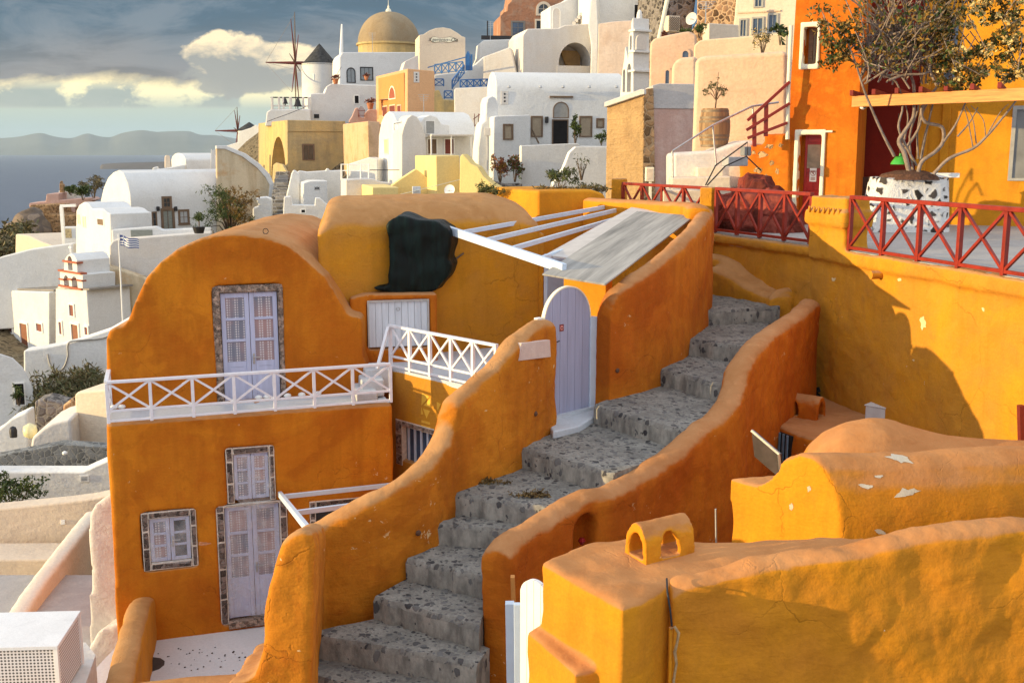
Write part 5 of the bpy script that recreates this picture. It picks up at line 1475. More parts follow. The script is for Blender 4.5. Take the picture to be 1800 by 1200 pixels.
leaf_cloud(MB(), [(t_, (.11, .11, .075), 46) for t_ in tips] + [(P(1263, 140, 29.6), (.05, .05, .1), 14)], .06, R, (0,), .35).build('crown', OLIVEL, ot, fix=False)
prl = thing('pipe_railing', 'slender galvanised pipe handrail climbing in front of the wine barrel', 'handrail', P(1183, 325, 27.6))
MB().tube([P(*q) for q in ((1182, 266, 27.5), (1252, 221, 28.2), (1322, 187, 29.0), (1368, 180, 29.6))], 0.028, 8).build('rail', STEEL, prl, smooth=60)
for a, b in (((1182, 266, 27.5), (1183, 330, 27.5)), ((1253, 221, 28.2), (1259, 292, 28.2)), ((1323, 188, 29.0), (1325, 250, 29.0))):
    MB().tube([P(*a), P(*b)], 0.026, 8).build('post', STEEL, prl, smooth=60)
for i, (px, py) in enumerate(((1311, 265), (1283, 281))):
    pass
pt_ = thing('flower_trough', 'pale grey trough standing at the foot of the orange stair block', 'trough', P(1295, 290, 26.4))
MB().box(P(1292, 284, 26.4), (0.55, 0.3, 0.22), rad(20)).build('body', simple('grey trough', (0.36, 0.36, 0.36), .7), pt_, bevel=.02)
MB().box(P(1311, 266, 26.6), (0.2, 0.2, 0.22), rad(20)).build('box', simple('dark grey pot', (0.2, 0.2, 0.2), .7), pt_, bevel=.02)

PST = simple('faded pink plaster repair', (0.58, 0.26, 0.13), 0.9, 0.2, 14)
PST2 = simple('dark orange plaster repair', (0.43, 0.12, 0.008), 0.9, 0.2, 9)
R = random.Random(101)
lw_ = [o for o in COL.objects if o.name.startswith('lower_wall')][0]
for q in ((312, 978, 14, 16, 10), (432, 962, 9, 13, 10), (352, 955, 26, 4, 12), (268, 962, 9, 6, 9)): decal(lw_, [blobpoly(*q, R)], PST, 'pink_stain', house)
# ================================================================ VILLAGE behind
def dleft(F_, px, py, s=0.0):
    return abs(F_.left(s).sz(px, py)[0])

def block(name, label, cat, F_, poly, depth, mat, parent=None, bevel=0.12, seg=2, group=None, vec=None, down=2.5):
    """outline on a wall plane, built back to its real depth"""
    pts = [F_.pt(*p) for p in poly]
    if down:
        zm = min(p.z for p in pts)
        pts = [V((p.x, p.y, p.z - down if p.z < zm + 0.6 else p.z)) for p in pts]
    o = MB().prism(pts, vec or -F_.n * depth).build(name, mat, parent, bevel=bevel, seg=seg)
    if parent is None: tag(o, label, cat, group)
    return o

def vault(F_, x0, x1, yb, ye, yr, depth, mat, name='wall', parent=None, k=12, drop=2.0, bevel=0.08, px_l=None):
    """barrel vaulted block: front wall on F_, eaves at pixel row ye, crown at yr (rows read at x0)"""
    s0, s1 = F_.sz(x0, ye)[0], F_.sz(x1, ye)[0]
    zb, ze = F_.sz(x0, yb)[1] - drop, F_.sz(x0, ye)[1]
    zr = F_.back(depth / 2).sz(x0, yr)[1]
    prof = [(0, zb), (0, ze)] + [(-depth / 2 * (1 - math.cos(math.pi * i / k)), ze + (zr - ze) * math.sin(math.pi * i / k)) for i in range(1, k)] + [(-depth, ze), (-depth, zb)]
    return MB().prism([F_.at(s0, z, o) for o, z in prof], F_.u * (s1 - s0)).build(name, mat, parent, smooth=35, bevel=bevel)

def house(name, label, cat, F_, px, py, group=None):
    return thing(name, label, cat, F_.pt(px, py), group)

def Lp(L_, pts, tol=.4):
    o = []
    for p in pts:
        a, z = L_.sz(*p)
        if a > -tol: a = 0.0
        o.append(L_.at(a, z))
    return o
# ---------------------------------------------------------------- left valley
f = Face(232, 400, 95, 40); L = f.left()
h = house('vault_house', 'large white barrel vaulted house with grey green door and sunlit left gable', 'house', f, 330, 410)
gp = [(177, 430), (177, 352), (182, 330), (190, 312), (199, 303), (208, 299), (216, 304), (224, 322), (230, 343), (233, 356), (233, 430)]
MB().prism(Lp(L, gp), f.u * f.sz(445, 380)[0]).build('wall', WHITE, h, smooth=35, bevel=0.08)
opening(f, (283, 366, 307, 406), h, 'door', BROWNW, GREYW, fw=0.22, bars=(2, 1), proud=0.08)
opening(f, (284, 345, 302, 366), h, 'window', BROWNW, GLASS, fw=0.2, bars=(2, 2), label='small transom window over the door')
opening(f, (267, 372, 276, 398), h, 'window', BROWNW, GLASS, fw=0.12, bars=(1, 2))
opening(f, (313, 368, 333, 394), h, 'window', BROWNW, simple('white net curtain', (0.4, 0.4, 0.4), 0.3), fw=0.2, bars=(2, 2), sill=True)
for x in (278, 309):
    p = f.pt(x, 367, 0.1); MB().box(p, (0.25, 0.25, 0.4)).build('wall_lamp', IRON, h, bevel=0.05)
f3 = Face(195, 400, 86, 40); L = f3.left()
h = house('vault_house', 'smaller white double lobed vault house below the large vault, brown window on lit side', 'house', f3, 230, 425)
gp = [(133, 480), (134, 370), (139, 360), (147, 355), (154, 358), (160, 366), (166, 367), (173, 366), (181, 368), (188, 374), (195, 376), (196, 480)]
MB().prism(Lp(L, gp), f3.u * f3.sz(268, 390)[0]).build('wall', WHITE, h, smooth=35, bevel=0.08)
opening(L, (171, 383, 183, 397), h, 'window', WHITEP, BROWNW, fw=0.10, bars=(1, 1))
opening(L, (137, 376, 141, 394), h, 'window', CREAMT, CREAM, fw=0.06, bars=(1, 1), arch=True)
opening(L, (146, 380, 151, 400), h, 'window', CREAMT, CREAM, fw=0.06, bars=(1, 1))
fw1 = Face(195, 440, 84, 12)
w = block('terrace_wall', 'long pinkish white terrace wall behind the Greek flag', 'wall', fw1, [(192, 485), (192, 432), (197, 424), (205, 421), (290, 414), (372, 408), (372, 485)], 3, WHITE2)
block('terrace_parapet', 'white parapet with grey green shutter panel in front of the large vault house', 'wall', Face(196, 415, 85.5, 12), [(196, 424), (196, 404), (275, 398), (285, 404), (372, 400), (372, 424)], 1.0, WHITE)
tag(MB().fbox(Face(196, 415, 85.5, 12), *rect_sz(Face(196, 415, 85.5, 12), 230, 404, 268, 417), 0, 0.06).build('shutter_panel', GREYW, bevel=0.02), 'wide grey green shutter panel on the white terrace parapet', 'shutter')
tp = thing('topiary_tree', 'clipped ball tree in a black pot on the white terrace', 'tree', P(350, 408, 84))
MB().lathe(P(350, 410, 84), [(0.35, 0), (0.5, 0.5), (0.48, 0.5)], 14).build('pot', IRON, tp)
MB().tube([P(350, 402, 84), P(350, 386, 84)], 0.05, 6).build('trunk', DBARK, tp)
R = random.Random(3); leaf_cloud(MB(), [(P(350, 381, 84), (.5, .5, .32), 420)], 0.16, R, (0,), .6).build('crown', GREENL, tp, fix=False)
b = thing('feathery_tree', 'dark feathery pepper tree against the stained wall beside the stone steps', 'tree', P(405, 425, 89))
mb = MB(); R = random.Random(14); bl = []; br2 = []
for i in range(46):
    px, py = R.gauss(402, 24), R.gauss(362, 22)
    if px > 452: continue
    c = P(px, py, 88 + R.uniform(-1.5, 1.5)); (bl if px < 402 or R.random() < .3 else br2).append((c, (.65, .65, .5), 90))
    mb.tube([P(405, 420, 89), P(405, 395, 89).lerp(c, .4), c], [.09, .05, .02], 5)
mb.build('trunk', DBARK, b, smooth=60)
leaf_cloud(MB(), bl, 0.24, R, (0,), .3).build('foliage', GREENL, b, fix=False)
leaf_cloud(MB(), br2, 0.24, R, (0,), .3).build('foliage', BROWNL, b, fix=False)
# stained curving wall, steps
fs = Face(380, 300, 99, 18)
block('curving_wall', 'rust stained plaster wall with white coping curving beside the grey steps', 'wall', fs, [(380, 400), (380, 258), (396, 258), (430, 272), (455, 290), (472, 308), (479, 325), (476, 345), (470, 400)], 1.2, STAINW)
cop = [(380, 256), (397, 256), (432, 270), (457, 288), (474, 306), (482, 324), (479, 346), (476, 390)]; inn = [(470, 390), (472, 345), (474, 326), (467, 312), (452, 295), (427, 276), (395, 262), (380, 262)]
block('wall_coping', 'white curling coping band on the rust stained wall', 'coping', Face(380, 300, 98.9, 18), cop + inn, 1.5, WHITE, bevel=0.05)
stp = thing('stone_steps', 'grey stone steps climbing to the arched yellow house', 'steps', P(490, 375, 92))
for i in range(13):
    k_ = i / 12; Y = 91 + 12 * k_; py = 376 - 74 * k_; xa = 472 + 12 * k_; xb = 510 - 8 * k_ if i < 9 else 506
    p, q = P(xa, py, Y), P(xb, py, Y)
    MB().prism([p + V((0, 0, -1.2)), q + V((0, 0, -1.2)), q, p], V((0, 1.15, 0))).build('step', STEPST, stp, bevel=0.04)
block('white_pillar_wall', 'white stepped parapet blocks at the left foot of the grey steps', 'wall', Face(445, 390, 90, 10), [(444, 420), (444, 366), (455, 362), (449, 348), (468, 346), (478, 350), (477, 420)], 1.6, WHITE)
block('white_parapet', 'white slanting parapet on the right of the grey steps', 'wall', Face(500, 350, 91, 10), [(496, 400), (503, 345), (512, 305), (516, 298), (526, 305), (528, 400)], 1.2, WHITE)
# far white vault and chimneys
f = Face(340, 295, 125, 30)
h = house('far_vault_house', 'small bluish white far vault house by the sea, left of the stained wall', 'house', f, 350, 300)
vault(f, 326, 384, 300, 284, 269, 7, WHITE, parent=h)
block('chimney', 'slim cream chimney with dark cap near the far white vault', 'chimney', Face(290, 290, 120, 20), [(288, 300), (290, 276), (292, 273), (297, 273), (299, 276), (301, 300)], 0.9, CREAM, bevel=0.05)
block('white_roofs', 'low white roof and parapets left of the far vault house', 'roof', Face(265, 295, 118, 15), [(266, 310), (268, 295), (275, 293), (276, 298), (290, 296), (320, 290), (326, 290), (326, 310)], 4, WHITE)
block('chimney_pot', 'tiny white crenellated chimney at the top edge of the far vault', 'chimney', Face(368, 270, 118, 15), [(367, 275), (368, 266), (371, 262), (374, 265), (377, 262), (379, 275)], 0.8, WHITE, bevel=0.03)
block('brick_stack', 'small brown stone stack behind the slim cream chimney', 'chimney', Face(315, 285, 128, 15), [(313, 292), (315, 277), (322, 273), (331, 274), (332, 290)], 1.5, RUINST, bevel=0.05)
# chapel
fc = Face(158, 600, 80, 47); L = fc.left()
h = house('chapel', 'white chapel with sunlit front, brown door and red striped belfry', 'chapel', fc, 160, 625)
w = MB().prism(Lp(L, ((97, 640), (97, 506), (107, 500), (158, 510), (162, 640))), fc.u * fc.sz(232, 560)[0]).build('wall', WHITE, h, bevel=0.12)
for r, n_ in (((122, 533, 132, 557), 'window'), ((104, 563, 111, 589), 'window'), ((149, 572, 157, 590), 'window')): opening(L, r, h, n_, WHITEP, REDW, fw=0.13, bars=(1, 1), proud=0.1)
opening(L, (126, 567, 141, 614), h, 'door', WHITEP, simple('chestnut door', (0.20, 0.065, 0.03), 0.5), fw=0.16, bars=(1, 1), proud=0.1)
p0 = [L.pt(*p) for p in ((99, 509), (157, 511))]
MB().prism([p0[0] + V((0, 0, .03)), p0[1] + V((0, 0, .03)), p0[1] + fc.u * fc.sz(232, 560)[0] + V((0, 0, .03)), p0[0] + fc.u * fc.sz(232, 560)[0] + V((0, 0, .03))], V((0, 0, .14))).build('roof', GREYTOP, h)
Lw = L.back(1.2)
h2 = house('chapel_wing', 'low white wing left of the chapel with brown door between two windows', 'house', Lw, 45, 615)
MB().prism([Lw.pt(*p) for p in ((-30, 640), (-30, 509), (86, 513), (86, 640))], fc.u * 9).build('wall', WHITE, h2, bevel=0.12)
MB().prism([Lw.pt(-30, 509) + V((0, 0, .03)) + fc.u * .4, Lw.pt(86, 513) + V((0, 0, .03)) + fc.u * .4, Lw.pt(86, 513) + V((0, 0, .03)) + fc.u * 8.6, Lw.pt(-30, 509) + V((0, 0, .03)) + fc.u * 8.6], V((0, 0, .12))).build('roof', GREYTOP, h2)
for r, n_ in (((11, 564, 23, 585), 'window'), ((64, 566, 76, 584), 'window')): opening(Lw, r, h2, n_, WHITEP, REDW, fw=0.14, bars=(1, 1), proud=0.1)
opening(Lw, (36, 566, 51, 612), h2, 'door', WHITEP, bpy.data.materials['chestnut door'], fw=0.15, bars=(1, 1), proud=0.1)
bf = thing('belfry', 'white arched belfry with brick red bands and a cross on the chapel roof', 'belfry', L.pt(125, 505))
bp = [(106, 506), (105, 478), (112, 476), (113, 457), (118, 449), (124, 445), (130, 449), (135, 458), (136, 481), (145, 483), (145, 510)]
bw = MB().prism([L.pt(*p) for p in bp], fc.u * 2.6).build('bell_wall', WHITE, bf, bevel=0.03)
cuts = []
for r in ((112, 484, 121, 503), (126, 486, 136, 506), (119, 450, 127, 475)):
    s0, s1, z0, z1 = rect_sz(L, *r); cuts.append(MB().fpoly(L, arch_sz(s0, s1, z0, z1, 8), -1.3, 0.6))
cut(bw, cuts)
mb = MB()
BRICK = simple('brick red band', (0.36, 0.10, 0.05), 0.8)
for a, b_, y0, y1 in ((104, 144, 475, 481), (105, 145, 502, 508), (112, 137, 459, 461.5)):
    s0 = L.sz(a, y0)[0]; s1 = L.sz(b_, y1)[0]; z = L.sz((a + b_) / 2, (y0 + y1) / 2)[1]
    MB().fbox(L, s0, s1, z - .07, z + .07, -0.4, 0.12).build('brick_band', BRICK, bf)
for a, b_, y in ((105, 113, 490), (120, 127, 490), (136, 145, 492)):
    s0 = L.sz(a, y)[0]; s1 = L.sz(b_, y)[0]; z = L.sz(a, y)[1]; MB().fbox(L, s0, s1, z - .06, z + .06, -0.3, 0.1).build('brick_band', BRICK, bf)
c = L.pt(124, 444, -.5); MB().bar(c, c + V((0, 0, .62)), .10, .10).bar(c + V((0, 0, .4)) - L.u * .2, c + V((0, 0, .4)) + L.u * .2, .09, .09).build('cross', WHITEP, bf)
bl = thing('church_bell', 'small bronze bell hanging in the right arch of the chapel belfry', 'bell', L.pt(131, 494, -.3))
MB().lathe(L.pt(131, 496, -.4), [(.22, 0), (.17, .1), (.12, .26), (.03, .34)], 14).build('bell', simple('dark bronze', (.10, .06, .04), .5, .2, 5, .5), bl, smooth=60)
block('white_side_wall', 'broad bluish white wall left above the chapel roofs', 'wall', Face(0, 480, 92, 10), [(-30, 530), (-30, 462), (0, 452), (55, 438), (120, 429), (129, 428), (133, 520)], 1.5, WHITE)
block('cream_terrace', 'sunlit cream terrace wall end at the far left by the scrub', 'wall', Face(25, 430, 108, -28), [(22, 460), (27, 411), (50, 414), (70, 424), (92, 432), (92, 460)], 8, CREAM, vec=V((5.5, 3.0, 0)))
block('bank_wall', 'sloping beige stained bank wall behind the chapel belfry', 'wall', Face(145, 490, 82.6, 4), [(130, 520), (132, 452), (150, 455), (200, 470), (256, 489), (300, 500), (300, 530)], 1.0, STAINW)
pl = thing('flag', 'Greek flag flying from a white pole beside the big orange vault', 'flag', P(212, 590, 62))
mb = MB().tube([P(208, 411, 62), P(218, 600, 62)], [0.035, 0.06], 8); mb.build('pole', WHITEP, pl, smooth=60)
nx, ny = 18, 9; Wf, Hf = 1.06, 0.62
o = P(209.5, 413, 62)
vs = []; 
def flagp(i, j):
    u_ = i / nx; v_ = j / ny
    return o + V((u_ * Wf, 0.10 * math.sin(u_ * 7 + 1), -v_ * Hf * (1 - .12 * u_) - u_ * .26 + 0.03 * math.sin(u_ * 9)))
for mname, mat_, test in (('blue_stripes', simple('flag blue', (.03, .06, .22), .7), lambda i, j: (j % 2 == 0 and (i >= 7 or j >= 5)) or (i < 7 and j < 5 and not (j == 2 or i == 3))), ('white_stripes', WHITEP, lambda i, j: not ((j % 2 == 0 and (i >= 7 or j >= 5)) or (i < 7 and j < 5 and not (j == 2 or i == 3))))):
    mb = MB()
    for i in range(nx):
        for j in range(ny):
            if test(i, j):
                q = [flagp(i, j), flagp(i, j + 1), flagp(i + 1, j + 1), flagp(i + 1, j)]
                mb.add(q, [[0, 1, 2, 3]])
    mb.build(mname, mat_, pl, fix=False)
# curved wall with hose, lower vault, scrub bank
f9 = Face(78, 640, 52, 10)
w = block('curved_wall', 'white wall with a hanging grey hose rising towards the orange house', 'wall', f9, [(36, 720), (41, 616), (76, 611), (130, 600), (190, 580), (232, 556), (232, 720)], 1.0, WHITE, bevel=0.1)
hs_ = MB().tube(catmull([f9.pt(*p, .05) for p in ((205, 582), (180, 594), (140, 598), (120, 603), (119, 625), (112, 645), (100, 652), (88, 640), (84, 622))], 5), 0.045, 6); tag(hs_.build('hose', simple('grey hose', (.33, .32, .31), .6), smooth=60), 'grey hose looped down the white curved wall', 'hose')
f10 = Face(0, 680, 47, 12)
h = house('low_vault', 'white low vault end with dark doorway at the left edge', 'house', f10, 20, 735)
MB().prism([f10.pt(*p) for p in ((-60, 780), (-60, 630), (-30, 622), (0, 621), (22, 628), (40, 645), (53, 670), (59, 700), (59, 780))], V((-.8, 2.0, -.75))).build('wall', WHITE, h, smooth=35, bevel=.06)
opening(f10, (25, 672, 45, 712), h, 'doorway', WHITEP, DARK, fw=0.05, bars=(1, 1))
shrub('door_plant', 'dark pot plant standing in the vault doorway at the left edge', 'plant', f10.pt(33, 712, .4), .9, .35, 260, GREENL, .12, 41)
# terrain will carry scrub; cream block, tank, walls of the terraces
f11 = Face(186, 770, 37, -14)
block('cream_block', 'sunlit cream square block with a tank recess beside the balcony railing', 'building', f11, [(127, 800), (130, 692), (138, 688), (188, 684), (196, 690), (196, 800)], 3.5, CREAM, bevel=.12)
block('tank_rim', 'low white rim of the roof tank on the cream block', 'tank', Face(186, 695, 38.2, -14), [(141, 702), (142, 684), (160, 679), (196, 676), (196, 702)], 2.0, WHITE, bevel=.06)
block('ramp_wall', 'pinkish white ramp wall rising to the cream block', 'wall', Face(30, 770, 36, 8), [(24, 810), (30, 793), (55, 770), (75, 752), (92, 743), (125, 735), (130, 810)], 2.5, WHITE2, bevel=.12)
block('low_white_wall', 'bluish white slanting wall with a dark niche at the left edge', 'wall', Face(0, 760, 40, 8), [(-30, 810), (-30, 770), (0, 752), (20, 735), (48, 722), (50, 760), (46, 810)], 1.0, WHITE, bevel=.1)
tag(MB().lathe(P(24, 768, 39.2), [(.13, 0), (.14, .25), (.10, .38), (.02, .42)], 12).build('dark_lantern', IRON, smooth=60), 'dark squat lantern on the slanting wall at the left edge', 'lantern')
tag(MB().lathe(P(53, 757, 38.5), [(.01, -.30), (.22, -.18), (.25, 0), (.22, .18), (.01, .30)], 16).build('round_lamp', simple('pale yellow lamp', (.75, .68, .38), .4), smooth=60), 'pale yellow oval garden light on the ramp wall', 'lamp')
tile = rubble('grey mosaic tile', (.17, .17, .165), (.27, .265, .25), 5.0, .3, .05, .4)
block('tiled_wall', 'grey mosaic tiled pool wall under a white coping', 'wall', Face(0, 810, 33.5, 8), [(-30, 850), (-30, 806), (0, 801), (105, 781), (190, 786), (190, 850)], .6, tile, bevel=.02)
block('pool_coping', 'white coping on the grey tiled pool wall', 'coping', Face(0, 806, 33.3, 8), [(-30, 808), (-30, 800), (0, 795), (104, 775), (190, 780), (190, 788), (105, 783), (0, 804)], 1.0, WHITE, bevel=.04)
tag(MB().lathe(P(114, 796, 33.2), [(.02, -.07), (.08, -.03), (.08, .03), (.02, .07)], 12).build('wall_light', WHITEP, smooth=60), 'round white pool light on the grey tiled wall', 'light')
fp = Face(0, 850, 30, 8)
block('pool_parapet', 'white parapet with a small grey plate in front of the tiled pool wall', 'wall', fp, [(-40, 910), (-40, 829), (0, 829), (145, 829), (160, 822), (196, 806), (196, 905)], .7, WHITE, bevel=.06)
pt = thing('vent_plate', 'small white plate with grey slots on the pool parapet', 'plate', fp.pt(148, 845))
MB().fbox(fp, *rect_sz(fp, 140, 835, 157, 846), 0, .03).build('plate', WHITEP, pt)
for y in (837.5, 840, 842.5): MB().fbox(fp, *rect_sz(fp, 143, y, 154, y + 1.6), .03, .035).build('slot', simple('slot grey', (.2, .22, .25), .6), pt)
shrub('dark_shrub', 'dense dark green shrub behind the beige wall at the left edge', 'shrub', P(28, 905, 28.5), 1.0, .85, 1500, GREENL, .10, 17, stems=8)
fq = Face(0, 900, 26.5, 8)
block('beige_wall', 'broad shaded beige terrace wall at the left edge with a tiny socket', 'wall', fq, [(-60, 1030), (-60, 900), (0, 894), (120, 882), (165, 876), (200, 868), (200, 1030)], .6, CREAM, bevel=.06)
tag(MB().fbox(fq, *rect_sz(fq, 107, 913, 115, 921), 0, .03).build('socket', WHITEP, bevel=.01), 'tiny white socket on the shaded beige wall', 'socket')
block('wall_bench', 'smooth grey beige bench running along the foot of the beige wall', 'bench', Face(0, 990, 25.0, 8), [(-60, 1080), (-60, 984), (150, 982), (150, 1080)], 1.2, CREAM, bevel=.06)
fl = MB().prism([Pz(-120, 1010, -9.35), Pz(190, 1010, -9.35), Pz(190, 1150, -9.35), Pz(-120, 1150, -9.35)], V((0, 0, -.3))); tag(fl.build('lower_terrace_floor', CONC), kind='structure')
dp = [P(36, 1092, 20.0), P(75, 1030, 21.5), P(120, 970, 23.2), P(158, 920, 24.8), P(178, 896, 25.8)]
mb = sweep_wall([(p.x, p.y, p.z, p.z - 2.2) for p in dp], .38, side=1, rnd=.25); o = mb.build('diagonal_parapet', plaster('bounce tinted white plaster', (.74, .66, .54), (.70, .61, .48), scale=2, streak=.1, bump=.2)); tag(o, 'white diagonal parapet with painted warm bounce, climbing at the left below the beige wall', 'wall'); soften(o, .05, 4, .02)  # warm bounce light is mixed into the white base colour
dp = [P(172, 1150, 16.6), P(170, 1060, 17.2), P(168, 960, 18.3), P(172, 905, 19.4), P(184, 868, 20.8)]
mb = MB(); 
pil = [(158, 1180), (156, 1100), (158, 1000), (152, 950), (154, 905), (166, 885), (190, 868), (215, 862), (215, 1180)]
o = MB().prism([Face(170, 1000, 19.2, 10).pt(*p) for p in pil], V((0.3, 1.2, 0))).prism([Face(170, 1100, 18.3, 10).pt(*p) for p in ((148, 1200), (152, 1140), (170, 1110), (215, 1090), (215, 1200))], V((.2, .9, 0))).build('white_pillar', WHITE2); tag(o, 'pinkish white upright wall end hugging the left side of the orange house', 'wall'); soften(o, .05, 8, .02)
# perforated air conditioning box
def perf_mat():
    m, nt, b = new_mat('perforated white metal'); N = NT(nt)
    v = N.n('TexVoronoi', feature='F1', voronoi_dimensions='2D'); v.inputs['Randomness'].default_value = 0; v.inputs['Scale'].default_value = 24.0
    g_ = N.n('NewGeometry'); s_ = N.n('SeparateXYZ'); N.l(g_.outputs['Position'], s_.inputs[0]); cb2 = N.n('CombineXYZ'); N.l(N.math('SUBTRACT', s_.outputs[0], s_.outputs[1]), cb2.inputs[0]); N.l(s_.outputs[2], cb2.inputs[1]); N.l(cb2.outputs[0], v.inputs['Vector'])
    g = N.n('NewGeometry'); sp = N.n('SeparateXYZ'); N.l(g.outputs['Normal'], sp.inputs[0])
    k_ = N.math('MULTIPLY', N.ramp(v.outputs['Distance'], .30, .34, (1, 1, 1, 1), (0, 0, 0, 1)), N.math('LESS_THAN', N.math('ABSOLUTE', sp.outputs[2]), .5))
    N.l(N.mix(k_, (.76, .72, .70), (.10, .09, .085)), b.inputs['Base Color']); b.inputs['Roughness'].default_value = .5
    return m
ac = thing('air_unit_housing', 'white perforated metal housing in the bottom left corner', 'housing', P(60, 1200, 12.8))
c1 = P(98, 1133, 12.6); c2 = Pz(137, 1074, c1.z); lft = Pz(-60, 1137, c1.z)
dv = c2 - c1; lv = (lft - c1)
MB().obox(c1 - V((0, 0, .75)), lv, dv, V((0, 0, .70))).build('perforated_case', perf_mat(), ac)
MB().obox(c1 - V((0, 0, .05)) - lv.normalized() * .03 - dv.normalized() * .03, lv + lv.normalized() * .06, dv + dv.normalized() * .06, V((0, 0, .05))).build('lid', plaster('lid paint', (.78, .77, .76), (.72, .71, .70), scale=.5, streak=.1, stain=.25, bump=.1), ac, bevel=.006, seg=1)
for q in (c1, c1 + dv, c1 + lv): MB().box(q - V((0, 0, .40)), (.05, .05, .70)).build('corner_post', WHITEP, ac)
tag(MB().prism([Pz(-150, 1290, c1.z - .78), Pz(120, 1290, c1.z - .78), Pz(168, 1150, c1.z - .78), Pz(150, 1128, c1.z - .78), Pz(-150, 1140, c1.z - .78)], V((0, 0, -3))).build('roof_ledge', WHITE2), 'pale flat ledge carrying the perforated white housing', 'ledge')
# cliff ruins, far left
fr_ = Face(55, 370, 150, 10)
h = house('stone_ruin', 'brown rubble ruin with a dark arch on the sea cliff', 'ruin', fr_, 90, 395)
MB().prism([fr_.pt(*p) for p in ((56, 420), (52, 363), (53, 360), (84, 360), (86, 376), (105, 378), (133, 378), (133, 420))], V((2, 7, 0))).build('wall', RUINST, h, bevel=.15)
s0, s1, z0, z1 = rect_sz(fr_, 70, 391, 82, 412); MB().fpoly(fr_, arch_sz(s0, s1, z0, z1), -.1, .05).build('archway', DARK, h)
block('pink_terrace', 'pinkish plaster terrace walls on top of the brown ruin', 'wall', Face(52, 355, 154, 10), [(51, 364), (52, 357), (80, 355), (82, 341), (104, 340), (104, 352), (160, 348), (166, 352), (132, 366), (132, 380), (88, 376), (84, 364)], 5, PINKW, bevel=.1)
block('blue_roof_house', 'small pale blue roofed stone house on the far cliff', 'house', Face(103, 345, 160, 10), [(103, 356), (103, 336), (108, 334), (137, 334), (136, 346), (142, 349), (142, 356)], 5, WHITE, bevel=.1)
block('stone_spire', 'thin stone turret at the far left against the sea', 'turret', Face(105, 335, 158, 10), [(104, 342), (104.5, 325), (106, 318), (107, 323), (110, 325), (110.5, 342)], 1.5, RUINST, bevel=.05)
R = random.Random(6)
for i, (px, py, r_, lab) in enumerate(((146, 340, 1.3, 'round dark bush beside the pale blue roof on the cliff'), (165, 336, 1.9, 'larger brown bush left of the white vault gable'), (125, 332, .9, 'small brown bush behind the pale blue roof'))):
    shrub('cliff_bush', lab, 'bush', P(px, py + 12, 152 + i * 3), r_ * 1.5, r_, 700, (GREENL, DRYL)[i % 2], .35, 60 + i, 'bushes on the cliff')
pf = thing('white_pergola_frame', 'slim white pole frame on the terrace by the lower vault house', 'frame', P(112, 424, 100))
MB().bar(P(108, 363, 100), P(113, 430, 100), .28, .28, up=(0, 1, 0)).bar(P(106, 362, 100), P(133, 361, 100), .25, .25).build('poles', WHITEP, pf)
sgn = thing('notice_board', 'small cream patterned board on a white block below the white frame', 'board', P(121, 425, 98))
MB().fbox(Face(114, 410, 98, 5), *rect_sz(Face(114, 410, 98, 5), 112, 399, 136, 432), -1, 0).build('plinth', WHITE, sgn, bevel=.05)
MB().fbox(Face(114, 410, 98, 5), *rect_sz(Face(114, 410, 98, 5), 115, 402, 126, 418), 0, .05).build('panel', simple('tan panel', (.42, .33, .18), .7, .5, 5), sgn)

# ---------------------------------------------------------------- centre: old yellow house and windmills
f1 = Face(505, 300, 112, 24); L = f1.left()
h = house('old_yellow_house', 'stained yellow old house with pointed arch doorway at the top of grey steps', 'house', f1, 550, 305)
w = MB().prism([f1.pt(*p) for p in ((505, 330), (505, 211), (607, 213), (612, 330))], -f1.n * dleft(f1, 453, 260)).build('wall', OLDY, h, bevel=.08)
s0, s1, z0, z1 = rect_sz(L, 476, 240, 502, 325)
cut(w, [MB().fpoly(L, arch_sz(s0, s1, z0, z1, 12, (s1 - s0) * .62), -2.2, .6)])
w.modifiers.clear()
opening(L.back(2.15), (490, 252, 503, 300), h, 'door', simple('teal door', (.10, .16, .16), .6), GLASS, fw=.25, bars=(1, 1))
opening(f1, (531, 253, 553, 282), h, 'window', BROWNW, GLASS, fw=.16, bars=(2, 1))
MB().fbox(f1, f1.sz(505, 214)[0], f1.sz(607, 214)[0], f1.sz(505, 229)[1] - .1, f1.sz(505, 229)[1] + .08, 0, .1).build('cornice', OLDY, h)
MB().prism([L.pt(*p, .9) for p in ((483, 312), (484, 290), (489, 286), (500, 289), (507, 302), (509, 330), (484, 330))], L.n * .25).build('parapet', OLDY, h, bevel=.06)
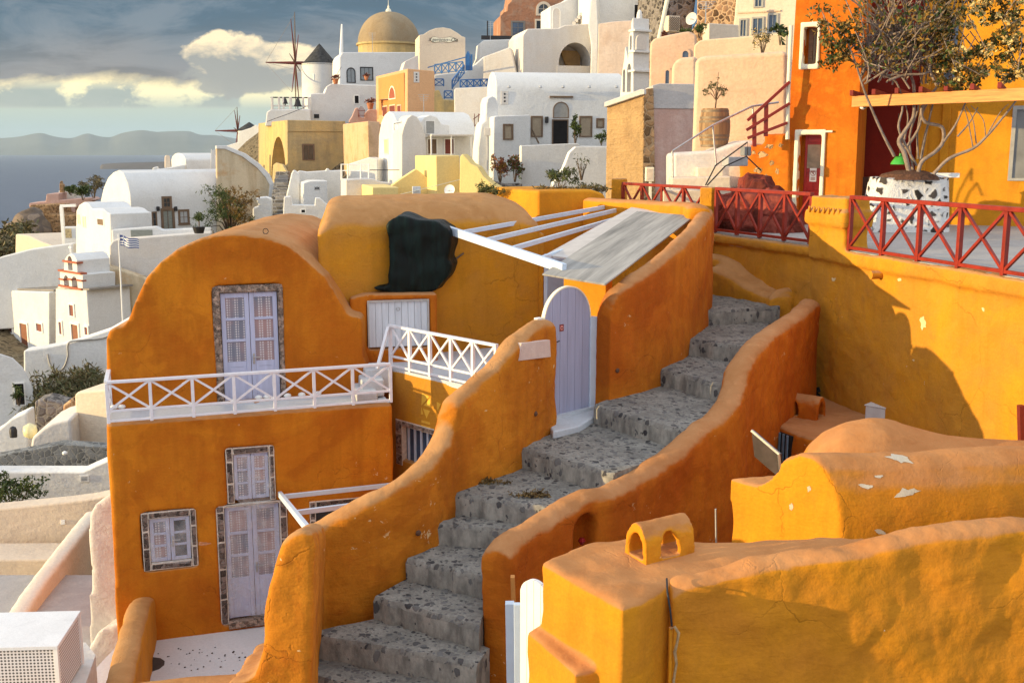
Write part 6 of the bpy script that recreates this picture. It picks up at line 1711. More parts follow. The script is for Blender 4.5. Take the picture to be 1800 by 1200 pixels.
def windmill(label, px, ptop, pbase, prt, Y, wpx, hub, bow, n, R_, seed, roof_r=None):
    t = thing('windmill', label, 'windmill', P(px, pbase, Y), 'windmills')
    c = P(px, pbase, Y); r = wpx / 2 * Y / F; H = P(px, ptop, Y).z - c.z; rh = P(px, prt, Y).z - P(px, ptop, Y).z
    MB().lathe(c - V((0, 0, 3)), [(r * 1.05, 0), (r * 1.03, 3), (r, H + 3)], 40).build('tower', WHITE, t, smooth=40)
    rr = roof_r or r * 1.02
    MB().lathe(c + V((0, 0, H - .15)), [(rr, 0), (rr * .74, rh * .26), (rr * .38, rh * .62), (rr * .12, rh * .9), (.02, rh)], 32).build('thatched_cap', THATCH, t, smooth=60)
    hb = P(*hub, Y - .4); bw_ = P(*bow, Y - .75); ax = (bw_ - hb).normalized()
    MB().tube([c + V((0, 0, H + .1)), hb, bw_], [.22, .22, .07], 8).build('axle', simple('maroon timber', (.14, .03, .025), .7) if 'maroon timber' not in bpy.data.materials else bpy.data.materials['maroon timber'], t, smooth=60)
    a1 = ax.cross(V((0, 0, 1))).normalized(); a2 = ax.cross(a1)
    RR = random.Random(seed)
    for i in range(n):
        g = 2 * math.pi * (i + .12) / n; d = a1 * math.cos(g) + a2 * math.sin(g)
        MB().tube([hb, hb + d * R_ * .5, hb + d * R_ * RR.uniform(.92, 1.0)], [.11, .085, .04], 6).build('sail_spar', bpy.data.materials['maroon timber'] if i % 2 else DBARK, t, smooth=60)
        if i % 3 == 0: MB().tube([bw_, hb + d * R_ * .93], .018, 4).build('stay_rope', BARK, t)
    return t, c, r, H
t, c, r, H = windmill('white windmill with dark conical thatch cap and bare spars beside the dome', 564, 113, 166, 75, 150, 62, (519, 111), (467, 110), 8, 6.9, 2)
fwm = Face(545, 135, 150 - r * .72, -32)
opening(fwm, (546, 131, 554, 142), t, 'window', WHITEP, PEACH, fw=.08, bars=(1, 1), proud=.3, paneoff=.2)
windmill('distant smaller windmill with low dark cap at the left above the sea', 440, 228, 262, 213, 175, 40, (418, 230), (378, 230), 8, 4.0, 5, 2.1)
f = Face(418, 260, 165, -8)
h = house('white_gable_house', 'small white house with a yellow doorway beside the distant windmill', 'house', f, 435, 270)
MB().prism([f.pt(*p) for p in ((380, 300), (392, 258), (418, 250), (418, 232), (440, 225), (450, 219), (455, 222), (456, 300))], V((2, 6, 0))).build('wall', WHITE, h, bevel=.1)
opening(f, (435, 246, 448, 270), h, 'doorway', WHITEP, PALEY, fw=.18, bars=(1, 1))
mst = MB().tube([P(600, 150, 140), P(600, 95, 140), P(601, 43, 140)], [.38, .26, .10], 10); tag(mst.build('white_mast', WHITEP, smooth=60), 'tall tapering white mast between windmill and church dome', 'mast')
# houses below the dome
f5 = Face(600, 140, 130, 16)
h = house('white_house', 'white flat roofed house with grey shuttered windows below the church dome', 'house', f5, 650, 150)
MB().prism([f5.pt(*p) for p in ((596, 175), (597, 100), (602, 92), (735, 92), (738, 175))], -f5.n * 7).build('wall', WHITE, h, bevel=.12)
opening(f5, (609, 119, 625, 146), h, 'window', IRON, simple('grey shutters', (.24, .26, .27), .7), fw=.12, bars=(2, 1), arch=True)
opening(f5, (633, 118, 656, 142), h, 'window', IRON, simple('grey shutters', (.24, .26, .27), .7), fw=.12, bars=(3, 1))
fb5 = Face(545, 190, 122, 12)
h = house('white_base_house', 'tall plain white wall block with one deep small window below the windmill', 'house', fb5, 600, 212)
MB().prism([fb5.pt(*p) for p in ((545, 240), (545, 165), (570, 164), (574, 152), (582, 147), (602, 148), (665, 150), (668, 240))], -fb5.n * 6).build('wall', WHITE, h, bevel=.12)
opening(fb5, (622, 167, 632, 183), h, 'window', WHITEP, DARK, fw=.1, bars=(1, 1))
opening(fb5, (552, 201, 561, 208), h, 'vent', IRON, IRON, fw=.05, bars=(1, 1))
fbt = Face(468, 205, 119, 10)
block('bell_terrace', 'white terrace base with a blind arch under the two hanging bells', 'terrace', fbt, [(466, 222), (469, 197), (475, 193), (546, 192), (547, 222)], 4, WHITE, down=0)
bt = thing('belfry_balustrade', 'open white balustrade frame carrying two dark bells above the yellow house', 'frame', fbt.pt(505, 193))
for xa, xb in ((476, 480), (488, 492), (496, 499), (508, 513), (531, 535), (541, 546)):
    MB().fbox(fbt, *rect_sz(fbt, xa, 170, xb, 193), -1.2, -.8).build('post', WHITE2, bt, bevel=.04)
for y in (171, 186, 192): MB().fbox(fbt, fbt.sz(475, y)[0], fbt.sz(546, y)[0], fbt.sz(510, y)[1] - .06, fbt.sz(510, y)[1] + .06, -1.1, -.9).build('rail', IRON if y == 171 else WHITE2, bt)
for px, r_, lab in ((501, .34, 'smaller dark bell on the white balustrade, left of its twin'), (523, .48, 'larger dark bell on the white balustrade beside the white wall')):
    b0 = fbt.pt(px, 171, -1.0); bb = thing('hanging_bell', lab, 'bell', b0 - V((0, 0, r_ * 2.2)), 'bells above the yellow house')
    MB().lathe(b0 - V((0, 0, r_ * 2.1)), [(r_, 0), (r_ * .7, r_ * .5), (r_ * .5, r_ * 1.4), (r_ * .1, r_ * 1.9), (.02, r_ * 2.1)], 16).build('bell', IRON, bb, smooth=60)
    MB().tube([b0 - V((0, 0, r_ * 2.1)), b0 - V((0, 0, r_ * 2.6))], .06, 6).build('clapper', IRON, bb)
cd = thing('church_dome', 'large weathered tan church dome with a white lantern finial', 'dome', P(684, 97, 150))
DOME = plaster('weathered dome plaster', (.38, .27, .15), (.30, .235, .15), (.26, .18, .10), scale=5, streak=.4, stain=.35, bump=.3)
c = P(684, 79, 150); r = 53 * 150 / F; Hd = 54 * 150 / F
MB().lathe(c, [(r * math.cos(a) ** .9 if a < 1.5 else .05, Hd * math.sin(a)) for a in [i * math.pi / 2 / 14 for i in range(15)]], 48).build('dome', DOME, cd, smooth=60)
MB().lathe(c - V((0, 0, 3.2)), [(r * 1.0, 0), (r * 1.0, 3.0), (r * 1.06, 3.05), (r * 1.06, 3.3), (r, 3.32)], 16).build('drum', OLDY, cd, smooth=30)
MB().lathe(c + V((0, 0, Hd - .1)), [(.42, 0), (.34, .35), (.12, .6), (.12, .8), (.04, 1.0)], 14).tube([c + V((0, 0, Hd + .8)), c + V((0, 0, Hd + 1.5))], .04, 6).build('finial', CREAMT, cd, smooth=60)
# arched sign wall
f7 = Face(738, 120, 118, 10)
h = house('arched_sign_wall', 'tall cream wall with rounded top and a scroll shaped sign', 'building', f7, 778, 125)
MB().prism([f7.pt(*p) for p in ((737, 140), (737, 62), (744, 61), (755, 54), (766, 50), (779, 48.5), (792, 51), (804, 58), (812, 64), (818, 66), (818, 140))], -f7.n * 5).build('wall', CREAM, h, bevel=.05)
sg = thing('scroll_sign', 'white scroll sign outlined in brown with dark script on the arched wall', 'sign', f7.pt(778, 76))
op = [(757, 70), (760, 66), (766, 65.5), (772, 68), (780, 67.5), (790, 65.5), (797, 67), (803, 70.5), (797, 73.5), (788, 75), (779, 73.5), (771, 74), (765, 75), (759, 73.5)]
def offs(pl, k_): 
    cx, cy_ = 779, 70.4; return [(cx + (x - cx) * k_, cy_ + (y - cy_) * (k_ + (k_ - 1) * 3)) for x, y in pl]
MB().fpoly(f7, [f7.sz(*p) for p in offs(op, 1.035)], 0, .04).build('outline', BROWNW, sg)
MB().fpoly(f7, [f7.sz(*p) for p in op], .04, .06).build('plate', CREAMT, sg)
def text_on(F_, s, px, py, size, mat, parent, name='lettering', off=.06):
    cu = bpy.data.curves.new('lettering', 'FONT'); cu.body = s; cu.size = size; cu.extrude = .008; cu.align_x = 'CENTER'; cu.align_y = 'CENTER'; cu.shear = .25
    o = bpy.data.objects.new('tmp', cu); COL.objects.link(o); bpy.context.view_layer.update()
    me = bpy.data.meshes.new_from_object(o.evaluated_get(bpy.context.evaluated_depsgraph_get())); bpy.data.objects.remove(o)
    p = F_.pt(px, py, off); up = V((0, 0, 1))
    mb = MB(); mb.add([p + F_.u * v.co.x + up * v.co.y + F_.n * v.co.z for v in me.vertices], [list(q.vertices) for q in me.polygons])
    return mb.build(name, mat, parent)
text_on(f7, "il geronto~Oia", 779, 70.4, .52, IRON, sg)
# blue stairs and rails
def brail(lab, a, b, h_, n, Y0, Y1):
    lattice_rail('blue_railing', lab, P(*a, Y0), P(*b, Y1), h_, n, BLUEP, 'blue painted railings', post=.11, rail=.10, low=0, base=.1, bar=.08)
brail('blue lattice railing sloping below the arched sign wall', (764, 131), (814, 126), .95, 4, 112, 111)
brail('blue railing descending from the blue post to the lower landing', (795, 157), (816, 130), .85, 2, 109, 111)
brail('blue lattice railing along the pinkish terrace, right of the small blue stairs', (809, 156), (868, 154), .80, 5, 106, 107)
brail('short blue lattice railing at the corner of the orange pink house', (764, 152), (780, 152), .7, 1, 110, 110)
brail('small blue lattice gate at the foot of the blue stairs', (781, 174), (795, 174), .75, 1, 108, 108)
tg = thing('blue_doors', 'tall pointed blue gate post at the top of the blue stairs', 'gate', P(822, 124, 112))
MB().prism([P(818, 124, 112), P(818, 98, 112), P(822, 90, 112), P(826, 98, 112), P(826, 124, 112)], V((.1, .3, 0))).build('panel', BLUEP, tg); MB().bar(P(829, 124, 112), P(829, 96, 112), .18, .18).build('post', BLUEP, tg)
MB().bar(P(752, 119, 113), P(818, 101, 112), .10, .10).build('handrail', BLUEP, tg)
block('bluish_wall', 'shaded bluish white wall behind the blue railings', 'wall', Face(765, 150, 116, 8), [(762, 200), (763, 132), (818, 126), (830, 118), (850, 100), (870, 96), (872, 200)], 3, WHITE)
block('pink_terrace_wall', 'smooth pinkish white terrace wall under the blue railing', 'wall', Face(798, 190, 103, -6), [(798, 240), (798, 158), (800, 155), (868, 152), (868, 240)], 2, WHITE2)
block('stone_patch_wall', 'rough beige stone wall at the foot of the blue stairs', 'wall', Face(762, 185, 107, 10), [(760, 200), (762, 160), (772, 158), (779, 175), (800, 176), (800, 200)], 1.5, OLDY)
# orange pink house with niche
f9 = Face(716, 195, 106, 22); L = f9.left()
h = house('peach_house', 'peach cube house whose glowing left face has an arched niche', 'house', f9, 740, 196)
MB().prism([f9.pt(*p) for p in ((716, 215), (716, 121), (764, 125), (766, 215))], -f9.n * dleft(f9, 660, 160)).build('wall', plaster('apricot plaster', (.66, .38, .20), (.62, .35, .19), scale=4, streak=.2, bump=.25), h, bevel=.08)
PANEL = plaster('deep apricot panel', (.66, .27, .09), (.60, .24, .09), scale=3, streak=.2, bump=.2)
MB().fbox(L, *rect_sz(L, 666, 133, 711, 200), 0, .03).build('panel', PANEL, h)
opening(L, (684, 151, 696, 175), h, 'niche', CREAMT, simple('red niche', (.30, .08, .04), .7), fw=.14, bars=(1, 1), arch=True, proud=.08, paneoff=.045)
for r in ((673, 186, 682, 206), (685, 184, 696, 206), (699, 184, 706, 206)): opening(L, r, h, 'door', PEACH, REDW, fw=.12, bars=(1, 1), proud=.08, paneoff=.045)
block('white_ramp_roof', 'white sloping roof wedge behind the peach cube house', 'roof', Face(690, 118, 112, 12), [(668, 130), (690, 128), (712, 108), (735, 97), (738, 130)], 3, WHITE2)
block('awning', 'thin pale wooden awning in front of the white house', 'awning', Face(645, 115, 125, 12), [(643, 114), (645, 112), (708, 114), (712, 117), (700, 117.5), (645, 115)], 2.2, WHITE2, bevel=.02)
# steps, red gate and pots left of the peach house
block('gate_steps_block', 'pinkish stepped block with pots left of the peach cube house', 'building', Face(618, 210, 116, 8), [(612, 240), (613, 212), (618, 205), (624, 190), (630, 189), (632, 206), (640, 207), (640, 200), (648, 192), (670, 193), (672, 240)], 3, PINKW)
rg = thing('garden_gate', 'small dark red picket gate with pointed top', 'gate', P(635, 206, 115.5))
for i in range(6): MB().bar(P(630 + i * 2.1, 206, 115.6), P(630 + i * 2.1, 192 - 6 * (1 - abs(i - 2.5) / 2.5), 115.6), .07, .05).build('picket', REDW, rg)
for y in (195, 203): MB().bar(P(629, y, 115.7), P(642, y, 115.7), .06, .05).build('rail', REDW, rg)
for px, py, Y, s_, lab in ((651, 192, 114, 1.0, 'terracotta pot with red geraniums on the pinkish stepped block'), (590, 148, 121.5, .9, 'round terracotta pot on the white ledge by the mast'), (644, 141, 129, .7, 'window box of red flowers under the shuttered window')):
    pt = thing('flower_pot', lab, 'flower pot', P(px, py, Y)); c = P(px, py, Y)
    MB().lathe(c, [(.24 * s_, 0), (.36 * s_, .5 * s_), (.40 * s_, .52 * s_), (.38 * s_, .62 * s_)], 14).build('pot', TERRA, pt, smooth=40)
    leaf_cloud(MB(), [(c + V((0, 0, .8 * s_)), (.5 * s_, .4, .3 * s_), 130)], .22, R, (0,), .7).build('plant', REDL, pt, fix=False)
# peeling peach house
f = Face(648, 285, 100, 20)
block('peeling_peach_house', 'peeling peach block with white base right of the yellow house', 'building', f, [(648, 310), (646, 213), (668, 214), (672, 310)], dleft(f, 604, 260), plaster('peeling peach', (.64, .42, .24), (.58, .38, .24), (.36, .22, .10), scale=4, streak=.4, chips=.6, bump=.4), bevel=.1)
# ---------------------------------------------------------------- middle white cluster
f12 = Face(706, 300, 90, 20); L = f12.left()
h = house('double_vault_house', 'white vaulted house with cream lit left gable, slit windows and porch', 'house', f12, 760, 320)
Lr = f12.sz(842, 240)[0]
MB().prism(Lp(L, ((664, 345), (666, 240), (670, 215), (676, 202), (683, 196), (690, 200), (697, 215), (702, 236), (706, 237), (706, 345))), f12.u * Lr).build('wall', WHITE, h, smooth=35, bevel=.06)
fl_ = Face(0, 0, 0, 20, f12.o + f12.n * .8)
MB().prism([fl_.pt(*p) for p in ((706, 345), (706, 237), (710, 222), (716, 208), (724, 202), (733, 205), (741, 218), (747, 236), (750, 252), (751, 345))], -f12.n * 3).build('chimney_lobe', WHITE2, h, smooth=35, bevel=.06)
MB().prism([f12.pt(*p, .25) for p in ((735, 242), (738, 216), (746, 206), (756, 202), (768, 206), (776, 218), (790, 220), (790, 242))], -f12.n * 3).build('dormer', WHITE, h, smooth=35, bevel=.06)
opening(f12, (746, 212, 763, 236), h, 'window', WHITEP, simple('grey shutter board', (.28, .28, .27), .7), fw=.06, bars=(1, 1), proud=.32, paneoff=.29)
opening(L, (676, 244, 683, 271), h, 'window', CREAMT, PEACH, fw=.08, bars=(1, 1)); opening(L, (694, 254, 697.5, 271), h, 'window', CREAMT, BROWNW, fw=.05, bars=(1, 1))
opening(f12, (750, 243, 769, 272), h, 'door', WHITEP, BROWNW, fw=.1, bars=(1, 1), proud=.08); opening(f12, (780, 243, 799, 272), h, 'door', WHITEP, REDW, fw=.1, bars=(1, 1), proud=.08)
mb = MB(); s0 = f12.sz(750, 238)[0]; s1 = f12.sz(822, 238)[0]; z = f12.sz(780, 238)[1]
mb.fbox(f12, s0, s1, z - .06, z + .06, 0, 1.5); mb.build('porch_roof', WHITE2, h)
for x in (750, 785, 819): 
    s = f12.sz(x, 250)[0]; MB().fbox(f12, s - .05, s + .05, f12.sz(x, 275)[1], z - .061, 1.3, 1.4).build('porch_post', WHITEP, h)
tag(MB().tube([P(*q, 87) for q in ((692, 229), (692, 217), (706, 214))], .10, 6).build('roof_pipe_rail', WHITEP), 'thin white pipe rail on the roof edge of the double vault house', 'frame')
# white blocks in front of the yellow house
fa = Face(535, 345, 88, 14)
h = house('white_cube_house', 'white cube house with twin tiny cross windows', 'house', fa, 555, 365)
MB().prism([fa.pt(*p) for p in ((532, 385), (533, 322), (545, 318), (576, 318), (578, 385))], -fa.n * 3.5).build('wall', WHITE, h, bevel=.08)
for x in (555, 559.5):
    for d_ in (1, -1):
        pass
    c0 = fa.pt(x, 331, .02); MB().bar(c0 + fa.u * -.09 + V((0, 0, -.1)), c0 + fa.u * .09 + V((0, 0, .1)), .05, .05).bar(c0 + fa.u * .09 + V((0, 0, -.1)), c0 + fa.u * -.09 + V((0, 0, .1)), .05, .05).build('cross_vent', IRON, h)
block('white_back_parapet', 'white back parapet with a tiny chimney behind the cube house', 'wall', Face(516, 310, 93, 10), [(515, 340), (517, 306), (526, 300), (540, 302), (572, 300), (574, 296), (578, 296), (579, 300), (602, 299), (604, 340)], 1.0, WHITE)
fb_ = Face(500, 370, 84, 10)
h = house('white_front_wall', 'white notched wall with a little dark window above the orange vault', 'wall', fb_, 530, 395)
MB().prism([fb_.pt(*p) for p in ((496, 420), (499, 346), (511, 345), (513, 360), (553, 361), (554, 348), (562, 348), (578, 362), (578, 420))], -fb_.n * 1.2).build('wall', WHITE, h, bevel=.08)
opening(fb_, (528, 367, 538, 375), h, 'window', WHITEP, DARK, fw=.08, bars=(1, 1))
fe = Face(608, 345, 80, 15)
h = house('grey_white_house', 'greyish white house with a cream lit left edge under the roof railing', 'house', fe, 640, 365)
MB().prism([fe.pt(*p) for p in ((608, 385), (608, 316), (655, 314), (670, 320), (692, 322), (692, 385))], -fe.n * dleft(fe, 599, 340)).build('wall', WHITE2, h, bevel=.08)
rr_ = thing('roof_railing', 'white tubular roof railing above the greyish white house', 'railing', P(620, 315, 82))
for x in (600, 611, 634, 648): MB().tube([P(x, 316, 82), P(x, 288, 82)], .05, 6).build('post', WHITEP, rr_)
for y in (289, 300): MB().tube([P(599, y, 82), P(650, y + 1, 82)], .045, 6).build('rail', WHITEP, rr_)
MB().tube([P(650, 299, 82), P(702, 299, 84)], .03, 5).build('wire', IRON, rr_)
block('lit_backwall', 'sunlit cream wall patch under the peeling peach house', 'wall', Face(612, 300, 95, -15), [(610, 330), (612, 288), (650, 276), (664, 280), (664, 330)], 1.5, WHITE)
# pale yellow compound
YL = 'pale yellow compound'
f = Face(654, 350, 74, 14)
block('yellow_block', 'small pale yellow block nearest the ochre vault top', 'building', f, [(654, 385), (654, 329), (701, 329), (701, 385)], dleft(f, 634, 345), PALEY, group=YL, bevel=.08)
block('yellow_ramp_wall', 'pale yellow wall sloping up between the two yellow blocks', 'wall', Face(690, 350, 78, 12), [(686, 385), (688, 326), (705, 314), (731, 297), (736, 300), (775, 332), (775, 385)], .8, PALEY, group=YL, bevel=.08)
f = Face(768, 345, 76, 18)
block('yellow_block', 'tall pale yellow block with a bright left face', 'building', f, [(768, 390), (766, 274), (808, 273), (811, 390)], dleft(f, 731, 310), PALEY, group=YL, bevel=.08)
block('yellow_curved_wall', 'pale yellow curved wall sinking to the right beside the dry plants', 'wall', Face(808, 340, 75, -18), [(805, 390), (808, 276), (813, 270), (820, 277), (828, 287), (840, 293), (850, 309), (864, 322), (884, 334), (884, 390)], 1.0, PALEY, group=YL, bevel=.08)
block('pink_parapet', 'pale pink parapet strip just above the ochre back vault', 'wall', Face(700, 352, 66, 6), [(700, 380), (701, 348), (715, 346), (745, 343.5), (765, 346), (786, 350), (786, 380)], .6, plaster('pale pink', (.74, .52, .48), (.70, .50, .46), scale=2, bump=.2), bevel=.06)
au = thing('air_conditioner', 'grey white air conditioner in the yellow yard', 'air conditioner', P(732, 346, 73))
MB().box(P(732, 336, 73), (.55, .3, .62), rad(10)).build('case', simple('ac white', (.6, .62, .64), .5), au, bevel=.02); MB().lathe(P(732, 336, 72.6), [(.2, -.01), (.2, .01)], 16).build('fan_grille', IRON, au)
sd_ = thing('satellite_dish', 'pale oval satellite dish at the foot of the curved yellow wall', 'satellite dish', P(790, 347, 71))
def dish(t, c, r, nrm, mat):
    nrm = V(nrm).normalized(); a = nrm.cross(V((0, 0, 1))).normalized(); b_ = nrm.cross(a); rings = []
    for k_, dz in ((1.0, 0), (.8, -.09), (.5, -.18), (.2, -.23), (.02, -.24)): rings.append([c + (a * math.cos(g) + b_ * math.sin(g)) * r * k_ + nrm * dz * r for g in [2 * math.pi * i / 24 for i in range(24)]])
    MB().loft(rings, cap=False).build('reflector', mat, t, smooth=60); MB().tube([c - nrm * .2 * r, c + nrm * .6 * r - V((0, 0, r * .3))], .02 + r * .02, 6).build('feed_arm', STEEL, t)
dish(sd_, P(790, 334, 71), .36, (-.3, -1, .3), WHITEP)
wire = MB().tube(catmull([P(655, 352, 70), P(720, 338, 70), P(808, 316, 73)], 6), .018, 4); tag(wire.build('cable', CREAMT), 'pale cable stretched across the yellow yard', 'cable')
# big white house with brown shutters
f15 = Face(876, 255, 88, 9)
h = house('long_white_house', 'long white vaulted house with open dark door, fanlight and brown boarded windows', 'house', f15, 980, 255)
vault(f15, 872, 1100, 300, 163, 127, 5.5, WHITE, parent=h)
opening(f15, (970, 210, 999, 254), h, 'door', BROWNW, DARK, fw=.1, bars=(1, 1), proud=.07); opening(f15, (972, 179, 1000, 208), h, 'fanlight', BROWNW, simple('grey fanlight board', (.30, .29, .27), .7), fw=.08, bars=(1, 1), arch=True)
for r in ((933, 204, 954, 241), (1018, 204, 1041, 241)): opening(f15, r, h, 'window', BROWNW, simple('tan boarding', (.34, .27, .19), .8), fw=.12, bars=(1, 1), proud=.08)
opening(f15, (1048, 208, 1062, 225), h, 'window', BROWNW, simple('tan boarding', (.34, .27, .19), .8), fw=.12, bars=(1, 1), proud=.08)
s0, s1, z0, z1 = rect_sz(f15, 966, 169, 1007, 172); MB().fbox(f15, s0, s1, z0, z1, 0, .15).build('lintel_beam', BROWNW, h)
for x in (895, 950, 990, 1036, 1084): p = f15.pt(x, 153, .35); MB().lathe(p - V((0, 0, .1)), [(.03, 0), (.16, .05), (.10, .2), (.02, .24)], 10).build('roof_vent', STEEL, h)
f2 = Face(868, 290, 84, 18)
h = house('white_wing', 'low white wing with a single boarded window beside the tall white chimney', 'house', f2, 900, 305)
MB().prism([f2.pt(*p) for p in ((866, 345), (868, 206), (872, 204), (932, 202), (933, 345))], -f2.n * 4).build('wall', WHITE, h, bevel=.08)
opening(f2, (884, 218, 902, 246), h, 'window', BROWNW, simple('tan boarding', (.34, .27, .19), .8), fw=.14, bars=(1, 1), proud=.08)
block('tall_chimney', 'tall rounded white chimney stack at the corner of the long white house', 'chimney', Face(853, 290, 85, 18), [(838, 345), (840, 262), (846, 218), (853, 212), (854, 182), (857, 172), (865, 168), (873, 172), (876, 184), (878, 345)], 1.6, WHITE, bevel=.15)
block('front_parapet', 'bluish white parapet in front of the long white house', 'wall', Face(917, 310, 78, 10), [(916, 360), (916, 256), (1016, 252), (1020, 256), (1068, 257), (1068, 360)], .7, WHITE, bevel=.06)
block('curved_parapet', 'white curved parapet sweeping down before the brown stone building', 'wall', Face(975, 310, 70, 8), [(955, 360), (972, 322), (990, 296), (1001, 268), (1012, 258), (1070, 258), (1070, 360)], .7, WHITE, bevel=.06)
shrub('conifer', 'small dark conifer beside the open door of the long white house', 'tree', P(1011, 252, 84), 2.0, .45, 500, GREENL, .2, 71, stems=5)
shrub('pot_plant', 'dark plants on the parapet at the right end of the long white house', 'plant', P(1057, 256, 80), .9, .5, 260, GREENL, .18, 72, stems=5)
for px, py, lab, lf, sd2 in ((879, 318, 'reddish dry shrub below the low white wing', (REDL, BROWNL), 73), (905, 316, 'taller green and red shrub at the corner of the low white wing', (GREENL, REDL), 74)):
    shrub('dry_shrub', lab, 'shrub', P(px, py + 4, 77), 1.7, .75, 620, lf, .2, sd2, 'shrubs below the white wing', stems=7)
block('low_stone_wall', 'rough grey stones bedding the shrubs below the white wing', 'wall', Face(862, 325, 76, 4), [(845, 360), (848, 310), (862, 316), (890, 324), (918, 322), (918, 360)], 1.2, GREYST, bevel=.1)
# small fittings on the white houses (CLUTTER)
tag(MB().tube([P(857, 236, 83.0), P(857, 300, 83.0)], .07, 6).build('drainpipe', WHITE2, smooth=60), 'white drainpipe on the tall white chimney corner', 'drainpipe')
tag(MB().box(P(857, 232, 82.9), (.45, .3, .6)).build('junction_box', WHITE2, bevel=.03), 'small pale box above the white drainpipe', 'box')
tag(MB().tube([P(934, 226, 86.2), P(947, 252, 85.6)], .07, 6).build('leaning_stick', DBARK, smooth=60), 'dark stick leaning under the first boarded window of the long white house', 'stick')
tag(MB().box(f15.pt(961, 211, .2), (.3, .3, .5)).build('wall_lamp', IRON, bevel=.05), 'small lantern beside the open door of the long white house', 'lamp')
wr_ = thing('wire_stair_rail', 'thin reddish wire stair rail left of the tall white chimney', 'railing', P(840, 220, 95))
for a_, b_ in (((832, 210), (852, 195)), ((834, 222), (852, 207))): MB().bar(P(*a_, 95), P(*b_, 95), .07, .07).build('rail', REDW, wr_)
for x_ in (834, 841, 848): MB().bar(P(x_, 224, 95), P(x_, 200, 95), .06, .06).build('post', REDW, wr_)
for F_, px, py, lab in ((f15, 887, 172, 'pale perforated vent plate near the left end of the long white house'), (f9, 732, 136, 'pale perforated vent plate on the shaded side of the peach cube house')):
    vp = thing('perforated_plate', lab, 'vent plate', F_.pt(px, py + 8, .05)); s_, z_ = F_.sz(px, py)
    MB().fbox(F_, s_ - .28, s_ + .28, z_ - .5, z_ + .5, 0, .05).build('plate', WHITE2, vp, bevel=.01)
    for k_ in (-.28, 0, .28): MB().fbox(F_, s_ - .07, s_ + .07, z_ + k_ - .07, z_ + k_ + .07, .05, .06).build('slot', IRON, vp)
for px, py, Y, h_, lab in ((655, 92, 131, 2.2, 'thin rooftop aerial above the white house below the dome'), (862, 71, 124, 2.0, 'thin rooftop aerial on the white block by the slate doorway'), (1240, 41, 54, 1.0, 'thin rooftop aerial on the cream parapet box'), (745, 198, 88, 1.4, 'thin rooftop aerial on the double vault house')):
    c = P(px, py, Y); an = MB().tube([c, c + V((0, 0, h_))], .03, 5)
    for k_ in range(4): an.bar(c + V((-.45 + .06 * k_, 0, h_ * (.98 - .1 * k_))), c + V((.45 - .06 * k_, 0, h_ * (.98 - .1 * k_))), .025, .025)
    tag(an.build('roof_aerial', STEEL), lab, 'aerial')
cbl = MB().tube(catmull([P(600, 118, 128), P(560, 175, 124), P(470, 214, 112)], 6), .03, 4); tag(cbl.build('overhead_cable', IRON), 'dark overhead cable sagging from the white mast to the yellow house', 'cable')
# ---------------------------------------------------------------- upper slope
RUINP = plaster('ruined brick red plaster', (.40, .19, .11), (.34, .17, .10), (.46, .36, .27), scale=4, streak=.3, stain=.4, bump=.6)
fu = Face(883, 60, 132, 8)
h = house('ruined_mansion', 'ruined brick red mansion with arched window at the top', 'house', fu, 925, 70)
MB().prism([fu.pt(*p) for p in ((879, 110), (880, 29), (886, 22), (892, 20), (893, 9), (899, 3), (903, -20), (1000, -20), (1000, 110))], -fu.n * 7).build('wall', RUINP, h)
opening(fu, (942, 3, 969, 28), h, 'window', CREAM, GLASS, fw=.3, bars=(2, 2), arch=True, proud=.1); opening(fu, (898, 37, 923, 70), h, 'door', simple('grey brown frame', (.2, .18, .16), .7), GLASSB, fw=.2, bars=(2, 3), proud=.1); opening(fu, (940, 34, 966, 54), h, 'window', CREAM, GLASS, fw=.2, bars=(2, 1))
block('white_upper_block', 'white block with dark grey doorway left of the cave arch', 'building', Face(845, 120, 122, 8), [(828, 160), (832, 122), (842, 100), (844, 76), (850, 71), (905, 69), (920, 70), (922, 160)], 4, WHITE, bevel=.1)
opening(Face(845, 120, 122, 8), (905, 71, 920, 116), None, 'grey_doorway', GREYW, simple('grey slate door', (.14, .14, .15), .7), fw=.1, bars=(1, 3))
gd = [o for o in COL.objects if o.name.startswith('grey_doorway')][0]; tag(gd, 'narrow dark grey doorway left of the cave arch', 'door')
gg = thing('glass_balustrade', 'thin glass balustrade on a dark base before the ruined mansion', 'balustrade', P(865, 70, 124))
MB().fbox(Face(845, 70, 124, 8), *rect_sz(Face(845, 70, 124, 8), 846, 63, 900, 70), -.2, 0).build('base', IRON, gg); MB().bar(P(857, 66, 124), P(857, 37, 124), .14, .14).build('post', IRON, gg)
block('sloped_ramp_wall', 'pinkish white sloping wall below the dark grey doorway', 'wall', Face(850, 120, 114, -8), [(848, 150), (850, 100), (872, 92), (896, 83), (899, 88), (908, 125), (908, 150)], 1.5, WHITE2)
fcv = Face(920, 110, 112, 12)
h = house('cave_house', 'pinkish white terrace house with a wide cave like arched recess', 'house', fcv, 980, 127)
w = MB().prism([fcv.pt(*p) for p in ((918, 160), (919, 62), (927, 51), (982, 50), (992, 45), (1034, 42), (1044, 40), (1050, 160))], -fcv.n * 7).build('wall', WHITE2, h, bevel=.1)
s0, s1, z0, z1 = rect_sz(fcv, 982, 75, 1040, 135); cut(w, [MB().fpoly(fcv, arch_sz(s0, s1, z0, z1, 14, (z1 - z0) * .62), -4, .6)])
MB().fbox(fcv, *rect_sz(fcv, 979, 116, 1041, 135), -1.0, .05).build('ledge', WHITE2, h)
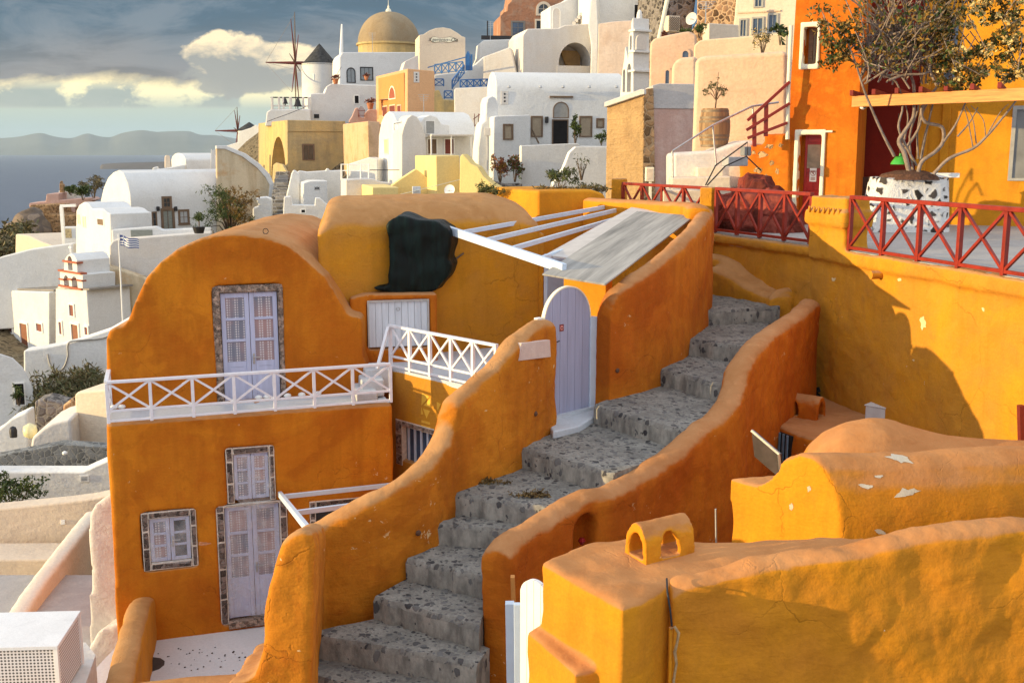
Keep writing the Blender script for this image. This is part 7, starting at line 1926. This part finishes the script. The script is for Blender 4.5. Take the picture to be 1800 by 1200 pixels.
s0, s1, z0, z1 = rect_sz(fcv, 1004, 84, 1036, 116); MB().fpoly(fcv, [(s0 - .2, z1), (s1, z1), (s1, z0), (s0 + .5, z0)], -3.9, -3.5).build('plank_door', BROWNP, h)
fst = Face(968, 45, 118, 10)
h = house('white_stair_house', 'white house corner with arched opening and a steep outside stair', 'house', fst, 1000, 50)
MB().prism([fst.pt(*p) for p in ((967, 70), (967, 12), (993, 2), (1000, -4), (1052, -30), (1052, 70))], -fst.n * 5).build('wall', WHITE, h, bevel=.08)
opening(fst, (971, 14, 985, 52), h, 'archway', WHITEP, WHITE2, fw=.06, bars=(1, 1), arch=True)
for i in range(8):
    MB().prism([P(1006 + i * 4.2, 44 - i * 5, 116.5), P(1012 + i * 4.2, 44 - i * 5, 116.5), P(1012 + i * 4.2, 38 - i * 5, 116.5), P(1006 + i * 4.2, 38 - i * 5, 116.5)], V((.1, 1.2, 0))).build('stair_step', WHITE2, h)
block('white_buttress', 'narrow white buttress between the cave arch and the stained wall', 'buttress', Face(1040, 60, 110, -10), [(1036, 160), (1039, 80), (1034, 48), (1040, -20), (1049, -20), (1052, 45), (1050, 160)], 2.5, WHITE, bevel=.12)
fx = Face(1050, 40, 112, 14)
h = house('plain_white_house', 'big plain white house high up with a dark door slot', 'house', fx, 1085, 42)
MB().prism([fx.pt(*p) for p in ((1048, 80), (1048, -40), (1126, -40), (1126, 80))], -fx.n * 6).build('wall', WHITE, h, bevel=.1)
opening(fx, (1114, 8, 1126, 33), h, 'door', WHITEP, DARK, fw=.06, bars=(1, 1))
fy = Face(1126, 40, 108, -12)
h = house('sunlit_annex', 'sunlit cream white annex with one small dark window, right of the plain white house', 'house', fy, 1145, 45)
MB().prism([fy.pt(*p) for p in ((1125, 80), (1125, -40), (1164, -40), (1163, 80))], -fy.n * 6).build('wall', WHITE, h, bevel=.1)
opening(fy, (1137, 7, 1145, 18), h, 'window', WHITEP, DARK, fw=.05, bars=(1, 1))
block('grey_side_house', 'grey white side wall behind the leaning white pole', 'building', Face(1163, 40, 106, 25), [(1163, 80), (1163, -40), (1195, -40), (1192, 80)], 3, WHITE2)
block('stained_wall', 'large faintly stained pinkish wall left of the white bell tower', 'wall', Face(1050, 120, 104, -10), [(1048, 170), (1052, 42), (1080, 38), (1112, 36), (1152, 46), (1156, 170)], 2, plaster('blushed plaster', (.68, .54, .44), (.62, .47, .37), (.52, .36, .26), scale=5, streak=.4, stain=.3, bump=.3), bevel=.1)
# bell tower
ft = Face(1113, 165, 60, 28); L = ft.left()
h = house('bell_tower', 'white tiered church bell tower with scalloped sunlit arches', 'bell tower', ft, 1125, 165)
Lw_ = ft.sz(1142, 120)[0]
w = MB().prism([L.pt(*p) for p in ((1088, 190), (1093, 130), (1097, 104), (1099, 82), (1102, 96), (1104, 104), (1105, 70), (1107, 58), (1109, 52), (1109, 42), (1112, 32), (1113, 32), (1113, 190))], ft.u * Lw_).build('tower_wall', WHITE, h, bevel=.03)
cuts = []
for r in ((1094.5, 122, 1099, 162), (1102, 112, 1109, 162), (1107, 62, 1110.5, 88)):
    s0, s1, z0, z1 = rect_sz(L, *r); cuts.append(MB().fpoly(L, arch_sz(s0, s1, z0, z1, 8, min(s1 - s0, .6)), -Lw_ + .15, .5))
cut(w, cuts)
for y0, y1, e in ((52, 56, .10), (89, 93, .12), (123, 127, .14)):
    s1 = ft.sz(1142, y0)[0]; z = ft.sz(1125, (y0 + y1) / 2)[1]; MB().fbox(ft, -.05, s1 + .08, z - .06, z + .06, -.5, e).build('cornice', WHITE, h, bevel=.02)
s0, s1, z0, z1 = rect_sz(ft, 1118, 60, 1136, 88); MB().fpoly(ft, arch_sz(s0, s1, z0, z1), -.05, .04).build('blind_arch', WHITE2, h)
c = ft.pt(1124, 33, -.4); MB().lathe(c, [(.16, 0), (.15, .22), (.10, .38), (.03, .46)], 14).build('finial', WHITE, h, smooth=60)
MB().prism([ft.pt(*p, -.05) for p in ((1139, 170), (1143, 120), (1152, 135), (1165, 150), (1166, 190), (1139, 190))], -ft.n * .6).build('buttress', WHITE, h, bevel=.05)
tag(MB().tube([P(1148, 118, 56), P(1175, -10, 56)], .11, 10).build('leaning_pole', CREAMT, smooth=60), 'leaning thick cream pole rising beside the bell tower', 'pole')
# brown stone building with white cornice
fz = Face(1131, 330, 40, 22); L = fz.left()
h = house('brown_stone_building', 'old brown rendered building with white sloping cornice behind the far red railing', 'building', fz, 1130, 345)
MB().prism([Face(1066, 330, 41.2, -28).pt(*p) for p in ((1064, 380), (1067, 186), (1131, 164), (1131, 380))], V((1.0, 2.5, 0))).build('wall', BROWNP, h, bevel=.03)
fco = Face(1066, 330, 41.05, -28)
MB().prism([fco.pt(*p) for p in ((1062, 189), (1062, 180), (1126, 157), (1133, 157), (1133, 166), (1124, 168))], V((.6, 1.2, 0))).build('cornice', WHITE2, h, bevel=.03)
fr2 = Face(1131, 330, Face(1066, 330, 41.2, -28).pt(1131, 330).y + .02, 14)
MB().prism([fr2.pt(*p) for p in ((1131, 380), (1131, 157), (1149, 155), (1153, 380))], V((-.2, 1.5, 0))).build('rubble_corner', RUINST, h, bevel=.03)
fp2 = Face(1150, 330, fr2.pt(1150, 330).y + .15, 8)
MB().prism([fp2.pt(*p) for p in ((1148, 380), (1148, 191), (1222, 192), (1222, 380))], V((-.1, 2.0, 0))).build('pink_wall', PINKW, h)
MB().prism([Face(1148, 190, fp2.o.y - .06, 8).pt(*p) for p in ((1147, 191), (1147, 150), (1160, 147), (1222, 148), (1222, 192))], V((0, 2.6, 0))).build('upper_wall', plaster('mottled grey white', (.62, .58, .55), (.44, .42, .41), (.36, .35, .35), scale=2, streak=.25, stain=.3, bump=.3), h, bevel=.03)
mbx = thing('meter_box', 'small cream meter box on a post beside the brown stone building', 'meter box', P(1143, 340, 36))
MB().fbox(Face(1136, 310, 36, 0), *rect_sz(Face(1136, 310, 36, 0), 1135, 294, 1150, 319), -.2, 0).build('box', CREAMT, mbx, bevel=.02); MB().fbox(Face(1136, 310, 36, 0), *rect_sz(Face(1136, 310, 36, 0), 1137, 297, 1148, 316), 0, .012).build('door', CREAM, mbx); MB().bar(P(1143, 319, 36.1), P(1143, 352, 36.1), .1, .08).build('post', CREAMT, mbx)
block('salmon_upper_wall', 'salmon wall with two arched openings behind the leaning pole', 'wall', Face(1150, 140, 52, -10), [(1140, 180), (1143, 76), (1150, 68), (1168, 63), (1198, 57), (1212, 55), (1224, 62), (1226, 180)], 2, PEACH, bevel=.1)
fsw = Face(1150, 140, 52, -10)
for r, lab in (((1196, 86, 1214, 104), 'upper arched dark opening in the salmon wall'), ((1166, 120, 1180, 150), 'lower arched blue door in the salmon wall')):
    o = opening(fsw, r, None, 'arched_opening', PEACH, GLASSB, fw=.10, bars=(1, 1), arch=True, proud=.06, paneoff=.02); tag(o, lab, 'opening')
block('rounded_peach_block', 'rounded peach wall corner left of the barrel wall', 'wall', Face(1180, 150, 44, -16), [(1178, 200), (1180, 122), (1184, 110), (1194, 102), (1224, 99), (1224, 200)], 2.5, PEACH, bevel=.35, seg=4)
frk = Face(1190, 60, 70, -12)
block('lava_rubble_wall', 'sunlit orange rubble stone wall high on the right', 'wall', frk, [(1205, 100), (1212, 60), (1225, 40), (1226, -30), (1300, -30), (1298, 100)], 3, ROCKST, bevel=.1)
block('grey_rubble_wall', 'shaded grey rubble wall behind the satellite dish', 'wall', Face(1165, 60, 71, 25), [(1160, 100), (1165, -30), (1228, -30), (1218, 40), (1212, 100)], 3, GREYST, bevel=.1)
sd_ = thing('satellite_dish', 'pale salmon satellite dish before the rubble walls', 'satellite dish', P(1215, 45, 64)); dish(sd_, P(1215, 33, 64), .36, (-.7, -.8, .25), WHITE2)
lb = thing('lattice_box', 'grey lattice screened box beside the leaning pole', 'screen', P(1185, 62, 66))
fl2 = Face(1176, 50, 66, 20); MB().fbox(fl2, *rect_sz(fl2, 1175, 28, 1195, 56), -.6, 0).build('case', CREAM, lb, bevel=.02)
mb = MB(); s0, s1, z0, z1 = rect_sz(fl2, 1176, 30, 1194, 54)
for i in range(-5, 6):
    a = s0 + (s1 - s0) * (i / 5); 
    for d_ in (1,):
        p0_ = max(s0, a); 
        q0 = (max(s0, a), z0 + max(0, (s0 - a))); q1 = (min(s1, a + (z1 - z0)), z0 + min(z1 - z0, s1 - a))
        if q1[0] - q0[0] > .05: mb.bar(fl2.at(*q0, .02), fl2.at(*q1, .02), .03, .02); mb.bar(fl2.at(s0 + s1 - q0[0], q0[1], .035), fl2.at(s0 + s1 - q1[0], q1[1], .035), .03, .02)
mb.build('lattice', simple('lattice brown', (.22, .17, .13), .8), lb)
for px, py, lab, sd2 in ((1204, 63, 'dark green shrub spilling over the salmon wall', 81), (1229, 62, 'dense dark shrub beside the cream parapet', 82), (1168, 66, 'small dark red hanging plant on the salmon wall', 83)):
    shrub('wall_plant', lab, 'plant', P(px, py + 6, 53), (.5, .7, .4)[sd2 - 81], (.36, .34, .15)[sd2 - 81], 420, (GREENL, GREENL, REDL)[sd2 - 81], .11, sd2, 'plants on the salmon wall')
fch = Face(1290, 60, 58, -22)
h = house('cream_hotel', 'cream house with three tall dark windows at the top right', 'house', fch, 1340, 65)
MB().prism([fch.pt(*p) for p in ((1284, 110), (1290, 40), (1297, -40), (1420, -40), (1420, 110))], -fch.n * 5).build('wall', CREAM, h, bevel=.08)
for r in ((1299, 33, 1314, 66), (1321, 30, 1343, 62), (1349, 24, 1368, 60), (1325, -12, 1342, 14)): opening(fch, r, h, 'window', simple('pale teal frame', (.36, .34, .30), .6), GLASSB, fw=.09, bars=(2, 1), proud=.07)
s0, s1, z0, z1 = rect_sz(fch, 1297, 20, 1372, 22.5); MB().fbox(fch, s0, s1, z0, z1, 0, .07).build('string_course', PEACH, h)
f = Face(1247, 65, 54, 16)
block('roof_parapet', 'cream parapet box with a grey shaded inner side', 'parapet', f, [(1247, 90), (1246, 41), (1299, 44), (1302, 90)], dleft(f, 1236, 55), CREAM, bevel=.05)
block('upper_cream_wall', 'long cream wall above the barrel wall', 'wall', Face(1222, 90, 48, -14), [(1216, 130), (1220, 80), (1230, 71), (1245, 69), (1300, 65), (1385, 57), (1385, 130)], 1.5, plaster('warm cream', (.72, .55, .36), (.68, .5, .33), scale=3, streak=.15, bump=.25), bevel=.08)
shrub('flowering_bush', 'sparse pale flowering bush on the cream wall left of the red tower', 'shrub', P(1340, 96, 34), .75, .42, 420, (OLIVEL, FLOWERL, DRYL), .07, 91, stems=9)
shrub('cactus_pot', 'broad leaved plant in an orange pot beside the red tower', 'plant', P(1371, 80, 33), .6, .15, 40, GREENL, .2, 92, stems=4, flat=.7)
tag(block('orange_ledge', 'small orange pot ledge at the left edge of the red tower', 'ledge', Face(1361, 90, 32.6, -20), [(1360, 96), (1361, 80), (1382, 79), (1382, 96)], .5, TOWER, bevel=.02))
# orange planter behind the courtyard with its plants
f = Face(945, 380, 26.6, 18)
pt = house('orange_planter', 'tall golden orange planter wall behind the courtyard beams', 'planter', f, 1000, 420)
MB().prism([f.pt(*p) for p in ((945, 470), (945, 335), (1040, 333), (1062, 340), (1068, 352), (1068, 470)) ], V((-1.25, 2.6, 0))).build('planter_wall', YELLOWO, pt, bevel=.08)
for px, py, sd2, lab, n_ in ((985, 336, 95, 'green rosemary like shrub on the orange planter', 800), (1035, 338, 96, 'low grassy plants at the right of the orange planter', 260), (858, 349, 97, 'dark green plant left of the orange planter, over the ochre vault', 620), (1022, 312, 98, 'thin pale plant in the white yard behind the orange planter', 60)):
    shrub('planter_plant', lab, 'plant', P(px, py + 5, 28.2 if sd2 != 98 else 60), {95: .62, 96: .28, 97: .42, 98: 1.4}[sd2], {95: .55, 96: .4, 97: .45, 98: .5}[sd2], n_, (GREENL, OLIVEL) if sd2 != 96 else (DRYL, GREENL), .10 if sd2 != 98 else .2, sd2, 'plants around the orange planter', stems=10, flat=.3)
grs = MB(); R = random.Random(44)
leaf_cloud(grs, [(P(950 + i * 11, 333, 27.6), (.25, .3, .05), 60) for i in range(11)], .12, R, (0,), .25); tag(grs.build('dry_grass', DRYL, fix=False), kind='stuff')

# ---------------------------------------------------------------- terrain, sea, far hills
ctrl = []
def cp(px, py, Y, dz=-2.6): 
    p = P(px, py, Y); ctrl.append((p.x, p.y, p.z + dz))
for q in ((90, 430, 150), (60, 400, 150), (0, 440, 140), (0, 415, 165), (20, 470, 110), (300, 410, 92), (230, 430, 88), (120, 620, 78), (30, 620, 78), (120, 700, 50), (60, 690, 52), (100, 730, 47), (180, 690, 52), (20, 760, 44), (60, 800, 38), (150, 800, 36), (0, 900, 28), (100, 1060, 24), (420, 410, 90), (490, 380, 91), (500, 300, 108), (560, 305, 108), (430, 270, 165), (350, 300, 125), (560, 170, 150), (620, 215, 118), (700, 200, 107), (690, 100, 152), (780, 200, 107), (780, 130, 115), (760, 325, 88), (640, 365, 80), (740, 358, 76), (880, 330, 80), (980, 258, 86), (980, 130, 113), (1080, 130, 106), (930, 72, 134), (1090, 45, 114), (1000, 335, 72), (1120, 170, 60), (1180, 152, 50), (1250, 72, 58), (1250, 30, 75), (1340, 70, 58), (1300, 330, 30), (1150, 345, 42), (1245, 262, 32), (860, 350, 60)): cp(*q)
for q in ((0, 8, -9.5), (-8, 14, -10.5), (4, 18, -8), (8, 10, -9), (-4, 24, -7.5), (0, 30, -6), (4, 30, -5.5), (3, 50, -6), (5, 60, -6), (0, 60, -6), (8, 50, -5), (2, 40, -6), (6, 40, -5), (3, 70, -6), (-10, 40, -8), (-15, 60, -9), (-34, 80, -19), (-30, 86, -17), (-38, 90, -17), (-34, 70, -20), (14, 20, -6), (20, 35, -2.5), (20, 60, 6), (45, 90, 14), (60, 130, 22), (40, 160, 20), (0, 170, 12), (-25, 200, -3), (-60, 200, -25), (-60, 120, -30), (-50, 60, -35), (-40, 30, -35), (-75, 160, -60), (-20, 8, -20)): ctrl.append(q)
def tz(x, y):
    sw = sz = 0
    for cx, cy_, cz in ctrl:
        d2 = (x - cx) ** 2 + (y - cy_) ** 2 + 1.5
        w_ = 1 / d2 ** 1.6; sw += w_; sz += w_ * cz
    z = sz / sw
    # cliff to the sea on the left
    edge = -0.52 * y - 8
    if x < edge: z -= (edge - x) * 1.6
    if y > 185: z -= (y - 185) * .9
    return z
xs = [-150 + 3.0 * i for i in range(91)]; ys = [2 + 3.0 * j for j in range(86)]
vs = [V((x, y, max(-112, tz(x, y) + mnoise.noise(V((x * .12, y * .12, 0))) * .5))) for y in ys for x in xs]
fs_ = [[j * 91 + i, j * 91 + i + 1, (j + 1) * 91 + i + 1, (j + 1) * 91 + i] for j in range(85) for i in range(90)]
soil = rubble('dry hillside soil', (.13, .10, .06), (.20, .16, .10), 2.4, .8, .1, .5)
tag(MB().add(vs, fs_).build('hillside', soil, smooth=180, fix=False, origin=V((0, 0, 0))), kind='structure')
# scrub on the bank below the curved wall
mb = MB(); R = random.Random(55); bl = []
for _ in range(90):
    px, py = R.uniform(62, 195), R.uniform(655, 725)
    if py > 725 - (px - 60) * .2 and px < 110: continue
    Y = 51 - (py - 655) / 70 * 5; c = P(px, py, Y); z = tz(c.x, c.y); bl.append((c, (.75, .6, .40), 70))
gs2 = []
for j in range(9):
    for i in range(13):
        px = 40 + 14 * i; ty = j / 8; y0 = 745; y1 = 690 - 3.6 * i
        p = P(px, y0 + (y1 - y0) * ty, 46 + 6 * ty); gs2.append(p + V((0, 0, -.25 + .3 * mnoise.noise(p * .6))))
tag(MB().add(gs2, [[j * 13 + i, j * 13 + i + 1, (j + 1) * 13 + i + 1, (j + 1) * 13 + i] for j in range(8) for i in range(12)]).build('bank_ground', soil, smooth=180, fix=False), kind='structure')
leaf_cloud(mb, bl, .34, R, (0, 0, 1), .22); tag(mb.build('scrub', [DRYL, OLIVEL], fix=False), kind='stuff')
for k_, (poly, lab) in enumerate((([(56, 740), (60, 705), (80, 700), (122, 712), (124, 740)], 'dark rubble retaining wall in the scrub bank'), ([(108, 740), (110, 712), (128, 700), (130, 740)], 'small sunlit rubble wall beside the cream block'))):
    block('rubble_bank', lab, 'wall', Face(60, 720, 43 - k_, 6), poly, 1.2, (GREYST, ROCKST)[k_], bevel=.1)
mb = MB(); bl = []
for _ in range(60):
    px, py = R.uniform(-20, 52), R.uniform(395, 445)
    if py < 440 - (px + 20) * .75 + R.uniform(-6, 6): continue
    c = P(px, py, 130 - (py - 395) * .4); bl.append((c, (1.6, 1.4, .9), 60))
leaf_cloud(mb, bl, .7, R, (0, 0, 1), .4); tag(mb.build('cliff_scrub', [DRYL, OLIVEL], fix=False), kind='stuff')
rk = MB()
for px, py, r_ in ((48, 385, 2.6), (40, 395, 2.6), (30, 405, 3.0), (55, 375, 1.8), (15, 425, 4)):
    c = P(px, py, 148); rk.lathe(c - V((0, 0, r_ * 2)), [(r_ * 1.5, -4), (r_ * 1.2, r_), (r_ * .8, r_ * 2), (.02, r_ * 2.5)], 12)
o = rk.build('cliff_rock', rubble('cliff rock', (.20, .15, .11), (.14, .11, .09), .5, 1, .1, .4)); soften(o, .35, 3, 1.2, 2.0); tag(o, 'craggy brown cliff rock below the ruin at the far left', 'rock')
def sea_mat():
    m, nt, b = new_mat('evening sea'); N = NT(nt)
    w = N.pos((1, 1, 1))
    f1_ = N.noise(N.pos((.006, .02, 1)), 1.0, 6, .6); f2_ = N.noise(N.pos((.05, .16, 1)), 1.0, 6, .65)
    col = N.mix(N.ramp(f1_, .35, .65), (.045, .06, .095), (.07, .083, .12))
    foam = N.math('MULTIPLY', N.ramp(f2_, .60, .68), N.ramp(N.noise(N.pos((.012, .03, 1)), 1.0, 3, .6), .52, .62))
    N.l(N.mix(N.math('MULTIPLY', foam, .6), col, (.62, .63, .65)), b.inputs['Base Color'])
    b.inputs['Roughness'].default_value = .38; b.inputs['Specular IOR Level'].default_value = .35
    h_ = N.math('ADD', N.noise(N.pos((.10, .22, 1)), 1.0, 5, .65), N.math('MULTIPLY', f1_, .5))
    N.bump(b, h_, .9, 3.0)
    return m
tag(MB().add([(-48000, -2000, -110), (48000, -2000, -110), (48000, 42000, -110), (-48000, 42000, -110)], [[0, 1, 2, 3]]).build('sea', sea_mat(), fix=False), kind='structure')
def ridge(name, Y, pts, mat, depth):
    p = catmull([P(x, y, Y) for x, y in pts], 5); R_ = random.Random(3)
    rows = []
    for k_, (s_, dy) in enumerate(((0, -depth * .9), (.35, -depth * .6), (.62, -depth * .35), (1, 0), (.5, depth * .5), (0, depth))):
        rows.append([V((q[0] * (1 + dy / Y * 1), q[1] + dy, -112 + (q[2] + 112) * s_ * (1 + (R_.uniform(-.03, .03) if 0 < s_ < 1 else 0)))) for q in p])
    n = len(p); v = [q for r in rows for q in r]; f_ = [[j * n + i, j * n + i + 1, (j + 1) * n + i + 1, (j + 1) * n + i] for j in range(5) for i in range(n - 1)]
    o = MB().add(v, f_).build(name, mat, smooth=180, fix=False); tag(o, kind='structure'); return o
HILL = simple('far island slopes', (.10, .11, .09), .95, .3, .0005, 0, 0)
ridge('hills', 30000, [(-260, 252), (-120, 246), (0, 243), (35, 240), (70, 234), (95, 240), (125, 243), (152, 235), (175, 240), (195, 241), (215, 234), (248, 229), (275, 232), (300, 231), (332, 231), (352, 237), (380, 238), (415, 244), (450, 252), (520, 259), (600, 268)], HILL, 3000)
fl = P(178, 292, 2600); 
ridge('headland', 6800, [(176, 296), (178, 290), (186, 288), (220, 286), (300, 284), (380, 280), (480, 276), (560, 280)], simple('dark headland', (.10, .085, .075), .95, .3, .002, 0, 0), 250)

# ---------------------------------------------------------------- evening air (HAZE)
hm = bpy.data.materials.new('evening haze'); hm.use_nodes = True; hm.node_tree.nodes.clear()
ho_ = hm.node_tree.nodes.new('ShaderNodeOutputMaterial'); hv = hm.node_tree.nodes.new('ShaderNodeVolumePrincipled')
hv.inputs['Color'].default_value = (.62, .76, .90, 1); hv.inputs['Density'].default_value = 1.9e-5; hv.inputs['Anisotropy'].default_value = 0.0
hm.node_tree.links.new(hv.outputs[0], ho_.inputs['Volume'])
hz = MB().box((0, 20000, 345), (100000, 46000, 920)).build('haze', hm, fix=True); tag(hz, kind='stuff')
# ================================================================ light, sky, render settings
SUN_AZ = 13.0   # degrees behind the camera's left
SUN_EL = 6.0
sd = V((-math.cos(rad(SUN_AZ)) * math.cos(rad(SUN_EL)), -math.sin(rad(SUN_AZ)) * math.cos(rad(SUN_EL)), math.sin(rad(SUN_EL))))
sl = bpy.data.lights.new('sun', 'SUN'); sl.energy = 5.0; sl.angle = rad(0.5); sl.color = (1.0, 0.75, 0.36)
so = bpy.data.objects.new('sun', sl); COL.objects.link(so)
so.rotation_euler = sd.to_track_quat('Z', 'Y').to_euler()
so.location = sd * 60

wd = bpy.data.worlds.new('World'); SC.world = wd; wd.use_nodes = True
nt = wd.node_tree; nt.nodes.clear(); N = NT(nt)
out = N.n('OutputWorld')
sky = N.n('TexSky'); sky.sky_type = 'NISHITA'; sky.sun_disc = False
sky.sun_elevation = rad(SUN_EL)
sky.sun_rotation = math.atan2(sd.x, sd.y)
b1 = N.n('Background'); b1.inputs[1].default_value = 0.12; N.l(sky.outputs[0], b1.inputs[0])
d = N.n('TexCoord').outputs['Generated']
sp = N.n('SeparateXYZ'); N.l(d, sp.inputs[0])
X, Yc, Z = sp.outputs
# azimuth tangent and elevation tangent of the sky in front
ysafe = N.math('MAXIMUM', N.math('ABSOLUTE', Yc), 0.05)
az = N.math('DIVIDE', X, ysafe); el = N.math('DIVIDE', Z, ysafe)
def vec(x, y, z=0.0):
    c = N.n('CombineXYZ')
    for i, q in enumerate((x, y, z)):
        if isinstance(q, (int, float)): c.inputs[i].default_value = q
        else: N.l(q, c.inputs[i])
    return c.outputs[0]
cv = vec(az, N.math('MULTIPLY', el, 1.9))
n1 = N.noise(cv, 7.0, 7, 0.58, 0.3)
n2 = N.noise(cv, 22.0, 6, 0.6, 0.2)
n4 = N.noise(vec(az, N.math('MULTIPLY', el, 3.2), 7.7), 9.0, 8, 0.62, 0.6)
cu = vec(az, N.math('MULTIPLY', el, 1.5), 3.3)
n3 = N.noise(cu, 13.0, 8, 0.55, 0.15)
# clear evening air: greenish low down, yellow band, then grey blue
def rampn(fac, stops):
    x = N.n('ValToRGB'); N.l(fac, x.inputs[0]); cr = x.color_ramp
    while len(cr.elements) < len(stops): cr.elements.new(0.5)
    for e, (p, c) in zip(cr.elements, stops): e.position = p; e.color = (*c, 1)
    return x.outputs[0]
e10 = N.math('MULTIPLY', el, 5.0, True)
air = rampn(e10, [(0.0, (0.36, 0.46, 0.46)), (0.10, (0.32, 0.46, 0.46)), (0.19, (0.42, 0.50, 0.42)), (0.26, (1.0, 0.88, 0.50)), (0.33, (1.25, 1.02, 0.52)), (0.5, (0.30, 0.36, 0.38)), (1.0, (0.16, 0.30, 0.42))])
# low cumulus row
lowm = N.math('MULTIPLY', N.ramp(n3, 0.45, 0.50), rampn(e10, [(0.0, (0, 0, 0)), (0.185, (0, 0, 0)), (0.20, (1, 1, 1)), (0.27, (1, 1, 1)), (0.34, (0, 0, 0)), (1, (0, 0, 0))]))
lowc = N.mix(n2, (0.22, 0.29, 0.29), (0.40, 0.43, 0.38))
col = N.mix(lowm, air, lowc)
# the big dark bank with a ragged lower edge
edge = N.math('ADD', el, N.math('MULTIPLY', N.math('SUBTRACT', n1, 0.36), 0.06))
bankm = N.ramp(edge, 0.064, 0.073)
side = N.ramp(az, -0.42, 0.05)
bank = N.mix(N.ramp(edge, 0.07, 0.125), (0.155, 0.140, 0.155), (0.028, 0.085, 0.155))
bank = N.mix(N.math('MULTIPLY', side, 0.75), bank, N.mix(N.ramp(el, 0.05, 0.11), (0.10, 0.18, 0.27), (0.014, 0.12, 0.28)))
bank = N.mix(N.math('MULTIPLY', N.ramp(n4, 0.44, 0.60), 0.55), bank, N.mix(0.5, bank, (0.36, 0.36, 0.38)))
bank = N.mix(N.math('MULTIPLY', N.ramp(n4, 0.36, 0.50, (1, 1, 1, 1), (0, 0, 0, 1)), 0.5), bank, N.mix(1.0, bank, (0.62, 0.64, 0.70), 'MULTIPLY'))
col = N.mix(bankm, col, bank)
# sunlit cumulus left of the windmill
def blob(ax, ey, rx, ry):
    u_ = N.math('DIVIDE', N.math('SUBTRACT', az, ax), rx); v_ = N.math('DIVIDE', N.math('SUBTRACT', el, ey), ry)
    return N.math('SUBTRACT', 1.0, N.math('ADD', N.math('MULTIPLY', u_, u_), N.math('MULTIPLY', v_, v_)))
bl = N.math('MAXIMUM', blob(-0.238, 0.080, 0.060, 0.024), blob(-0.245, 0.062, 0.085, 0.016))
bl = N.math('ADD', bl, N.math('MULTIPLY', N.math('SUBTRACT', n3, 0.5), 5.0))
cm = N.ramp(bl, 0.0, 0.28)
lit = N.ramp(N.math('ADD', N.math('MULTIPLY', N.math('SUBTRACT', el, 0.074), 14.0), N.math('MULTIPLY', N.math('SUBTRACT', n2, 0.5), 1.6)), -0.05, 0.35)
ccol = N.mix(lit, (0.28, 0.28, 0.27), (1.05, 0.82, 0.50))
col = N.mix(N.math('MULTIPLY', cm, 0.92), col, ccol)
# unseen sky overhead and behind the viewer: cloud brightened as fill for shaded faces
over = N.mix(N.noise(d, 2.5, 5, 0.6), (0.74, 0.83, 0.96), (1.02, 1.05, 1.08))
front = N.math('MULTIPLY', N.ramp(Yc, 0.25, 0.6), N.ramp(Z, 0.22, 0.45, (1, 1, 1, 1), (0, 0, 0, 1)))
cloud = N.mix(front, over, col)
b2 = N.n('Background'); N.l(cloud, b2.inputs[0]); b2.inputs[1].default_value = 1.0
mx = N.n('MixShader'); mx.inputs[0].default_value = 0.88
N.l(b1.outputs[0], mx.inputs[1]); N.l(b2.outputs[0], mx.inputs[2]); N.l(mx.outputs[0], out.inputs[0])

SC.view_settings.view_transform = 'Standard'
try: SC.view_settings.look = 'None'
except Exception: pass
SC.view_settings.exposure = 0.52
SC.view_settings.gamma = 1.0
SC.cycles.max_bounces = 6
SC.cycles.diffuse_bounces = 4
